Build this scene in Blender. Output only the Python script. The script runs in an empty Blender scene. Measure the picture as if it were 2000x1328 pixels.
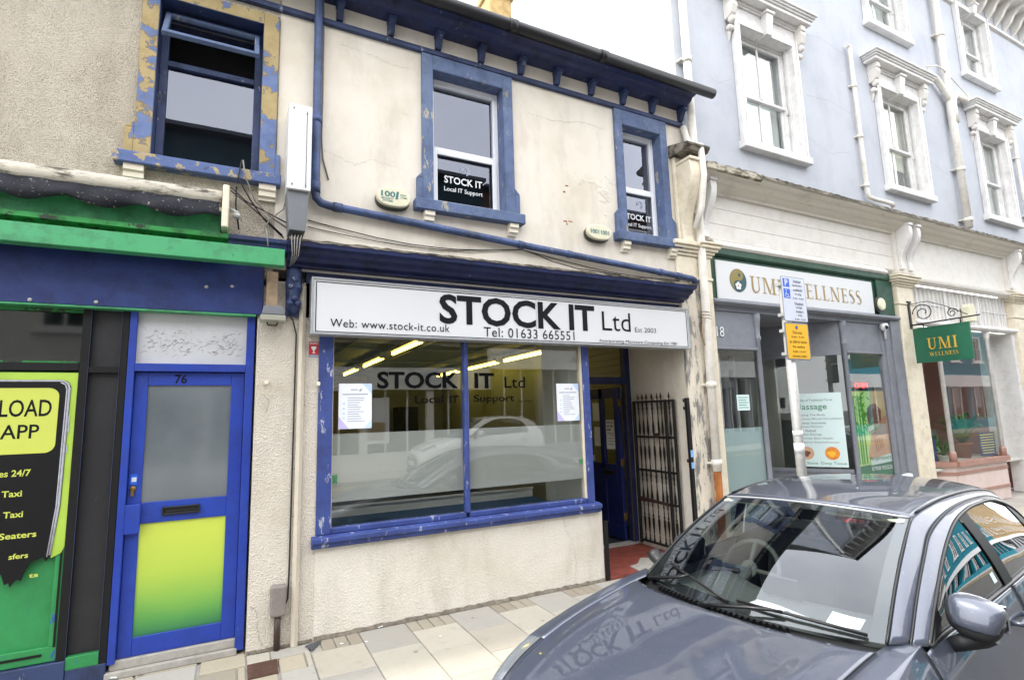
import bpy, math, random
from mathutils import Vector, Matrix
random.seed(7)
sc = bpy.context.scene
COL = sc.collection
R = math.radians
CAMD, CAMH = 4.8, 1.738

# ------------------------------------------------------------------ helpers
def rgb(h, a=1.0):
    h = h.lstrip('#')
    o = []
    for i in (0, 2, 4):
        c = int(h[i:i+2], 16) / 255
        o.append(c / 12.92 if c <= 0.04045 else ((c + 0.055) / 1.055) ** 2.4)
    return (o[0], o[1], o[2], a)

def q(x, z, y=0.0):
    """a point measured on the facade plane, moved to its real depth y"""
    k = (CAMD + y) / CAMD
    return (x * k, CAMH + (z - CAMH) * k)

ORG = {}
class MB:
    def __init__(s):
        s.v = []; s.f = []; s.c = []; s.sm = []
    def add(s, vs, fs, col=None, smooth=False):
        b = len(s.v); s.v += [tuple(p) for p in vs]
        for f in fs:
            s.f.append([b + i for i in f]); s.c.append(col); s.sm.append(smooth)
        return s
    def box(s, x0, x1, y0, y1, z0, z1, col=None):
        if x0 > x1: x0, x1 = x1, x0
        if y0 > y1: y0, y1 = y1, y0
        if z0 > z1: z0, z1 = z1, z0
        v = [(x, y, z) for x in (x0, x1) for y in (y0, y1) for z in (z0, z1)]
        return s.add(v, [(0, 1, 3, 2), (4, 6, 7, 5), (0, 4, 5, 1), (2, 3, 7, 6), (0, 2, 6, 4), (1, 5, 7, 3)], col)
    def obox(s, o, r, u, n, a0, a1, b0, b1, c0, c1, col=None):
        o, r, u, n = map(Vector, (o, r, u, n))
        v = [o + r*a + u*b + n*c for a in (a0, a1) for b in (b0, b1) for c in (c0, c1)]
        return s.add(v, [(0, 1, 3, 2), (4, 6, 7, 5), (0, 4, 5, 1), (2, 3, 7, 6), (0, 2, 6, 4), (1, 5, 7, 3)], col)
    def quad(s, a, b, c, d, col=None):
        return s.add([a, b, c, d], [(0, 1, 2, 3)], col)
    def frame(s, x0, x1, z0, z1, w, y0, y1, wb=None, wt=None):
        wb = w if wb is None else wb; wt = w if wt is None else wt
        s.box(x0, x0+w, y0, y1, z0, z1); s.box(x1-w, x1, y0, y1, z0, z1)
        s.box(x0+w, x1-w, y0, y1, z0, z0+wb); s.box(x0+w, x1-w, y0, y1, z1-wt, z1)
        return s
    def mould(s, prof, x0, x1):
        """extrude a closed (y,z) profile along x"""
        n = len(prof)
        v = [(x0, y, z) for y, z in prof] + [(x1, y, z) for y, z in prof]
        f = [(i, (i+1) % n, n+(i+1) % n, n+i) for i in range(n)]
        return s.add(v, f + [tuple(range(n))[::-1], tuple(range(n, 2*n))])
    def prism(s, poly, fa, fb):
        """poly 2d -> 3d by fa (near) and fb (far)"""
        n = len(poly)
        v = [fa(*p) for p in poly] + [fb(*p) for p in poly]
        f = [(i, (i+1) % n, n+(i+1) % n, n+i) for i in range(n)]
        return s.add(v, f + [tuple(range(n))[::-1], tuple(range(n, 2*n))])
    def xz(s, poly, y0, y1):
        return s.prism(poly, lambda a, b: (a, y0, b), lambda a, b: (a, y1, b))
    def tube(s, pts, r, n=8, cap=True, smooth=True):
        pts = [Vector(p) for p in pts]
        m = len(pts); rs = r if isinstance(r, (list, tuple)) else [r]*m
        vs = []; up = None
        for i, p in enumerate(pts):
            t = (pts[min(i+1, m-1)] - pts[max(i-1, 0)])
            if t.length < 1e-9: t = Vector((0, 0, 1))
            t.normalize()
            if up is None:
                up = Vector((0, 0, 1)) if abs(t.z) < .9 else Vector((1, 0, 0))
            a = t.cross(up)
            if a.length < 1e-6: a = t.cross(Vector((0, 1, 0)))
            a.normalize(); b = a.cross(t).normalized(); up = b
            for k in range(n):
                an = 2*math.pi*k/n
                vs.append(p + (a*math.cos(an) + b*math.sin(an))*rs[i])
        fs = []
        for i in range(m-1):
            for k in range(n):
                fs.append((i*n+k, i*n+(k+1) % n, (i+1)*n+(k+1) % n, (i+1)*n+k))
        s.add(vs, fs, None, smooth)
        if cap:
            b = len(s.v) - m*n
            s.f.append([b+k for k in range(n)][::-1]); s.c.append(None); s.sm.append(False)
            s.f.append([b+(m-1)*n+k for k in range(n)]); s.c.append(None); s.sm.append(False)
        return s
    def lathe(s, c, prof, n=20, axis='z'):
        cx, cy, cz = c; vs = []
        for r, h in prof:
            for k in range(n):
                a = 2*math.pi*k/n; p, t = r*math.cos(a), r*math.sin(a)
                vs.append({'z': (cx+p, cy+t, cz+h), 'y': (cx+p, cy+h, cz+t), 'x': (cx+h, cy+p, cz+t)}[axis])
        m = len(prof)
        fs = [(i*n+k, i*n+(k+1) % n, (i+1)*n+(k+1) % n, (i+1)*n+k) for i in range(m-1) for k in range(n)]
        s.add(vs, fs, None, True)
        b = len(s.v) - m*n
        if prof[0][0] > 1e-4: s.f.append([b+k for k in range(n)][::-1]); s.c.append(None); s.sm.append(False)
        if prof[-1][0] > 1e-4: s.f.append([b+(m-1)*n+k for k in range(n)]); s.c.append(None); s.sm.append(False)
        return s
    def grid(s, P, smooth=True, keep=None):
        n, m = len(P), len(P[0])
        vs = [p for row in P for p in row]
        fs = []
        for i in range(n-1):
            for j in range(m-1):
                if keep and not keep(i, j): continue
                fs.append((i*m+j, i*m+j+1, (i+1)*m+j+1, (i+1)*m+j))
        return s.add(vs, fs, None, smooth)
    def build(s, name, mat, parent=None, bevel=0, tag=None, solid=0, seg=1):
        me = bpy.data.meshes.new(name)
        o = ORG.get(parent, Vector((0, 0, 0))) if parent else Vector((0, 0, 0))
        me.from_pydata([(p[0]-o[0], p[1]-o[1], p[2]-o[2]) for p in s.v], [], s.f)
        me.polygons.foreach_set('use_smooth', s.sm)
        if any(c is not None for c in s.c):
            at = me.color_attributes.new('Col', 'FLOAT_COLOR', 'CORNER')
            for p in me.polygons:
                c = s.c[p.index] or (1, 1, 1, 1)
                for li in p.loop_indices: at.data[li].color = c
        me.materials.append(M[mat] if isinstance(mat, str) else mat)
        me.validate(); me.update()
        ob = bpy.data.objects.new(name, me); COL.objects.link(ob)
        if parent: ob.parent = parent; ORG[ob] = o
        if solid:
            md = ob.modifiers.new('solid', 'SOLIDIFY'); md.thickness = solid; md.offset = -1
        if bevel:
            md = ob.modifiers.new('bevel', 'BEVEL'); md.width = bevel; md.segments = seg
            md.limit_method = 'ANGLE'; md.angle_limit = R(40)
        if tag: tagit(ob, *tag)
        return ob

def tagit(o, label, cat=None, group=None, kind=None):
    if label: o['label'] = label
    if cat: o['category'] = cat
    if group: o['group'] = group
    if kind: o['kind'] = kind
    return o

def thing(name, loc, label, cat, group=None, rz=0):
    o = bpy.data.objects.new(name, None); COL.objects.link(o)
    o.empty_display_size = .1
    o.location = loc; o.rotation_euler = (0, 0, rz)
    ORG[o] = Vector(loc)
    return tagit(o, label, cat, group)

def structure(mb, name, mat):
    return tagit(mb.build(name, mat), None, None, None, 'structure')

# ------------------------------------------------------------------ materials
M = {}
def newmat(name):
    m = bpy.data.materials.new(name); m.use_nodes = True
    nt = m.node_tree; b = nt.nodes['Principled BSDF']
    M[name] = m
    return m, nt, b
def N(nt, t, **k):
    n = nt.nodes.new(t)
    for a, v in k.items():
        if a in n.inputs: n.inputs[a].default_value = v
        else: setattr(n, a, v)
    return n
def L(nt, a, b): nt.links.new(a, b)
def coord(nt, scale=None):
    tc = N(nt, 'ShaderNodeTexCoord')
    if scale is None: return tc.outputs['Object']
    mp = N(nt, 'ShaderNodeMapping'); mp.inputs['Scale'].default_value = scale
    L(nt, tc.outputs['Object'], mp.inputs[0]); return mp.outputs[0]
def noise(nt, scale, detail=4, rough=.55, co=None, out='Fac'):
    n = N(nt, 'ShaderNodeTexNoise'); n.inputs['Scale'].default_value = scale
    n.inputs['Detail'].default_value = detail; n.inputs['Roughness'].default_value = rough
    L(nt, co if co is not None else coord(nt), n.inputs['Vector'])
    return n.outputs[out]
def ramp(nt, fac, stops):
    r = N(nt, 'ShaderNodeValToRGB'); e = r.color_ramp.elements
    while len(e) < len(stops): e.new(.5)
    for i, (p, c) in enumerate(stops):
        e[i].position = p
        e[i].color = c if isinstance(c, (tuple, list)) else (c, c, c, 1)
    L(nt, fac, r.inputs[0]); return r.outputs[0]
def mix(nt, fac, a, b, blend='MIX'):
    m = N(nt, 'ShaderNodeMix', data_type='RGBA'); m.blend_type = blend
    for s, v in ((m.inputs[0], fac), (m.inputs[6], a), (m.inputs[7], b)):
        if isinstance(v, (int, float, tuple)): s.default_value = v
        else: L(nt, v, s)
    return m.outputs[2]
def bump(nt, b, h, strength=.3, dist=.01):
    n = N(nt, 'ShaderNodeBump'); n.inputs['Strength'].default_value = strength; n.inputs['Distance'].default_value = dist
    L(nt, h, n.inputs['Height']); L(nt, n.outputs[0], b.inputs['Normal'])

def plain(name, c, rough=.5, var=.12, scale=6, metal=0, bmp=0, bscale=60, coat=0, spec=None):
    m, nt, b = newmat(name)
    c = rgb(c) if isinstance(c, str) else c
    d = tuple(x*(1-var) for x in c[:3]) + (1,)
    e = tuple(min(1, x*(1+var)) for x in c[:3]) + (1,)
    L(nt, ramp(nt, noise(nt, scale, 5), [(.3, d), (.7, e)]), b.inputs['Base Color'])
    b.inputs['Roughness'].default_value = rough; b.inputs['Metallic'].default_value = metal
    b.inputs['Coat Weight'].default_value = coat
    if spec is not None: b.inputs['Specular IOR Level'].default_value = spec
    if bmp: bump(nt, b, noise(nt, bscale, 4), bmp, .004)
    return m

def worn(name, c, under, amount=.35, rough=.55, scale=14, streak=True, c2=None, dirt='#1d1b1a', dirtamt=.35, bmp=.25):
    """gloss paint on timber with chips to what is under it and grime"""
    m, nt, b = newmat(name)
    base = ramp(nt, noise(nt, 3.0, 5), [(.3, rgb(c)), (.72, rgb(c2 or c))])
    co = coord(nt, (1, 1, .35)) if streak else None
    n1 = noise(nt, scale, 8, .65, co)
    lo = .71 - amount*.34
    chips = ramp(nt, n1, [(lo, 0), (lo+.025, .9)])
    col = mix(nt, chips, base, rgb(under))
    n2 = noise(nt, 5, 9, .75)
    dm = ramp(nt, n2, [(.46, 0), (.70, dirtamt)])
    col = mix(nt, dm, col, rgb(dirt))
    L(nt, col, b.inputs['Base Color'])
    rr = ramp(nt, n2, [(.3, rough-.1), (.7, rough+.15)])
    L(nt, rr, b.inputs['Roughness'])
    bump(nt, b, noise(nt, 35, 6, .6), bmp, .004)
    return m

def render_mat(name, base, dark, light, bscale=70, bstr=.8, bdist=.012, stain=.5, speck=0, patch=None):
    """roughcast / rendered wall"""
    m, nt, b = newmat(name)
    v = N(nt, 'ShaderNodeTexVoronoi'); v.inputs['Scale'].default_value = bscale
    L(nt, coord(nt), v.inputs['Vector'])
    n1 = noise(nt, 1.1, 6, .6); n2 = noise(nt, 2.4, 8, .7, coord(nt, (1, 1, .3)))
    col = ramp(nt, n1, [(.3, rgb(dark)), (.5, rgb(base)), (.72, rgb(light))])
    sm = ramp(nt, n2, [(.5, 0), (.78, stain)])
    col = mix(nt, sm, col, rgb('#6f6656'))
    if speck:
        sp = ramp(nt, v.outputs['Distance'], [(.16, 1.0), (.36, 0.0)])
        n3 = ramp(nt, noise(nt, 3.2, 6, .7), [(.34, .25), (.6, speck)])
        f = N(nt, 'ShaderNodeMath', operation='MULTIPLY'); L(nt, sp, f.inputs[0]); L(nt, n3, f.inputs[1])
        col = mix(nt, f.outputs[0], col, rgb('#4b4438'))
    L(nt, col, b.inputs['Base Color']); b.inputs['Roughness'].default_value = .9
    b.inputs['Specular IOR Level'].default_value = .2
    a = N(nt, 'ShaderNodeMath', operation='ADD')
    nf = noise(nt, bscale*1.6, 5, .6)
    L(nt, v.outputs['Distance'], a.inputs[0]); L(nt, nf, a.inputs[1])
    h = a.outputs[0]
    if patch:   # smooth skim with rough patches showing through
        pm = ramp(nt, noise(nt, patch, 6, .6), [(.6, 0.05), (.65, .8)])
        f = N(nt, 'ShaderNodeMath', operation='MULTIPLY'); L(nt, h, f.inputs[0]); L(nt, pm, f.inputs[1]); h = f.outputs[0]
    bump(nt, b, h, bstr, bdist)
    return m

def fresnel(nt, ior):
    # the same reflectance on both faces of a thin sheet
    fr = N(nt, 'ShaderNodeFresnel'); ge = N(nt, 'ShaderNodeNewGeometry'); mm = N(nt, 'ShaderNodeMapRange')
    mm.inputs['To Min'].default_value = ior; mm.inputs['To Max'].default_value = 1/ior
    L(nt, ge.outputs['Backfacing'], mm.inputs['Value']); L(nt, mm.outputs[0], fr.inputs['IOR'])
    return fr
def glass(name, tint=(1, 1, 1, 1), ior=1.5, boost=1.0, rough=0.0, coat=(1, 1, 1, 1)):
    m, nt, b = newmat(name)
    nt.nodes.remove(b); out = nt.nodes['Material Output']
    fr = fresnel(nt, ior)
    mu = N(nt, 'ShaderNodeMath', operation='MULTIPLY', use_clamp=True); mu.inputs[1].default_value = boost
    L(nt, fr.outputs[0], mu.inputs[0])
    t = N(nt, 'ShaderNodeBsdfTransparent'); t.inputs[0].default_value = tint
    g = N(nt, 'ShaderNodeBsdfGlossy'); g.inputs['Roughness'].default_value = rough; g.inputs['Color'].default_value = coat
    # slight waviness so that reflections are not perfect
    bn = N(nt, 'ShaderNodeBump'); bn.inputs['Strength'].default_value = .04; bn.inputs['Distance'].default_value = .02
    L(nt, noise(nt, .9, 2), bn.inputs['Height']); L(nt, bn.outputs[0], g.inputs['Normal'])
    mx = N(nt, 'ShaderNodeMixShader')
    L(nt, mu.outputs[0], mx.inputs[0]); L(nt, t.outputs[0], mx.inputs[1]); L(nt, g.outputs[0], mx.inputs[2])
    L(nt, mx.outputs[0], out.inputs[0])
    return m

def emit(name, c, s):
    m, nt, b = newmat(name)
    b.inputs['Base Color'].default_value = rgb(c); b.inputs['Emission Color'].default_value = rgb(c)
    b.inputs['Emission Strength'].default_value = s
    return m

# walls
render_mat('pebbledash', '#cdc4b3', '#b8ad9a', '#d5ccbc', 115, 1.0, .010, .35, 1.0)
render_mat('cream_render', '#d9d2c6', '#cbc2b1', '#dfd9ce', 60, .9, .012, .32, 0, 1.3)
render_mat('cream_roughcast', '#d8d0c3', '#c8beac', '#ded7cb', 85, 1.0, .009, .3)
render_mat('cream_riser', '#dad4c9', '#cbc3b4', '#e0dbd2', 70, .8, .006, .35)
render_mat('blue_render', '#b4b8c0', '#a9aeb8', '#babfc7', 40, .2, .006, .16)
render_mat('cream_plaster', '#e0d8c6', '#d2c7b0', '#e8e2d4', 30, .15, .006, .3)
render_mat('grey_stone', '#8d8a84', '#77746e', '#a19e97', 30, .4, .006, .3)
render_mat('dark_teal_render', '#2a3e44', '#23363c', '#32484f', 30, .1, .006, .2)
render_mat('dark_brick', '#4e3a33', '#43322c', '#5b453c', 18, .3, .006, .3)
render_mat('teal_render', '#1f7d8f', '#1b7082', '#2589a0', 30, .1, .006, .1)
render_mat('tan_render', '#a98f66', '#947c58', '#b79c72', 30, .1, .006, .2)
render_mat('brick_red', '#8a5a48', '#74493a', '#996654', 18, .3, .006, .3)

def peeling_pilaster():
    m, nt, b = newmat('peeling_plaster')
    co = coord(nt, (1.6, 1.6, .45))
    n1 = noise(nt, 4.5, 10, .72, co)
    n2 = noise(nt, 16, 8, .7, co)
    col = ramp(nt, n1, [(.36, rgb('#ded5c3')), (.5, rgb('#cfc7b8')), (.54, rgb('#8f8b86')), (.66, rgb('#6c6964'))])
    ch = ramp(nt, n2, [(.63, 0), (.66, .8)])
    col = mix(nt, ch, col, rgb('#4b4642'))
    n3 = ramp(nt, noise(nt, 2.2, 5, .6, co), [(.62, 0), (.68, .7)])
    col = mix(nt, n3, col, rgb('#a07a50'))
    L(nt, col, b.inputs['Base Color']); b.inputs['Roughness'].default_value = .85
    bump(nt, b, n1, .9, .02)
peeling_pilaster()

def mossy(name, base, moss='#4d4a33', thr=.5, amt=.9):
    m, nt, b = newmat(name)
    co = coord(nt, (.5, 1, 1.5))
    n1 = noise(nt, 9, 9, .7, co)
    col = mix(nt, ramp(nt, n1, [(thr, 0), (thr+.12, amt)]), rgb(base), rgb(moss))
    n2 = noise(nt, 2, 5, .6, coord(nt))
    col = mix(nt, ramp(nt, n2, [(.55, 0), (.7, .22)]), col, rgb('#6b5a3d'))
    L(nt, col, b.inputs['Base Color']); b.inputs['Roughness'].default_value = .9
    bump(nt, b, n1, .7, .02)
mossy('weathered_lead', '#8a8478', '#35312a', .44)
mossy('dirty_white', '#d3cec3', '#847c6c', .6, .5)
mossy('mossy_white', '#b9b2a2', '#45422a', .46, .9)
mossy('awning_roller', '#d2cbbc', '#3d372c', .5, .9)

def peeling_surround():
    m, nt, b = newmat('peeling_surround')
    n1 = noise(nt, 5.5, 9, .62); n0 = noise(nt, 2.1, 6, .6)
    a = N(nt, 'ShaderNodeMath', operation='MULTIPLY_ADD'); L(nt, n1, a.inputs[0]); a.inputs[1].default_value = .55; a2 = N(nt, 'ShaderNodeMath', operation='MULTIPLY'); a2.inputs[1].default_value = .45; L(nt, n0, a2.inputs[0]); L(nt, a2.outputs[0], a.inputs[2])
    m1 = ramp(nt, a.outputs[0], [(.512, 0), (.52, 1)])
    yel = ramp(nt, noise(nt, 11, 6), [(.3, rgb('#97855a')), (.7, rgb('#ab986c'))])
    blu = ramp(nt, noise(nt, 13, 6), [(.3, rgb('#4f628f')), (.7, rgb('#65779f'))])
    col = mix(nt, m1, yel, blu)
    edge = ramp(nt, a.outputs[0], [(.500, 0), (.511, .85), (.518, 0)])
    col = mix(nt, edge, col, rgb('#4a3e31'))
    rust = ramp(nt, noise(nt, 26, 8, .7), [(.66, 0), (.69, .7)])
    col = mix(nt, rust, col, rgb('#7f5d3c'))
    L(nt, col, b.inputs['Base Color']); b.inputs['Roughness'].default_value = .7
    bump(nt, b, a.outputs[0], .8, .012)
peeling_surround()
def peeling_sill():
    m, nt, b = newmat('peeling_sill')
    n1 = noise(nt, 12, 9, .66)
    m1 = ramp(nt, n1, [(.56, 0), (.59, 1)])
    col = mix(nt, m1, rgb('#506390'), rgb('#a39370'))
    m2 = ramp(nt, noise(nt, 22, 9, .7), [(.6, 0), (.63, .8)])
    col = mix(nt, m2, col, rgb('#3a3f55'))
    L(nt, col, b.inputs['Base Color']); b.inputs['Roughness'].default_value = .7
    bump(nt, b, n1, .8, .012)
peeling_sill()

worn('blue_surround', '#4b5c84', '#a39c8a', .28, .65, 12, True, '#60718f', '#20222e', .5, .5)
worn('blue_trim', '#253358', '#8a90a2', .22, .55, 14, True, '#32436c', '#101118', .65)
worn('blue_bright', '#1b3796', '#5a74bc', .08, .4, 12, True, '#2342a2', '#0c1024', .35, .15)
worn('blue_shop_frame', '#2b3c7c', '#a9acbb', .30, .55, 18, True, '#3d4f8e', '#181b2e', .45, .4)
worn('blue_navy', '#18224c', '#5a647f', .2, .45, 14, True, '#222f60', '#07080d', .8)
worn('blue_fascia', '#182a68', '#44568c', .05, .5, 9, False, '#223878', '#0a0d1c', .55, .2)
worn('blue_door', '#14225e', '#33468f', .03, .35, 9, False, '#182869', '#080b20', .3, .1)
worn('green_bright', '#3c9460', '#2f7048', .03, .5, 12, False, '#469e6a', '#2a3f32', .8, .15)
worn('green_panel', '#237a42', '#2e4a9c', .2, .5, 16, True, '#2a8a4c', '#1c4b2c', .3, .2)
worn('green_mould', '#1c7434', '#22201c', .45, .55, 9, False, '#2a9a46', '#15130f', .9)
worn('valance', '#171a26', '#8f8a7c', .27, .8, 45, False, '#11141e', '#08080a', .6)
worn('grey_paint', '#787b84', '#b9bac0', .05, .5, 14, True, '#80838c', '#3c3d42', .25, .1)
worn('black_panel', '#19191c', '#4c4d52', .1, .5, 20, True, '#232327', '#0c0c0e', .4, .15)
plain('black_frame', '#101012', .6, .2, 14, spec=.3)
plain('gap_black', '#0a0a0b', .8, .1)
worn('white_paint', '#d8d7d6', '#a39c90', .05, .5, 14, True, '#e0dfde', '#8d877d', .35, .1)
worn('offwhite_paint', '#d6d2cb', '#8e8779', .04, .55, 12, True, '#dbd8d2', '#8b8375', .2, .08)
worn('cream_paint', '#d9cfb8', '#8e8064', .12, .55, 12, True, '#e0d7c4', '#7d6f52', .35, .12)
worn('pink_paint', '#d2bfb8', '#b07f70', .04, .55, 12, True, '#d8c7c1', '#8d6d62', .2, .1)
worn('terracotta_paint', '#a07a6d', '#7d4b3c', .06, .5, 12, True, '#aa8578', '#5b392f', .2, .1)
worn('dark_green', '#16402f', '#3b6f52', .14, .5, 14, False, '#1b4a36', '#08160f', .4, .2)
plain('upvc', '#dfe1e6', .28, .03, 3)
plain('sign_white', '#d2d3d5', .3, .02, 1.5)
plain('sign_frame', '#a7a9ad', .35, .12, 8, .3)
plain('letter_black', '#0e1016', .6, .1, spec=.2)
plain('letter_dark', '#0b0c0f', .9, .1, spec=.08)
plain('letter_white', '#dfe3e6', .5, .03)
plain('gutter_black', '#101218', .45, .35, 9, bmp=.4, bscale=40)
worn('pipe_blue', '#304062', '#77736a', .2, .5, 14, True, '#4a5f90', '#101116', .65)
worn('pipe_white', '#ddd8ce', '#a8977a', .12, .45, 10, True, '#e2dfd8', '#8b7d67', .35, .1)
worn('pipe_rust', '#a8682c', '#c9a56b', .3, .8, 18, True, '#8f5524', '#5b3316', .6, .5)
plain('pipe_cream', '#c2b9a8', .5, .08, 8)
plain('cable_black', '#1b1a1a', .6, .2)
plain('cable_grey', '#7b7873', .6, .2)
plain('box_grey', '#7f7672', .55, .1, 20, bmp=.2)
plain('conduit_brown', '#3d2c26', .45, .2, 10)
plain('alarm_cream', '#d2ceb4', .4, .06, 12)
plain('alarm_base', '#3b3d36', .5, .1)
plain('teal_ink', '#1d6b6e', .5, .05)
plain('red_sticker', '#b3232f', .45, .05)
plain('lamp_grey', '#6d7076', .5, .1)
plain('lamp_glass', '#9a9a8c', .3, .1)
plain('timber_old', '#a28c74', .8, .3, 12, bmp=.5)
plain('concrete', '#9c9891', .9, .15, 18, bmp=.4)
plain('white_scratched', '#bfc0c3', .45, .05, 6)
plain('scratch_ink', '#8e8d8e', .7, .3, 30)
plain('lime_print', '#cfe06a', .35, .03)
plain('lime_label', '#bfc858', .35, .02)
plain('poster_green', '#a3c24a', .35, .2, 2)
plain('print_black', '#0c0c0e', .5, .1, spec=.3)
plain('silver_print', '#a9abb4', .35, .15, 40)
plain('dark_screen', '#0d1413', .04, .2)
plain('frosted', '#b4b8b8', .35, .04, 3)
plain('iron_black', '#1c1b1e', .45, .25, 20, .3, bmp=.2)
plain('iron_rust', '#38241f', .7, .4, 20, .2, bmp=.4)
plain('brass', '#7d6531', .45, .2, 20, .6)
plain('galv_steel', '#b2b2b0', .5, .12, 25, .25)
plain('plate_white', '#cfd4e2', .35, .03)
plain('plate_yellow', '#eeb51c', .4, .03)
plain('plate_blue', '#1f5fd0', .4, .03)
plain('plate_grey', '#7d8088', .45, .1)
plain('gold_letter', '#9a8047', .4, .12, 20)
plain('gold_letter_bright', '#c9a23a', .35, .12, 20)
plain('olive_gold', '#837539', .45, .06)
plain('deep_teal', '#1c4a52', .45, .06)
plain('hanging_green', '#1a5a42', .4, .08)
plain('carpet_blue', '#2a567e', .95, .35, 60, bmp=.6, bscale=200)
plain('carpet_dark', '#25303c', .95, .3, 60)
plain('slatwall', '#a9a595', .6, .05, 4)
plain('ceiling_board', '#8f9488', .8, .08, 3)
plain('interior_teal', '#8e9594', .8, .06, 3)
plain('interior_white', '#c9cac2', .8, .05, 3)
plain('interior_dark', '#26262a', .9, .15, 3)
plain('interior_pink', '#b98f88', .85, .08, 2)
plain('paper', '#e6e9f0', .6, .02)
plain('paper_print', '#8d95a8', .6, .1)
plain('red_tile', '#7d3f36', .6, .25, 10, bmp=.2)
plain('mint_card', '#cfe3e2', .45, .03)
plain('print_green', '#2d7a5a', .5, .05)
plain('print_grey', '#5d6468', .5, .1)
plain('skin_print', '#c9a184', .5, .1, 5)
plain('skin_shade', '#b07f62', .5, .1, 5)
plain('leaf_print', '#4f9f2c', .5, .3, 9)
plain('bamboo_print', '#3f9a2c', .5, .3, 14)
plain('wall_print', '#b9a373', .5, .08, 3)
plain('cloth_print', '#d9d3c4', .5, .05)
plain('orange_print', '#e38a2c', .5, .25, 14)
plain('brown_print', '#6f4632', .5, .3, 14)
plain('flyer_blue', '#27406f', .5, .15, 14)
plain('flyer_yellow', '#d5cf6c', .5, .1)
plain('camera_white', '#cfd0d2', .35, .04)
plain('leaf_green', '#4c7a30', .5, .35, 20)
plain('pot_white', '#dedbd2', .4, .05)
plain('pot_terracotta', '#a86a48', .7, .1)
plain('chimney_stone', '#b79a68', .85, .3, 9, bmp=.5)
plain('slate', '#43464d', .6, .25, 8, bmp=.3)
plain('net_curtain', '#c3c7c3', .8, .05, 6)
plain('blind_cream', '#d6d5bd', .8, .03, 3)
plain('tyre', '#161617', .8, .1)
plain('rim_silver', '#9c9fa5', .3, .05, 8, .8)
plain('car_black', '#121315', .35, .1)
plain('car_trim', '#17181a', .5, .15, 40)
plain('dash_grey', '#3c3f3f', .8, .1, 40)
plain('seat_fabric', '#2c2d31', .9, .15, 60)
plain('liner_cream', '#c2c5ae', .85, .05)
plain('number_plate', '#e4e4de', .4, .03)
plain('chrome', '#c9ccd2', .12, .03, 8, 1.0)
plain('asphalt', '#4c4b4a', .92, .3, 30, bmp=.6, bscale=160)
plain('kerb_stone', '#8b8883', .85, .15, 20, bmp=.3)
plain('line_yellow', '#c9a227', .8, .2, 20)
plain('litter_white', '#e8e8ea', .6, .03)
plain('rust_cover', '#5b4238', .8, .25, 30, .2, bmp=.4)
emit('tube_light', '#ffe062', 4.2)
emit('neon_red', '#ff0a18', .9)
emit('dome_lamp', '#ffe6b8', .7)

glass('window_glass', (.95, .96, .95, 1), 1.5, 1.35)
glass('bay_glass', (.95, .96, .95, 1), 1.5, .6)
glass('upper_glass', (.50, .53, .58, 1), 1.55, 2.5, coat=(.80, .85, 1, 1))
glass('dull_glass', (.8, .84, .84, 1), 1.5, 2.2)
glass('screen_glass', (.84, .90, .87, 1), 1.5, 2.2, coat=(.88, .93, 1, 1))
glass('side_glass', (.30, .34, .36, 1), 1.55, 2.2)

# gradient painted panel (printed yellow to green)
m, nt, b = newmat('gradient_panel')
sx = N(nt, 'ShaderNodeSeparateXYZ'); L(nt, coord(nt), sx.inputs[0])
nz = N(nt, 'ShaderNodeMath', operation='MULTIPLY_ADD'); L(nt, noise(nt, 3, 4), nz.inputs[0]); nz.inputs[1].default_value = .10
L(nt, sx.outputs[2], nz.inputs[2])
L(nt, ramp(nt, nz.outputs[0], [(.27, rgb('#22684a')), (.38, rgb('#4f9248')), (.52, rgb('#7fae4a')), (.72, rgb('#abc24c')), (.98, rgb('#bccb50'))]), b.inputs['Base Color'])
b.inputs['Roughness'].default_value = .35
# obscured reeded glass of the side door
m, nt, b = newmat('obscured_glass')
L(nt, ramp(nt, noise(nt, 2.5, 4), [(.3, rgb('#5d6468')), (.7, rgb('#6b7276'))]), b.inputs['Base Color'])
b.inputs['Roughness'].default_value = .09; b.inputs['Specular IOR Level'].default_value = .6
# frosted film
m, nt, b = newmat('frost_film')
nt.nodes.remove(b); out = nt.nodes['Material Output']
d = N(nt, 'ShaderNodeBsdfDiffuse'); d.inputs[0].default_value = rgb('#bfc2c1')
tl = N(nt, 'ShaderNodeBsdfTranslucent'); tl.inputs[0].default_value = rgb('#c9ccc8')
t = N(nt, 'ShaderNodeBsdfTransparent')
m1 = N(nt, 'ShaderNodeMixShader'); m1.inputs[0].default_value = .3
L(nt, d.outputs[0], m1.inputs[1]); L(nt, tl.outputs[0], m1.inputs[2])
m2 = N(nt, 'ShaderNodeMixShader'); m2.inputs[0].default_value = .08
L(nt, m1.outputs[0], m2.inputs[1]); L(nt, t.outputs[0], m2.inputs[2])
g = N(nt, 'ShaderNodeBsdfGlossy'); g.inputs['Roughness'].default_value = .05
fr = fresnel(nt, 1.5)
m3 = N(nt, 'ShaderNodeMixShader'); L(nt, fr.outputs[0], m3.inputs[0]); L(nt, m2.outputs[0], m3.inputs[1]); L(nt, g.outputs[0], m3.inputs[2])
L(nt, m3.outputs[0], out.inputs[0])
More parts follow.
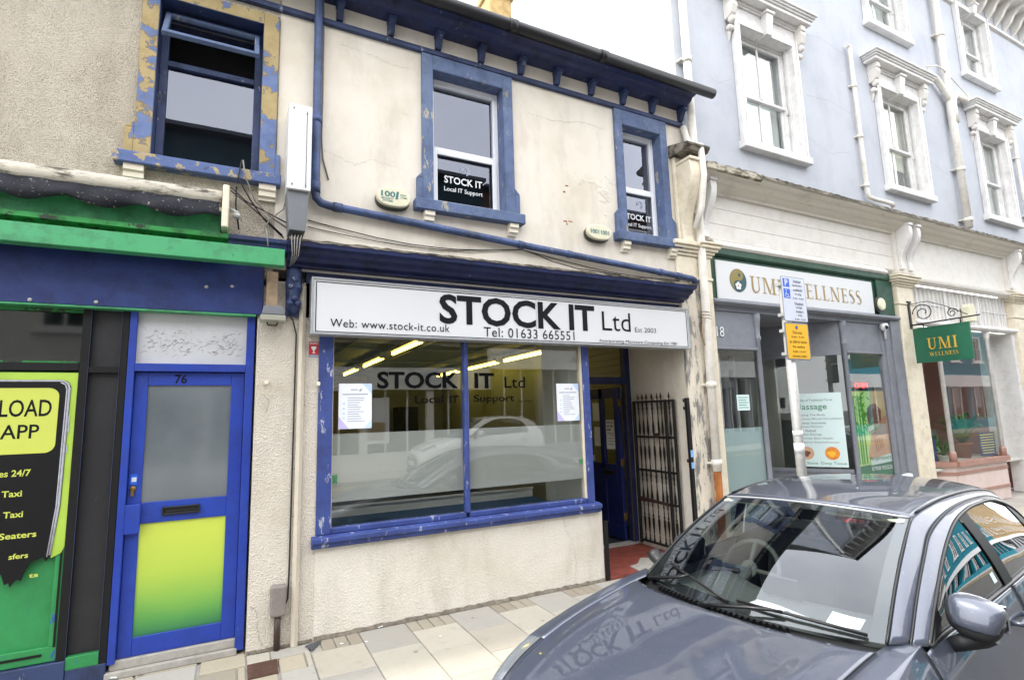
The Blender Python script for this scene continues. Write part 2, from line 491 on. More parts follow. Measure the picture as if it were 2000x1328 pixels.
# paving with per-slab colours
m, nt, b = newmat('paving_slabs')
at = N(nt, 'ShaderNodeAttribute', attribute_name='Col')
n1 = noise(nt, 14, 8, .7); n2 = noise(nt, 2.2, 5, .6); n3 = noise(nt, 90, 3, .5)
c = mix(nt, ramp(nt, n1, [(.3, .12), (.75, 0)]), at.outputs['Color'], rgb('#7b7266'))
c = mix(nt, ramp(nt, n2, [(.5, 0), (.8, .35)]), c, rgb('#98917f'))
c = mix(nt, ramp(nt, n3, [(.62, 0), (.72, .25)]), c, rgb('#5d574e'))
vg = N(nt, 'ShaderNodeTexVoronoi'); vg.inputs['Scale'].default_value = 3.4; L(nt, coord(nt), vg.inputs['Vector'])
c = mix(nt, ramp(nt, vg.outputs['Distance'], [(.05, .55), (.075, 0)]), c, rgb('#4d4842'))
c = mix(nt, ramp(nt, noise(nt, 6.5, 9, .8), [(.55, 0), (.68, .3)]), c, rgb('#6f675a'))
L(nt, c, b.inputs['Base Color']); b.inputs['Roughness'].default_value = .85
bump(nt, b, n3, .25, .003)
# car paint
def paint(name, c, metal, rough=.32, flake=.2):
    m, nt, b = newmat(name)
    fl = noise(nt, 900, 1, .5)
    c = rgb(c); d = tuple(x*(1-flake) for x in c[:3])+(1,); e = tuple(min(1, x*(1+flake)) for x in c[:3])+(1,)
    col = ramp(nt, fl, [(.35, d), (.65, e)])
    dust = ramp(nt, noise(nt, 7, 8, .7), [(.5, 0), (.8, .10)])
    col = mix(nt, dust, col, rgb('#9a9890'))
    sp = ramp(nt, noise(nt, 120, 2, .4), [(.73, 0), (.75, .5)])
    col = mix(nt, sp, col, rgb('#a9a9a6'))
    L(nt, col, b.inputs['Base Color'])
    b.inputs['Metallic'].default_value = metal; b.inputs['Roughness'].default_value = rough
    b.inputs['Coat Weight'].default_value = 1.0; b.inputs['Coat Roughness'].default_value = .02
    b.inputs['Coat IOR'].default_value = 1.55
paint('paint_slate_blue', '#4b5160', .46, .38)
paint('paint_white', '#d9dadb', .0, .3, .02)
# ------------------------------------------------------------------ lettering
FACE = ((1, 0, 0), (0, 0, 1))          # right, up for things facing the street
def txt(s, x0, x1, z0, z1, y, mat, parent, name='lettering', bold=0.0, shear=0.0, fr=None, org=None, th=.002, sp=1.0, label=None):
    """text whose ink fills the rectangle; fr=(right, up) directions, org = origin for those, otherwise x/z world at depth y"""
    cu = bpy.data.curves.new('t', 'FONT'); cu.body = s; cu.size = 1
    cu.offset = bold; cu.shear = shear; cu.extrude = 0; cu.resolution_u = 3; cu.space_character = sp
    cu.align_x = 'LEFT' if fr != 'c' else 'CENTER'
    if '\n' in s: cu.space_line = 1.15
    ob = bpy.data.objects.new('t', cu); COL.objects.link(ob)
    dg = bpy.context.evaluated_depsgraph_get(); dg.update()
    me = bpy.data.meshes.new_from_object(ob.evaluated_get(dg))
    vs = [v.co.copy() for v in me.vertices]; fs = [tuple(p.vertices) for p in me.polygons]
    bpy.data.objects.remove(ob); bpy.data.curves.remove(cu); bpy.data.meshes.remove(me)
    ax, bx = min(v.x for v in vs), max(v.x for v in vs); ay, by = min(v.y for v in vs), max(v.y for v in vs)
    if x1 is None:                       # keep proportions
        x1 = x0 + (bx-ax)/(by-ay)*(z1-z0)
    mb = MB()
    def put(v):
        u = x0 + (v.x-ax)/(bx-ax)*(x1-x0); w = z0 + (v.y-ay)/(by-ay)*(z1-z0)
        if org is None: return (u, y, w)
        return tuple(Vector(org) + Vector(fr[0])*u + Vector(fr[1])*w)
    mb.add([put(v) for v in vs], fs)
    o = mb.build(name, mat, parent)
    if label: o['label'] = label
    return o

# a small serif alphabet of strokes: each stroke is a quad list in a unit cell (height 1)
TK, TN, SF = .15, .06, .055
def _st(x0, x1, y0, y1): return [(x0, y0), (x1, y0), (x1, y1), (x0, y1)]
def _dg(xa, xb, w): return [(xa, 1), (xa+w, 1), (xb+w, 0), (xb, 0)]
def _arc(cx, cy, rx, ry, a0, a1, w0, w1, n=10):
    out = []
    for i in range(n):
        t0, t1 = i/n, (i+1)/n
        p = []
        for t in (t0, t1):
            a = R(a0+(a1-a0)*t); w = (w0+(w1-w0)*t)
            p.append(((cx+(rx)*math.cos(a), cy+(ry)*math.sin(a)), (cx+(rx-w)*math.cos(a), cy+(ry-w*.8)*math.sin(a))))
        out.append([p[0][0], p[1][0], p[1][1], p[0][1]])
    return out
def glyph(c):
    if c == 'U': return .78, [_st(.1, .1+TK, .32, 1), _st(.62, .62+TN, .32, 1), _st(0, .35, 1-SF, 1), _st(.52, .78, 1-SF, 1)] + _arc(.39, .33, .29, .34, 180, 360, TK, TN, 12)
    if c == 'M': return 1.05, [_dg(.16, .50, TK), [(.86, 1), (.90, 1), (.56, 0), (.52, 0)], _st(.12, .12+TN, 0, 1), _st(.80, .80+TK, 0, 1), _st(0, .28, 0, SF), _st(.70, 1.05, 0, SF), _st(.02, .3, 1-SF, 1), _st(.78, 1.03, 1-SF, 1)]
    if c == 'I': return .35, [_st(.1, .1+TK, 0, 1), _st(0, .35, 0, SF), _st(0, .35, 1-SF, 1)]
    if c == 'W': return 1.2, [_dg(.08, .34, TK), [(.66, 1), (.72, 1), (.44, 0), (.38, 0)], _dg(.52, .80, TK), [(1.08, 1), (1.14, 1), (.90, 0), (.84, 0)], _st(0, .32, 1-SF, 1), _st(.46, .76, 1-SF, 1), _st(1.0, 1.2, 1-SF, 1)]
    if c == 'E': return .62, [_st(.1, .1+TK, 0, 1), _st(0, .58, 1-SF, 1), _st(0, .60, 0, SF), _st(.2, .5, .5, .5+SF), _st(.54, .58, .82, 1), _st(.56, .60, 0, .2), _st(.47, .5, .43, .62)]
    if c == 'L': return .6, [_st(.1, .1+TK, 0, 1), _st(0, .35, 1-SF, 1), _st(0, .58, 0, SF), _st(.54, .58, 0, .22)]
    if c == 'N': return .9, [_st(.12, .12+TN, 0, 1), _st(.74, .74+TN, 0, 1), _dg(.1, .62, TK+.02), _st(0, .3, 0, SF), _st(.62, .92, 1-SF, 1), _st(0, .2, 1-SF, 1)]
    if c == 'S': return .55, _arc(.27, .74, .23, .26, 30, 250, .05, .14, 10) + _arc(.27, .27, .25, .27, 70, -150, .14, .05, 10) + [[(.12, .6), (.34, .42), (.42, .5), (.2, .7)]]
    return .35, []
def serif(s, x0, x1, z0, z1, mat, parent, put, name='lettering', caps=None):
    """put(u, w, k) -> 3d point; the k-th stroke is set a hair proud of the one before"""
    adv = 0; items = []
    for i, c in enumerate(s):
        w, st = glyph(c); sc_ = caps[i] if caps else 1.0
        items.append((adv, sc_, st)); adv += (w+.14)*sc_
    W = adv - .14; mb = MB()
    for a, k, st in items:
        for j, p in enumerate(st):
            vs = [put(x0+(a+u*k)/W*(x1-x0), z0+w*k*(z1-z0), j) for u, w in p]
            mb.add(vs, [(0, 1, 2, 3)])
    return mb.build(name, mat, parent)

# ------------------------------------------------------------------ ground
mb = MB(); mb.quad((-140, -90, -.125), (200, -90, -.125), (200, 90, -.125), (-140, 90, -.125))
structure(mb, 'road', 'asphalt')
KY = -1.66
mb = MB()
mb.box(-30, 60, KY, KY+.125, -.12, -.004); mb.box(-30, 130, -10.9, -10.78, -.12, -.004)
structure(mb, 'kerb', 'kerb_stone')
mb = MB(); mb.box(-30, 130, -13.0, -10.9, -.12, 0.0); structure(mb, 'far_pavement', 'concrete')
mb = MB(); mb.box(-30, 60, KY+.125, 1.6, -.12, -.012); structure(mb, 'pavement_bed', 'concrete')
mb = MB()
for y in (-10.45, -10.25): mb.quad((-20, y-.05, -.121), (60, y-.05, -.121), (60, y+.05, -.121), (-20, y+.05, -.121))
structure(mb, 'road_marking', 'line_yellow')

cream = ['#aca598', '#afa99c', '#a9a295', '#b2ac9f', '#aaa599']; grey = ['#a19e97', '#9d9a93', '#a5a29b']; sett = ['#958e80', '#8e8577', '#999184']; beige = ['#ada490', '#a69d8a']
mb = MB()
J = .003
def slab(x0, x1, y0, y1, c):
    c = rgb(random.choice(c)); k = random.uniform(.95, 1.05); c = tuple(min(1, a*k) for a in c[:3])+(1,)
    dz = random.uniform(-.001, .001)
    x0 += J; x1 -= J; y0 += J; y1 -= J; b = .004; z = dz
    v = [(x0, y0, z-.02), (x1, y0, z-.02), (x1, y1, z-.02), (x0, y1, z-.02), (x0, y0, z-b), (x1, y0, z-b), (x1, y1, z-b), (x0, y1, z-b),
         (x0+b, y0+b, z), (x1-b, y0+b, z), (x1-b, y1-b, z), (x0+b, y1-b, z)]
    mb.add(v, [(8, 9, 10, 11), (4, 5, 9, 8), (5, 6, 10, 9), (6, 7, 11, 10), (7, 4, 8, 11), (0, 1, 5, 4), (1, 2, 6, 5), (2, 3, 7, 6), (3, 0, 4, 7)], c)
xs = [.575, .965] + [1.355+.393*i for i in range(24)]
PY1 = KY+.125
for i in range(len(xs)-1):
    x0, x1 = xs[i], xs[i+1]
    if i % 2 == 0:
        n = 4
        sx0 = x0 if i else x0+.085
        n = 4 if i else 3
        for k in range(n): slab(sx0+(x1-sx0)*k/n, sx0+(x1-sx0)*(k+1)/n, -.235, -.02, sett)
        ys = [-.235, -.69, -1.14, PY1]
        for a, b_ in zip(ys, ys[1:]): slab(x0, x1, b_, a, grey if random.random() < .15 else cream)
    else:
        ys = [-.02, -.475, -.92, -1.37, PY1]
        for k, (a, b_) in enumerate(zip(ys, ys[1:])): slab(x0, x1, b_, a, grey if k == 0 else cream)  # row against the wall greyer: the shade there is put into slab colour
# the odd cut pieces by the side door
slab(.345, .525, -.45, -.20, beige); slab(.53, .572, -.45, -.16, cream); slab(.30, .572, -.19, -.03, grey)
slab(.14, .3, -.19, -.03, cream); slab(-.16, .135, -.2, .13, beige); slab(-.17, .075, -.46, -.215, sett)
slab(.08, .13, -.46, -.215, beige); slab(.14, .33, -.56, -.455, beige)
slab(-.55, -.18, -.42, .0, grey); slab(-.66, -.56, -.2, .0, beige); slab(-.78, -.67, -.3, .0, cream)
slab(-.56, -.18, .01, .13, beige); slab(-.78, -.565, .01, .13, cream)
slab(.345, .572, -.9, -.455, grey); slab(-.05, .335, -1.0, -.57, cream); slab(-.45, -.06, -.95, -.47, cream); slab(-.85, -.46, -.9, -.43, grey)
y = -.9
for k in range(2):
    for x in (-.85, -.46, -.06, .34): slab(x, x+.385, max(PY1, y-.46)+(0 if x < .3 else 0), y-.02 if x != -.06 else y-.11, cream)
    y -= .46
for i in range(22):
    x0 = -.86-.4*(i+1)
    o = .2*(i % 2)
    for a in range(4):
        yt = .1-o*.0-.46*a-(0 if i % 2 else .22); slab(x0, x0+.39, max(PY1, yt-.455), min(.1, yt), cream if random.random() < .7 else grey)
for i in range(90):
    x0 = xs[-1]+.4*i
    for a in range(4): slab(x0, x0+.39, max(PY1, -.02-.45*(a+1)), -.02-.45*a, cream if a else grey)  # first row again painted grey for the shade along the wall
structure(mb, 'pavement', 'paving_slabs')

# small things on the pavement
c = thing('drain_cover', (.24, -.32, 0), 'small rusty ribbed metal cover set in the paving below the meter box', 'drain cover')
mb = MB(); mb.box(.143, .335, -.445, -.205, -.01, .003); mb.build('plate', 'rust_cover', c)
mb = MB()
for k in range(15):
    t = .152+.0122*k
    mb.obox((t, -.435, .003), (.12, 1, 0), (0, 0, 1), (1, 0, 0), 0, .22, 0, .003, 0, .006)
mb.build('ribs', 'rust_cover', c)
mb = MB(); mb.add([(.545, -.085, .004), (.675, -.05, .004), (.585, -.2, .004), (.545, -.085, .008), (.675, -.05, .008), (.585, -.2, .008)], [(0, 1, 2), (3, 5, 4), (0, 3, 4, 1), (1, 4, 5, 2), (2, 5, 3, 0)])
mb.build('slate_offcut', 'slate', tag=('dark grey triangular slate piece filling the paving corner by the thin cream pipe', 'slate'))
def scrap(x, y, z, s, label, name='litter_scrap', mat='litter_white'):
    mb = MB(); n = 7; rr = [s*random.uniform(.5, 1) for _ in range(n)]
    v = [(x, y, z+s*.35)] + [(x+rr[k]*math.cos(k*2*math.pi/n), y+rr[k]*math.sin(k*2*math.pi/n)*.7, z+random.uniform(.002, s*.5)) for k in range(n)]
    mb.add(v, [(0, k+1, (k+1) % n+1) for k in range(n)]).build(name, mat, tag=(label, 'litter'))
scrap(-.69, .03, .01, .05, 'crumpled white paper scrap at the left foot of the blue side door', 'paper_scrap')
scrap(.98, -.26, .003, .016, 'tiny white scrap on the joint between the second and third paving column', 'paper_scrap')
scrap(.80, -.20, .003, .02, 'white scrap lying on the small setts right of the slate triangle', 'paper_scrap')
scrap(1.52, -.46, .003, .018, 'white scrap in the middle of the cream slab under the shop window', 'paper_scrap')
scrap(1.15, -.02, .003, .024, 'white cigarette-end sized scrap against the shop wall foot', 'paper_scrap')
scrap(.06, .06, .005, .014, 'small orange leaf on the beige flags by the side door step', 'dry_leaf', 'orange_print')

# ------------------------------------------------------------------ helpers for walls
def wall_holes(mb, x0, x1, z0, z1, y, holes, depth, back=True):
    xs = sorted({x0, x1} | {h[0] for h in holes} | {h[1] for h in holes}); zs = sorted({z0, z1} | {h[2] for h in holes} | {h[3] for h in holes})
    for i in range(len(xs)-1):
        for j in range(len(zs)-1):
            cx, cz = (xs[i]+xs[i+1])/2, (zs[j]+zs[j+1])/2
            if any(h[0] < cx < h[1] and h[2] < cz < h[3] for h in holes): continue
            mb.quad((xs[i], y, zs[j]), (xs[i+1], y, zs[j]), (xs[i+1], y, zs[j+1]), (xs[i], y, zs[j+1]))
            if back: mb.quad((xs[i], y+depth, zs[j]), (xs[i], y+depth, zs[j+1]), (xs[i+1], y+depth, zs[j+1]), (xs[i+1], y+depth, zs[j]))
    for h in holes:
        a, b, c, d = h
        mb.quad((a, y, c), (a, y, d), (a, y+depth, d), (a, y+depth, c)); mb.quad((b, y, c), (b, y+depth, c), (b, y+depth, d), (b, y, d))
        mb.quad((a, y, c), (a, y+depth, c), (b, y+depth, c), (b, y, c)); mb.quad((a, y, d), (b, y, d), (b, y+depth, d), (a, y+depth, d))
    return mb
def corbel(mb, x, z, w=.11, h=.11, d=.10, y=0):
    prof = [(y, z), (y-d, z), (y-d, z-h*.35), (y-d*.75, z-h*.45), (y-d*.75, z-h*.75), (y-d*.45, z-h*.85), (y-d*.4, z-h), (y, z-h)]
    mb.mould(prof[::-1], x-w/2, x+w/2)
def scroll_bracket(mb, x, w, zt, zb, d, y=0):
    """S-shaped bracket seen from the side, extruded along x"""
    n = 14; pr = []
    for i in range(n+1):
        t = i/n; z = zt+(zb-zt)*t
        dd = d*(.22+.78*(0.5+0.5*math.cos(t*math.pi))**1.0)+d*.12*math.sin(t*math.pi*2)
        pr.append((y-dd, z))
    pr = [(y, zt)] + pr + [(y, zb)]
    mb.mould(pr[::-1], x-w/2, x+w/2)
    mb.mould([(y, zt), (y, zt+.04), (y-d*1.12, zt+.04), (y-d*1.12, zt)], x-w/2-.012, x+w/2+.012)

# ================================================================== LEFT BUILDING
LB = thing('terraced_shop', (-2.5, 0, 0), 'beige pebbledashed building with blue side door, green awning board and flaking yellow window surround', 'building')
WX0, WX1, WZ0, WZ1 = -.665, .10, 3.80, 5.19          # upstairs opening
mb = MB(); wall_holes(mb, -8, .235, 2.85, 5.72, 0, [(WX0, WX1, WZ0, WZ1)], .30)
mb.build('wall', 'pebbledash', LB)
mb = MB(); mb.box(.135, .615, 0, .3, -.02, 2.9); mb.box(.135, .60, .3, .5, -.02, 2.9); mb.build('pier', 'cream_roughcast', LB)
mb = MB(); mb.box(-8, .6, .5, .55, 0, 5.6); mb.box(-8, -7.9, .3, 8, 0, 5.7); mb.build('inner_wall', 'interior_dark', LB)
# first-floor window
w = MB()
w.box(WX0-.115, WX0, -.035, -.002, 3.80, 5.30); w.box(WX1, WX1+.125, -.035, -.002, 3.80, 5.30); w.box(WX0, WX1, -.035, -.002, WZ1, 5.30)
w.box(WX0-.175, WX0-.115, -.035, -.002, 3.80, 4.02); w.xz([(WX0-.175, 4.02), (WX0-.115, 4.02), (WX0-.115, 4.08)], -.035, -.002)
w.box(WX1+.125, WX1+.165, -.035, -.002, 3.80, 4.0)
win = w.build('window', 'peeling_surround', LB, bevel=.004)
mb = MB(); mb.box(-.89, .272, -.10, .14, 3.705, 3.80); mb.build('sill', 'peeling_sill', win, bevel=.008)
for x in (-.76, .17): corb = MB(); corbel(corb, x, 3.705, .13, .13, .075); corb.build('corbel', 'cream_plaster', win)
mb = MB()
for a, b_ in ((WX0-.002, WX0+.0025), (WX1-.0025, WX1+.002)): mb.box(a, b_, -.033, .15, 3.80, WZ1)
mb.box(WX0, WX1, -.033, .15, WZ1-.0025, WZ1+.002); mb.build('reveal', 'blue_trim', win)
mb = MB(); mb.frame(WX0+.003, WX1-.003, 3.80, WZ1-.003, .055, .13, .19, wb=.03); mb.box(WX0+.058, WX1-.058, .13, .19, 4.69, 4.74); mb.build('frame', 'blue_trim', win, bevel=.003)
mb = MB(); mb.quad((WX0+.05, .165, 3.82), (WX1-.05, .165, 3.82), (WX1-.05, .165, 4.70), (WX0+.05, .165, 4.70)); mb.build('pane', 'upper_glass', win)
# top-hung sash pushed open
th = R(33); zt = 5.125; SH = .37
def sash(u, w_, n_):  # u across, w_ down the sash, n_ normal
    return (u, .12 - math.sin(th)*w_ - math.cos(th)*n_, zt - math.cos(th)*w_ + (-math.sin(th))*(-n_)*-1)
mb = MB(); o_ = (0, .12, zt); dn = (0, -math.sin(th), -math.cos(th)); nn = (0, -math.cos(th), math.sin(th))
for a0, a1, b0, b1 in ((WX0+.03, WX0+.068, 0, SH), (WX1-.068, WX1-.03, 0, SH), (WX0+.068, WX1-.068, 0, .035), (WX0+.068, WX1-.068, SH-.04, SH)):
    mb.obox(o_, (1, 0, 0), dn, nn, a0, a1, b0, b1, 0, .04)
sa = mb.build('open_sash', 'blue_surround', win, bevel=.004)
mb = MB(); p = [Vector(o_)+Vector(dn)*b_+Vector(nn)*.02+Vector((a, 0, 0)) for a, b_ in ((WX0+.065, .03), (WX1-.065, .03), (WX1-.065, SH-.035), (WX0+.065, SH-.035))]
mb.quad(*p); mb.build('sash_pane', 'dull_glass', sa)
mb = MB(); mb.box(WX0+.3, WX1+.1, .9, .92, 4.0, 5.3); mb.box(WX0-.6, WX1+.6, 1.2, 1.25, 3.2, 5.6); mb.build('room_wall', 'interior_dark', LB)

# eaves moulding, brackets, gutter run over both left buildings
def eaves_part(x0, x1, parent, brs):
    mb = MB()
    mb.mould([(0.0, 5.36), (-.045, 5.365), (-.045, 5.39), (-.03, 5.40), (-.03, 5.425), (-.012, 5.435), (0, 5.435)], x0, x1)
    mb.build('string_moulding', 'blue_trim', parent)
    mb = MB()
    mb.mould([(0, 5.595), (-.14, 5.595), (-.15, 5.62), (-.2, 5.635), (-.22, 5.665), (-.29, 5.675), (-.30, 5.75), (0, 5.75)], x0, x1)
    mb.build('cornice', 'blue_navy', parent)
    for x in brs:
        mb = MB(); mb.mould([(0, 5.593), (-.125, 5.593), (-.125, 5.548), (-.10, 5.535), (-.075, 5.50), (-.06, 5.46), (-.045, 5.437), (0, 5.437)], x-.03, x+.03)
        mb.box(x-.037, x+.037, -.132, 0, 5.56, 5.5925)
        mb.build('eaves_bracket', 'blue_trim', parent, bevel=.003)
eaves_part(-8, .245, LB, [q(.747-.485*k, 0)[0] for k in range(2, 17)])
g = MB(); g.tube([(-8, -.355, 5.70), (.243, -.355, 5.70)], .062, 10); g.build('gutter', 'gutter_black', LB)
mb = MB(); mb.quad((-8, -.32, 5.77), (.243, -.32, 5.77), (.243, 3.4, 8.1), (-8, 3.4, 8.1)); mb.quad((-8, 7, 5.77), (.243, 7, 5.77), (.243, 3.4, 8.1), (-8, 3.4, 8.1)); mb.build('roof', 'slate', LB)

# shopfront
FY = .10
bx, bz = q(0, 2.60)
mb = MB(); mb.box(-6, .17, -.03, .10, 2.60, 3.12); fa = mb.build('fascia_board', 'blue_fascia', LB, bevel=.004)
mb = MB(); mb.box(-6, .12, -.034, .06, 2.585, 2.5985); mb.build('edge_strip', 'green_bright', fa)
mb = MB()
for x, z in ((-.93, 2.63), (-1.3, 2.62), (-.24, 2.8), (-.06, 2.82)): mb.lathe((x, -.034, z), [(.0, -.004), (.012, -.003), (.014, .004)], 10, 'y')
mb.build('fixing_screw', 'galv_steel', fa)
# mouldings between roller and light green board
mb = MB()
mb.mould([(0, 3.05), (-.16, 3.05), (-.17, 3.10), (-.12, 3.12), (-.12, 3.15), (-.19, 3.165), (-.19, 3.20), (-.10, 3.21), (-.06, 3.30), (0, 3.30)], -6, -.10)
mb.build('shop_cornice', 'green_mould', LB)
mb = MB(); mb.mould([(0, 3.10), (-.17, 3.105), (-.18, 3.15), (-.20, 3.17), (-.20, 3.20), (0, 3.235)], -.098, .33); mb.build('shop_cornice', 'blue_navy', LB)
# boarded-up door 76 and panels
DX0, DX1 = q(-.703, 0, FY)[0], q(.112, 0, FY)[0]
mb = MB()
mb.box(DX0-.01, DX0+.035, .03, .16, .10, 2.60); mb.box(DX1-.055, DX1+.005, .03, .16, .03, 2.60)
mb.box(DX0+.035, DX1-.055, .03, .16, 2.135, 2.195)
mb.build('door_frame', 'blue_bright', LB, bevel=.003)
mb = MB(); mb.box(DX0+.035, DX1-.055, .07, .10, 2.197, 2.595); tr = mb.build('transom_board', 'white_scratched', LB)
mb = MB(); rs = random.Random(3)
for k in range(150):
    row = rs.choice([2.43, 2.36, 2.30, 2.30, 2.36]); x = rs.uniform(DX0+.07, DX1-.1); z = row+rs.uniform(-.035, .035)
    a = rs.uniform(-.6, 3.3); l = rs.uniform(.01, .05)
    pts = [(x+math.cos(a+t*rs.uniform(.3, 1.2))*l*t, z+math.sin(a+t*.8)*l*t) for t in (0, .5, 1)]
    w_ = rs.uniform(.0008, .0035)
    for (ax, az), (bx_, bz_) in zip(pts, pts[1:]):
        mb.add([(ax, .0685, az-w_), (bx_, .0685, bz_-w_), (bx_, .0685, bz_+w_), (ax, .0685, az+w_)], [(0, 1, 2, 3)])
mb.build('scribble', 'scratch_ink', tr)
# the door leaf
LX0, LX1, LZ0, LZ1 = DX0+.037, DX1-.057, .115, 2.13
dr = MB()
GX0, GX1 = -.60, -.035+.0
GX0 = q(-.60, 0, .1)[0]; GX1 = q(.0, 0, .1)[0]-.0
GX0, GX1 = LX0+.085, LX1-.095
dr.box(LX0, GX0, .075, .115, LZ0, LZ1); dr.box(GX1, LX1, .075, .115, LZ0, LZ1)
dr.box(GX0, GX1, .075, .115, 2.03, LZ1); dr.box(GX0, GX1, .075, .115, 1.02, 1.17); dr.box(GX0, GX1, .075, .115, LZ0, .24)
door = dr.build('door', 'blue_bright', LB, bevel=.003)
mb = MB(); mb.box(GX0, GX1, .09, .1, 1.17, 2.03); mb.build('door_glass', 'obscured_glass', door)
mb = MB(); mb.box(GX0, GX1, .088, .1, .24, 1.02); mb.build('door_panel', 'gradient_panel', door)
mb = MB(); mb.frame(-.46, -.215, 1.068, 1.128, .014, .055, .0745); mb.box(-.446, -.229, .066, .0745, 1.082, 1.114); mb.build('letter_box', 'car_trim', door, bevel=.003)
mb = MB(); mb.box(LX0-.012, LX0+.09, .035, .0745, .96, 1.165); mb.build('push_plate', 'blue_bright', door, bevel=.004)
mb = MB(); mb.lathe((LX0+.032, .068, 1.275), [(.0, -.004), (.02, -.002), (.022, .006)], 14, 'y'); mb.box(LX0+.022, LX0+.042, .0625, .070, 1.225, 1.27); mb.build('lock', 'brass', door)
mb = MB(); mb.box(LX0+.012, LX0+.056, .0715, .0745, 1.305, 1.38); st = mb.build('sticker', 'plate_blue', door)
mb = MB(); mb.box(LX0+.021, LX0+.051, .0700, .0713, 1.325, 1.358); mb.build('sticker_print', 'plate_white', st)
txt('76', -.425, -.345, 2.045, 2.115, .0735, 'letter_black', door, 'house_number', bold=.02)
mb = MB(); mb.box(DX0-.02, DX1-.04, .02, .30, .0, .05); mb.box(DX0+.0, DX1-.05, .05, .3, .05, .112); mb.build('door_step', 'concrete', LB, bevel=.006)
# black panels and glazing left of the door
PXa, PXb = q(-1.0, 0, .07)[0], q(-.79, 0, .07)[0]
mb = MB()
for x0, x1 in ((-1.012, -.958), (-.775, DX0-.012)): mb.box(x0, x1, .035, .12, .12, 2.60)
mb.box(-6, -1.012, .035, .12, 2.135, 2.19); mb.box(-.958, -.775, .035, .12, 2.12, 2.165)
mb.box(-2.9, -2.84, .035, .12, .12, 2.6)
mb.build('shopfront_frame', 'black_frame', LB, bevel=.003)
mb = MB(); mb.box(-.958, -.775, .075, .12, .20, 2.12); mb.build('black_panel', 'black_panel', LB)
mb = MB(); mb.box(-.958, -.775, .075, .12, 2.165, 2.60); mb.build('black_panel', 'black_panel', LB)
mb = MB(); mb.box(-.777, -.775, .031, .034, .15, 2.6); mb.box(-.960, -.958, .031, .034, .15, 2.6); mb.build('edge_trim', 'blue_trim', LB)
mb = MB(); mb.box(-2.84, -1.012, .085, .1, 2.205, 2.56); mb.build('fanlight', 'dark_screen', LB)
mb = MB(); mb.box(-2.84, -1.015, .06, .1, 2.192, 2.204); mb.box(-2.84, -1.015, .06, .1, 2.56, 2.598); mb.build('fanlight_bead', 'green_mould', LB)
mb = MB(); mb.box(-2.84, -1.012, .08, .12, .22, 2.13); mb.build('shop_board', 'green_panel', LB)
mb = MB(); mb.box(-2.84, -1.012, .05, .0795, .19, .285); mb.box(-1.06, -1.012, .05, .0795, .285, 1.05); mb.box(-.958, -.775, .03, .12, .12, .20); mb.build('bottom_rail', 'green_panel', LB, bevel=.003)
mb = MB(); mb.box(-1.034, -1.022, .045, .0495, .28, .93); mb.box(-1.6, -1.09, .045, .0495, .232, .248); mb.build('black_strip', 'black_frame', LB)
mb = MB(); mb.box(-6, -.958, .02, .14, 0, .185); mb.box(-.957, DX0-.015, .03, .12, .0, .12); mb.build('plinth', 'blue_trim', LB, bevel=.004)
mb = MB(); mb.box(-6, -2.9, .07, .12, .12, 2.12); mb.build('shop_board', 'green_panel', LB)

# light green awning board
ab = MB(); ab.box(-6, .305, -.30, -.20, 2.955, 3.09)
ab.build('awning_board', 'green_bright', bevel=.004, tag=('long light green board running above the blue fascia, sooty along its top', 'awning board'))
# awning roller with scalloped valance
rt = thing('awning', (-3, -.2, 3.45), 'rolled-up shop awning, dirty cream roller above a dark scalloped valance', 'awning')
mb = MB(); mb.tube([(-6, -.2, 3.475), (-.155, -.2, 3.475)], .062, 14); mb.build('roller', 'awning_roller', rt)
mb = MB(); n = 150; P = []
for i in range(n+1):
    x = -6 + 5.83*i/n
    zb = 3.33 - .06*abs(math.sin((x+.24)*math.pi/.43))**1.3
    P.append([(x, -.245+.006*math.sin(x*31), 3.43), (x, -.262+.012*math.sin(x*17), 3.34), (x, -.255+.01*math.sin(x*23+1), zb)])
mb.grid(P).build('valance', 'valance', rt, solid=.004)
mb = MB(); mb.box(-.15, -.105, -.27, -.02, 3.23, 3.57); mb.build('end_bracket', 'cream_paint', rt, bevel=.006)
mb = MB(); mb.tube([(-.10, -.15, 3.42), (-.05, -.15, 3.40), (-.04, -.15, 3.36)], .014, 8); mb.lathe((-.05, -.15, 3.37), [(.0, -.03), (.026, -.02), (.026, .02), (0, .03)], 10, 'x'); mb.build('crank_eye', 'galv_steel', rt)
mb = MB(); mb.box(-6, -.16, -.12, -.03, 3.22, 3.40); mb.build('backing_board', 'green_bright', rt)

# phone poster on boards, torn at the bottom
ps = thing('torn_poster', (-1.5, .07, 1.5), 'torn taxi app poster with yellow label on a black phone, hanging over green boards', 'poster')
y0 = .044
mb = MB()
poly = [(-2.8, 2.12), (-1.014, 2.12), (-1.014, 1.5), (-1.012, .93), (-1.03, .885), (-1.08, .86), (-1.2, 1.0), (-2.8, 1.0)]
mb.xz(poly, y0, y0+.004); mb.build('backing', 'poster_green', ps)
PR = -1.048
mb = MB()   # phone body with ragged bottom
poly = [(-2.5, 2.07), (PR-.05, 2.07), (PR-.018, 2.055), (PR, 2.02), (PR-.005, 1.2), (PR-.035, .87), (PR-.06, .84), (PR-.075, .87)]
poly += [(PR-.14, .845), (PR-.16, .80), (PR-.18, .735), (PR-.205, .745), (PR-.235, .70), (PR-.245, .73), (PR-.265, .72), (PR-.285, .79), (PR-.30, .775), (PR-.33, .85), (PR-.40, .885), (PR-.55, .89), (PR-.8, .86), (PR-1.385, .9)]
mb.xz(poly, y0-.003, y0-.0006); mb.build('phone_print', 'print_black', ps)
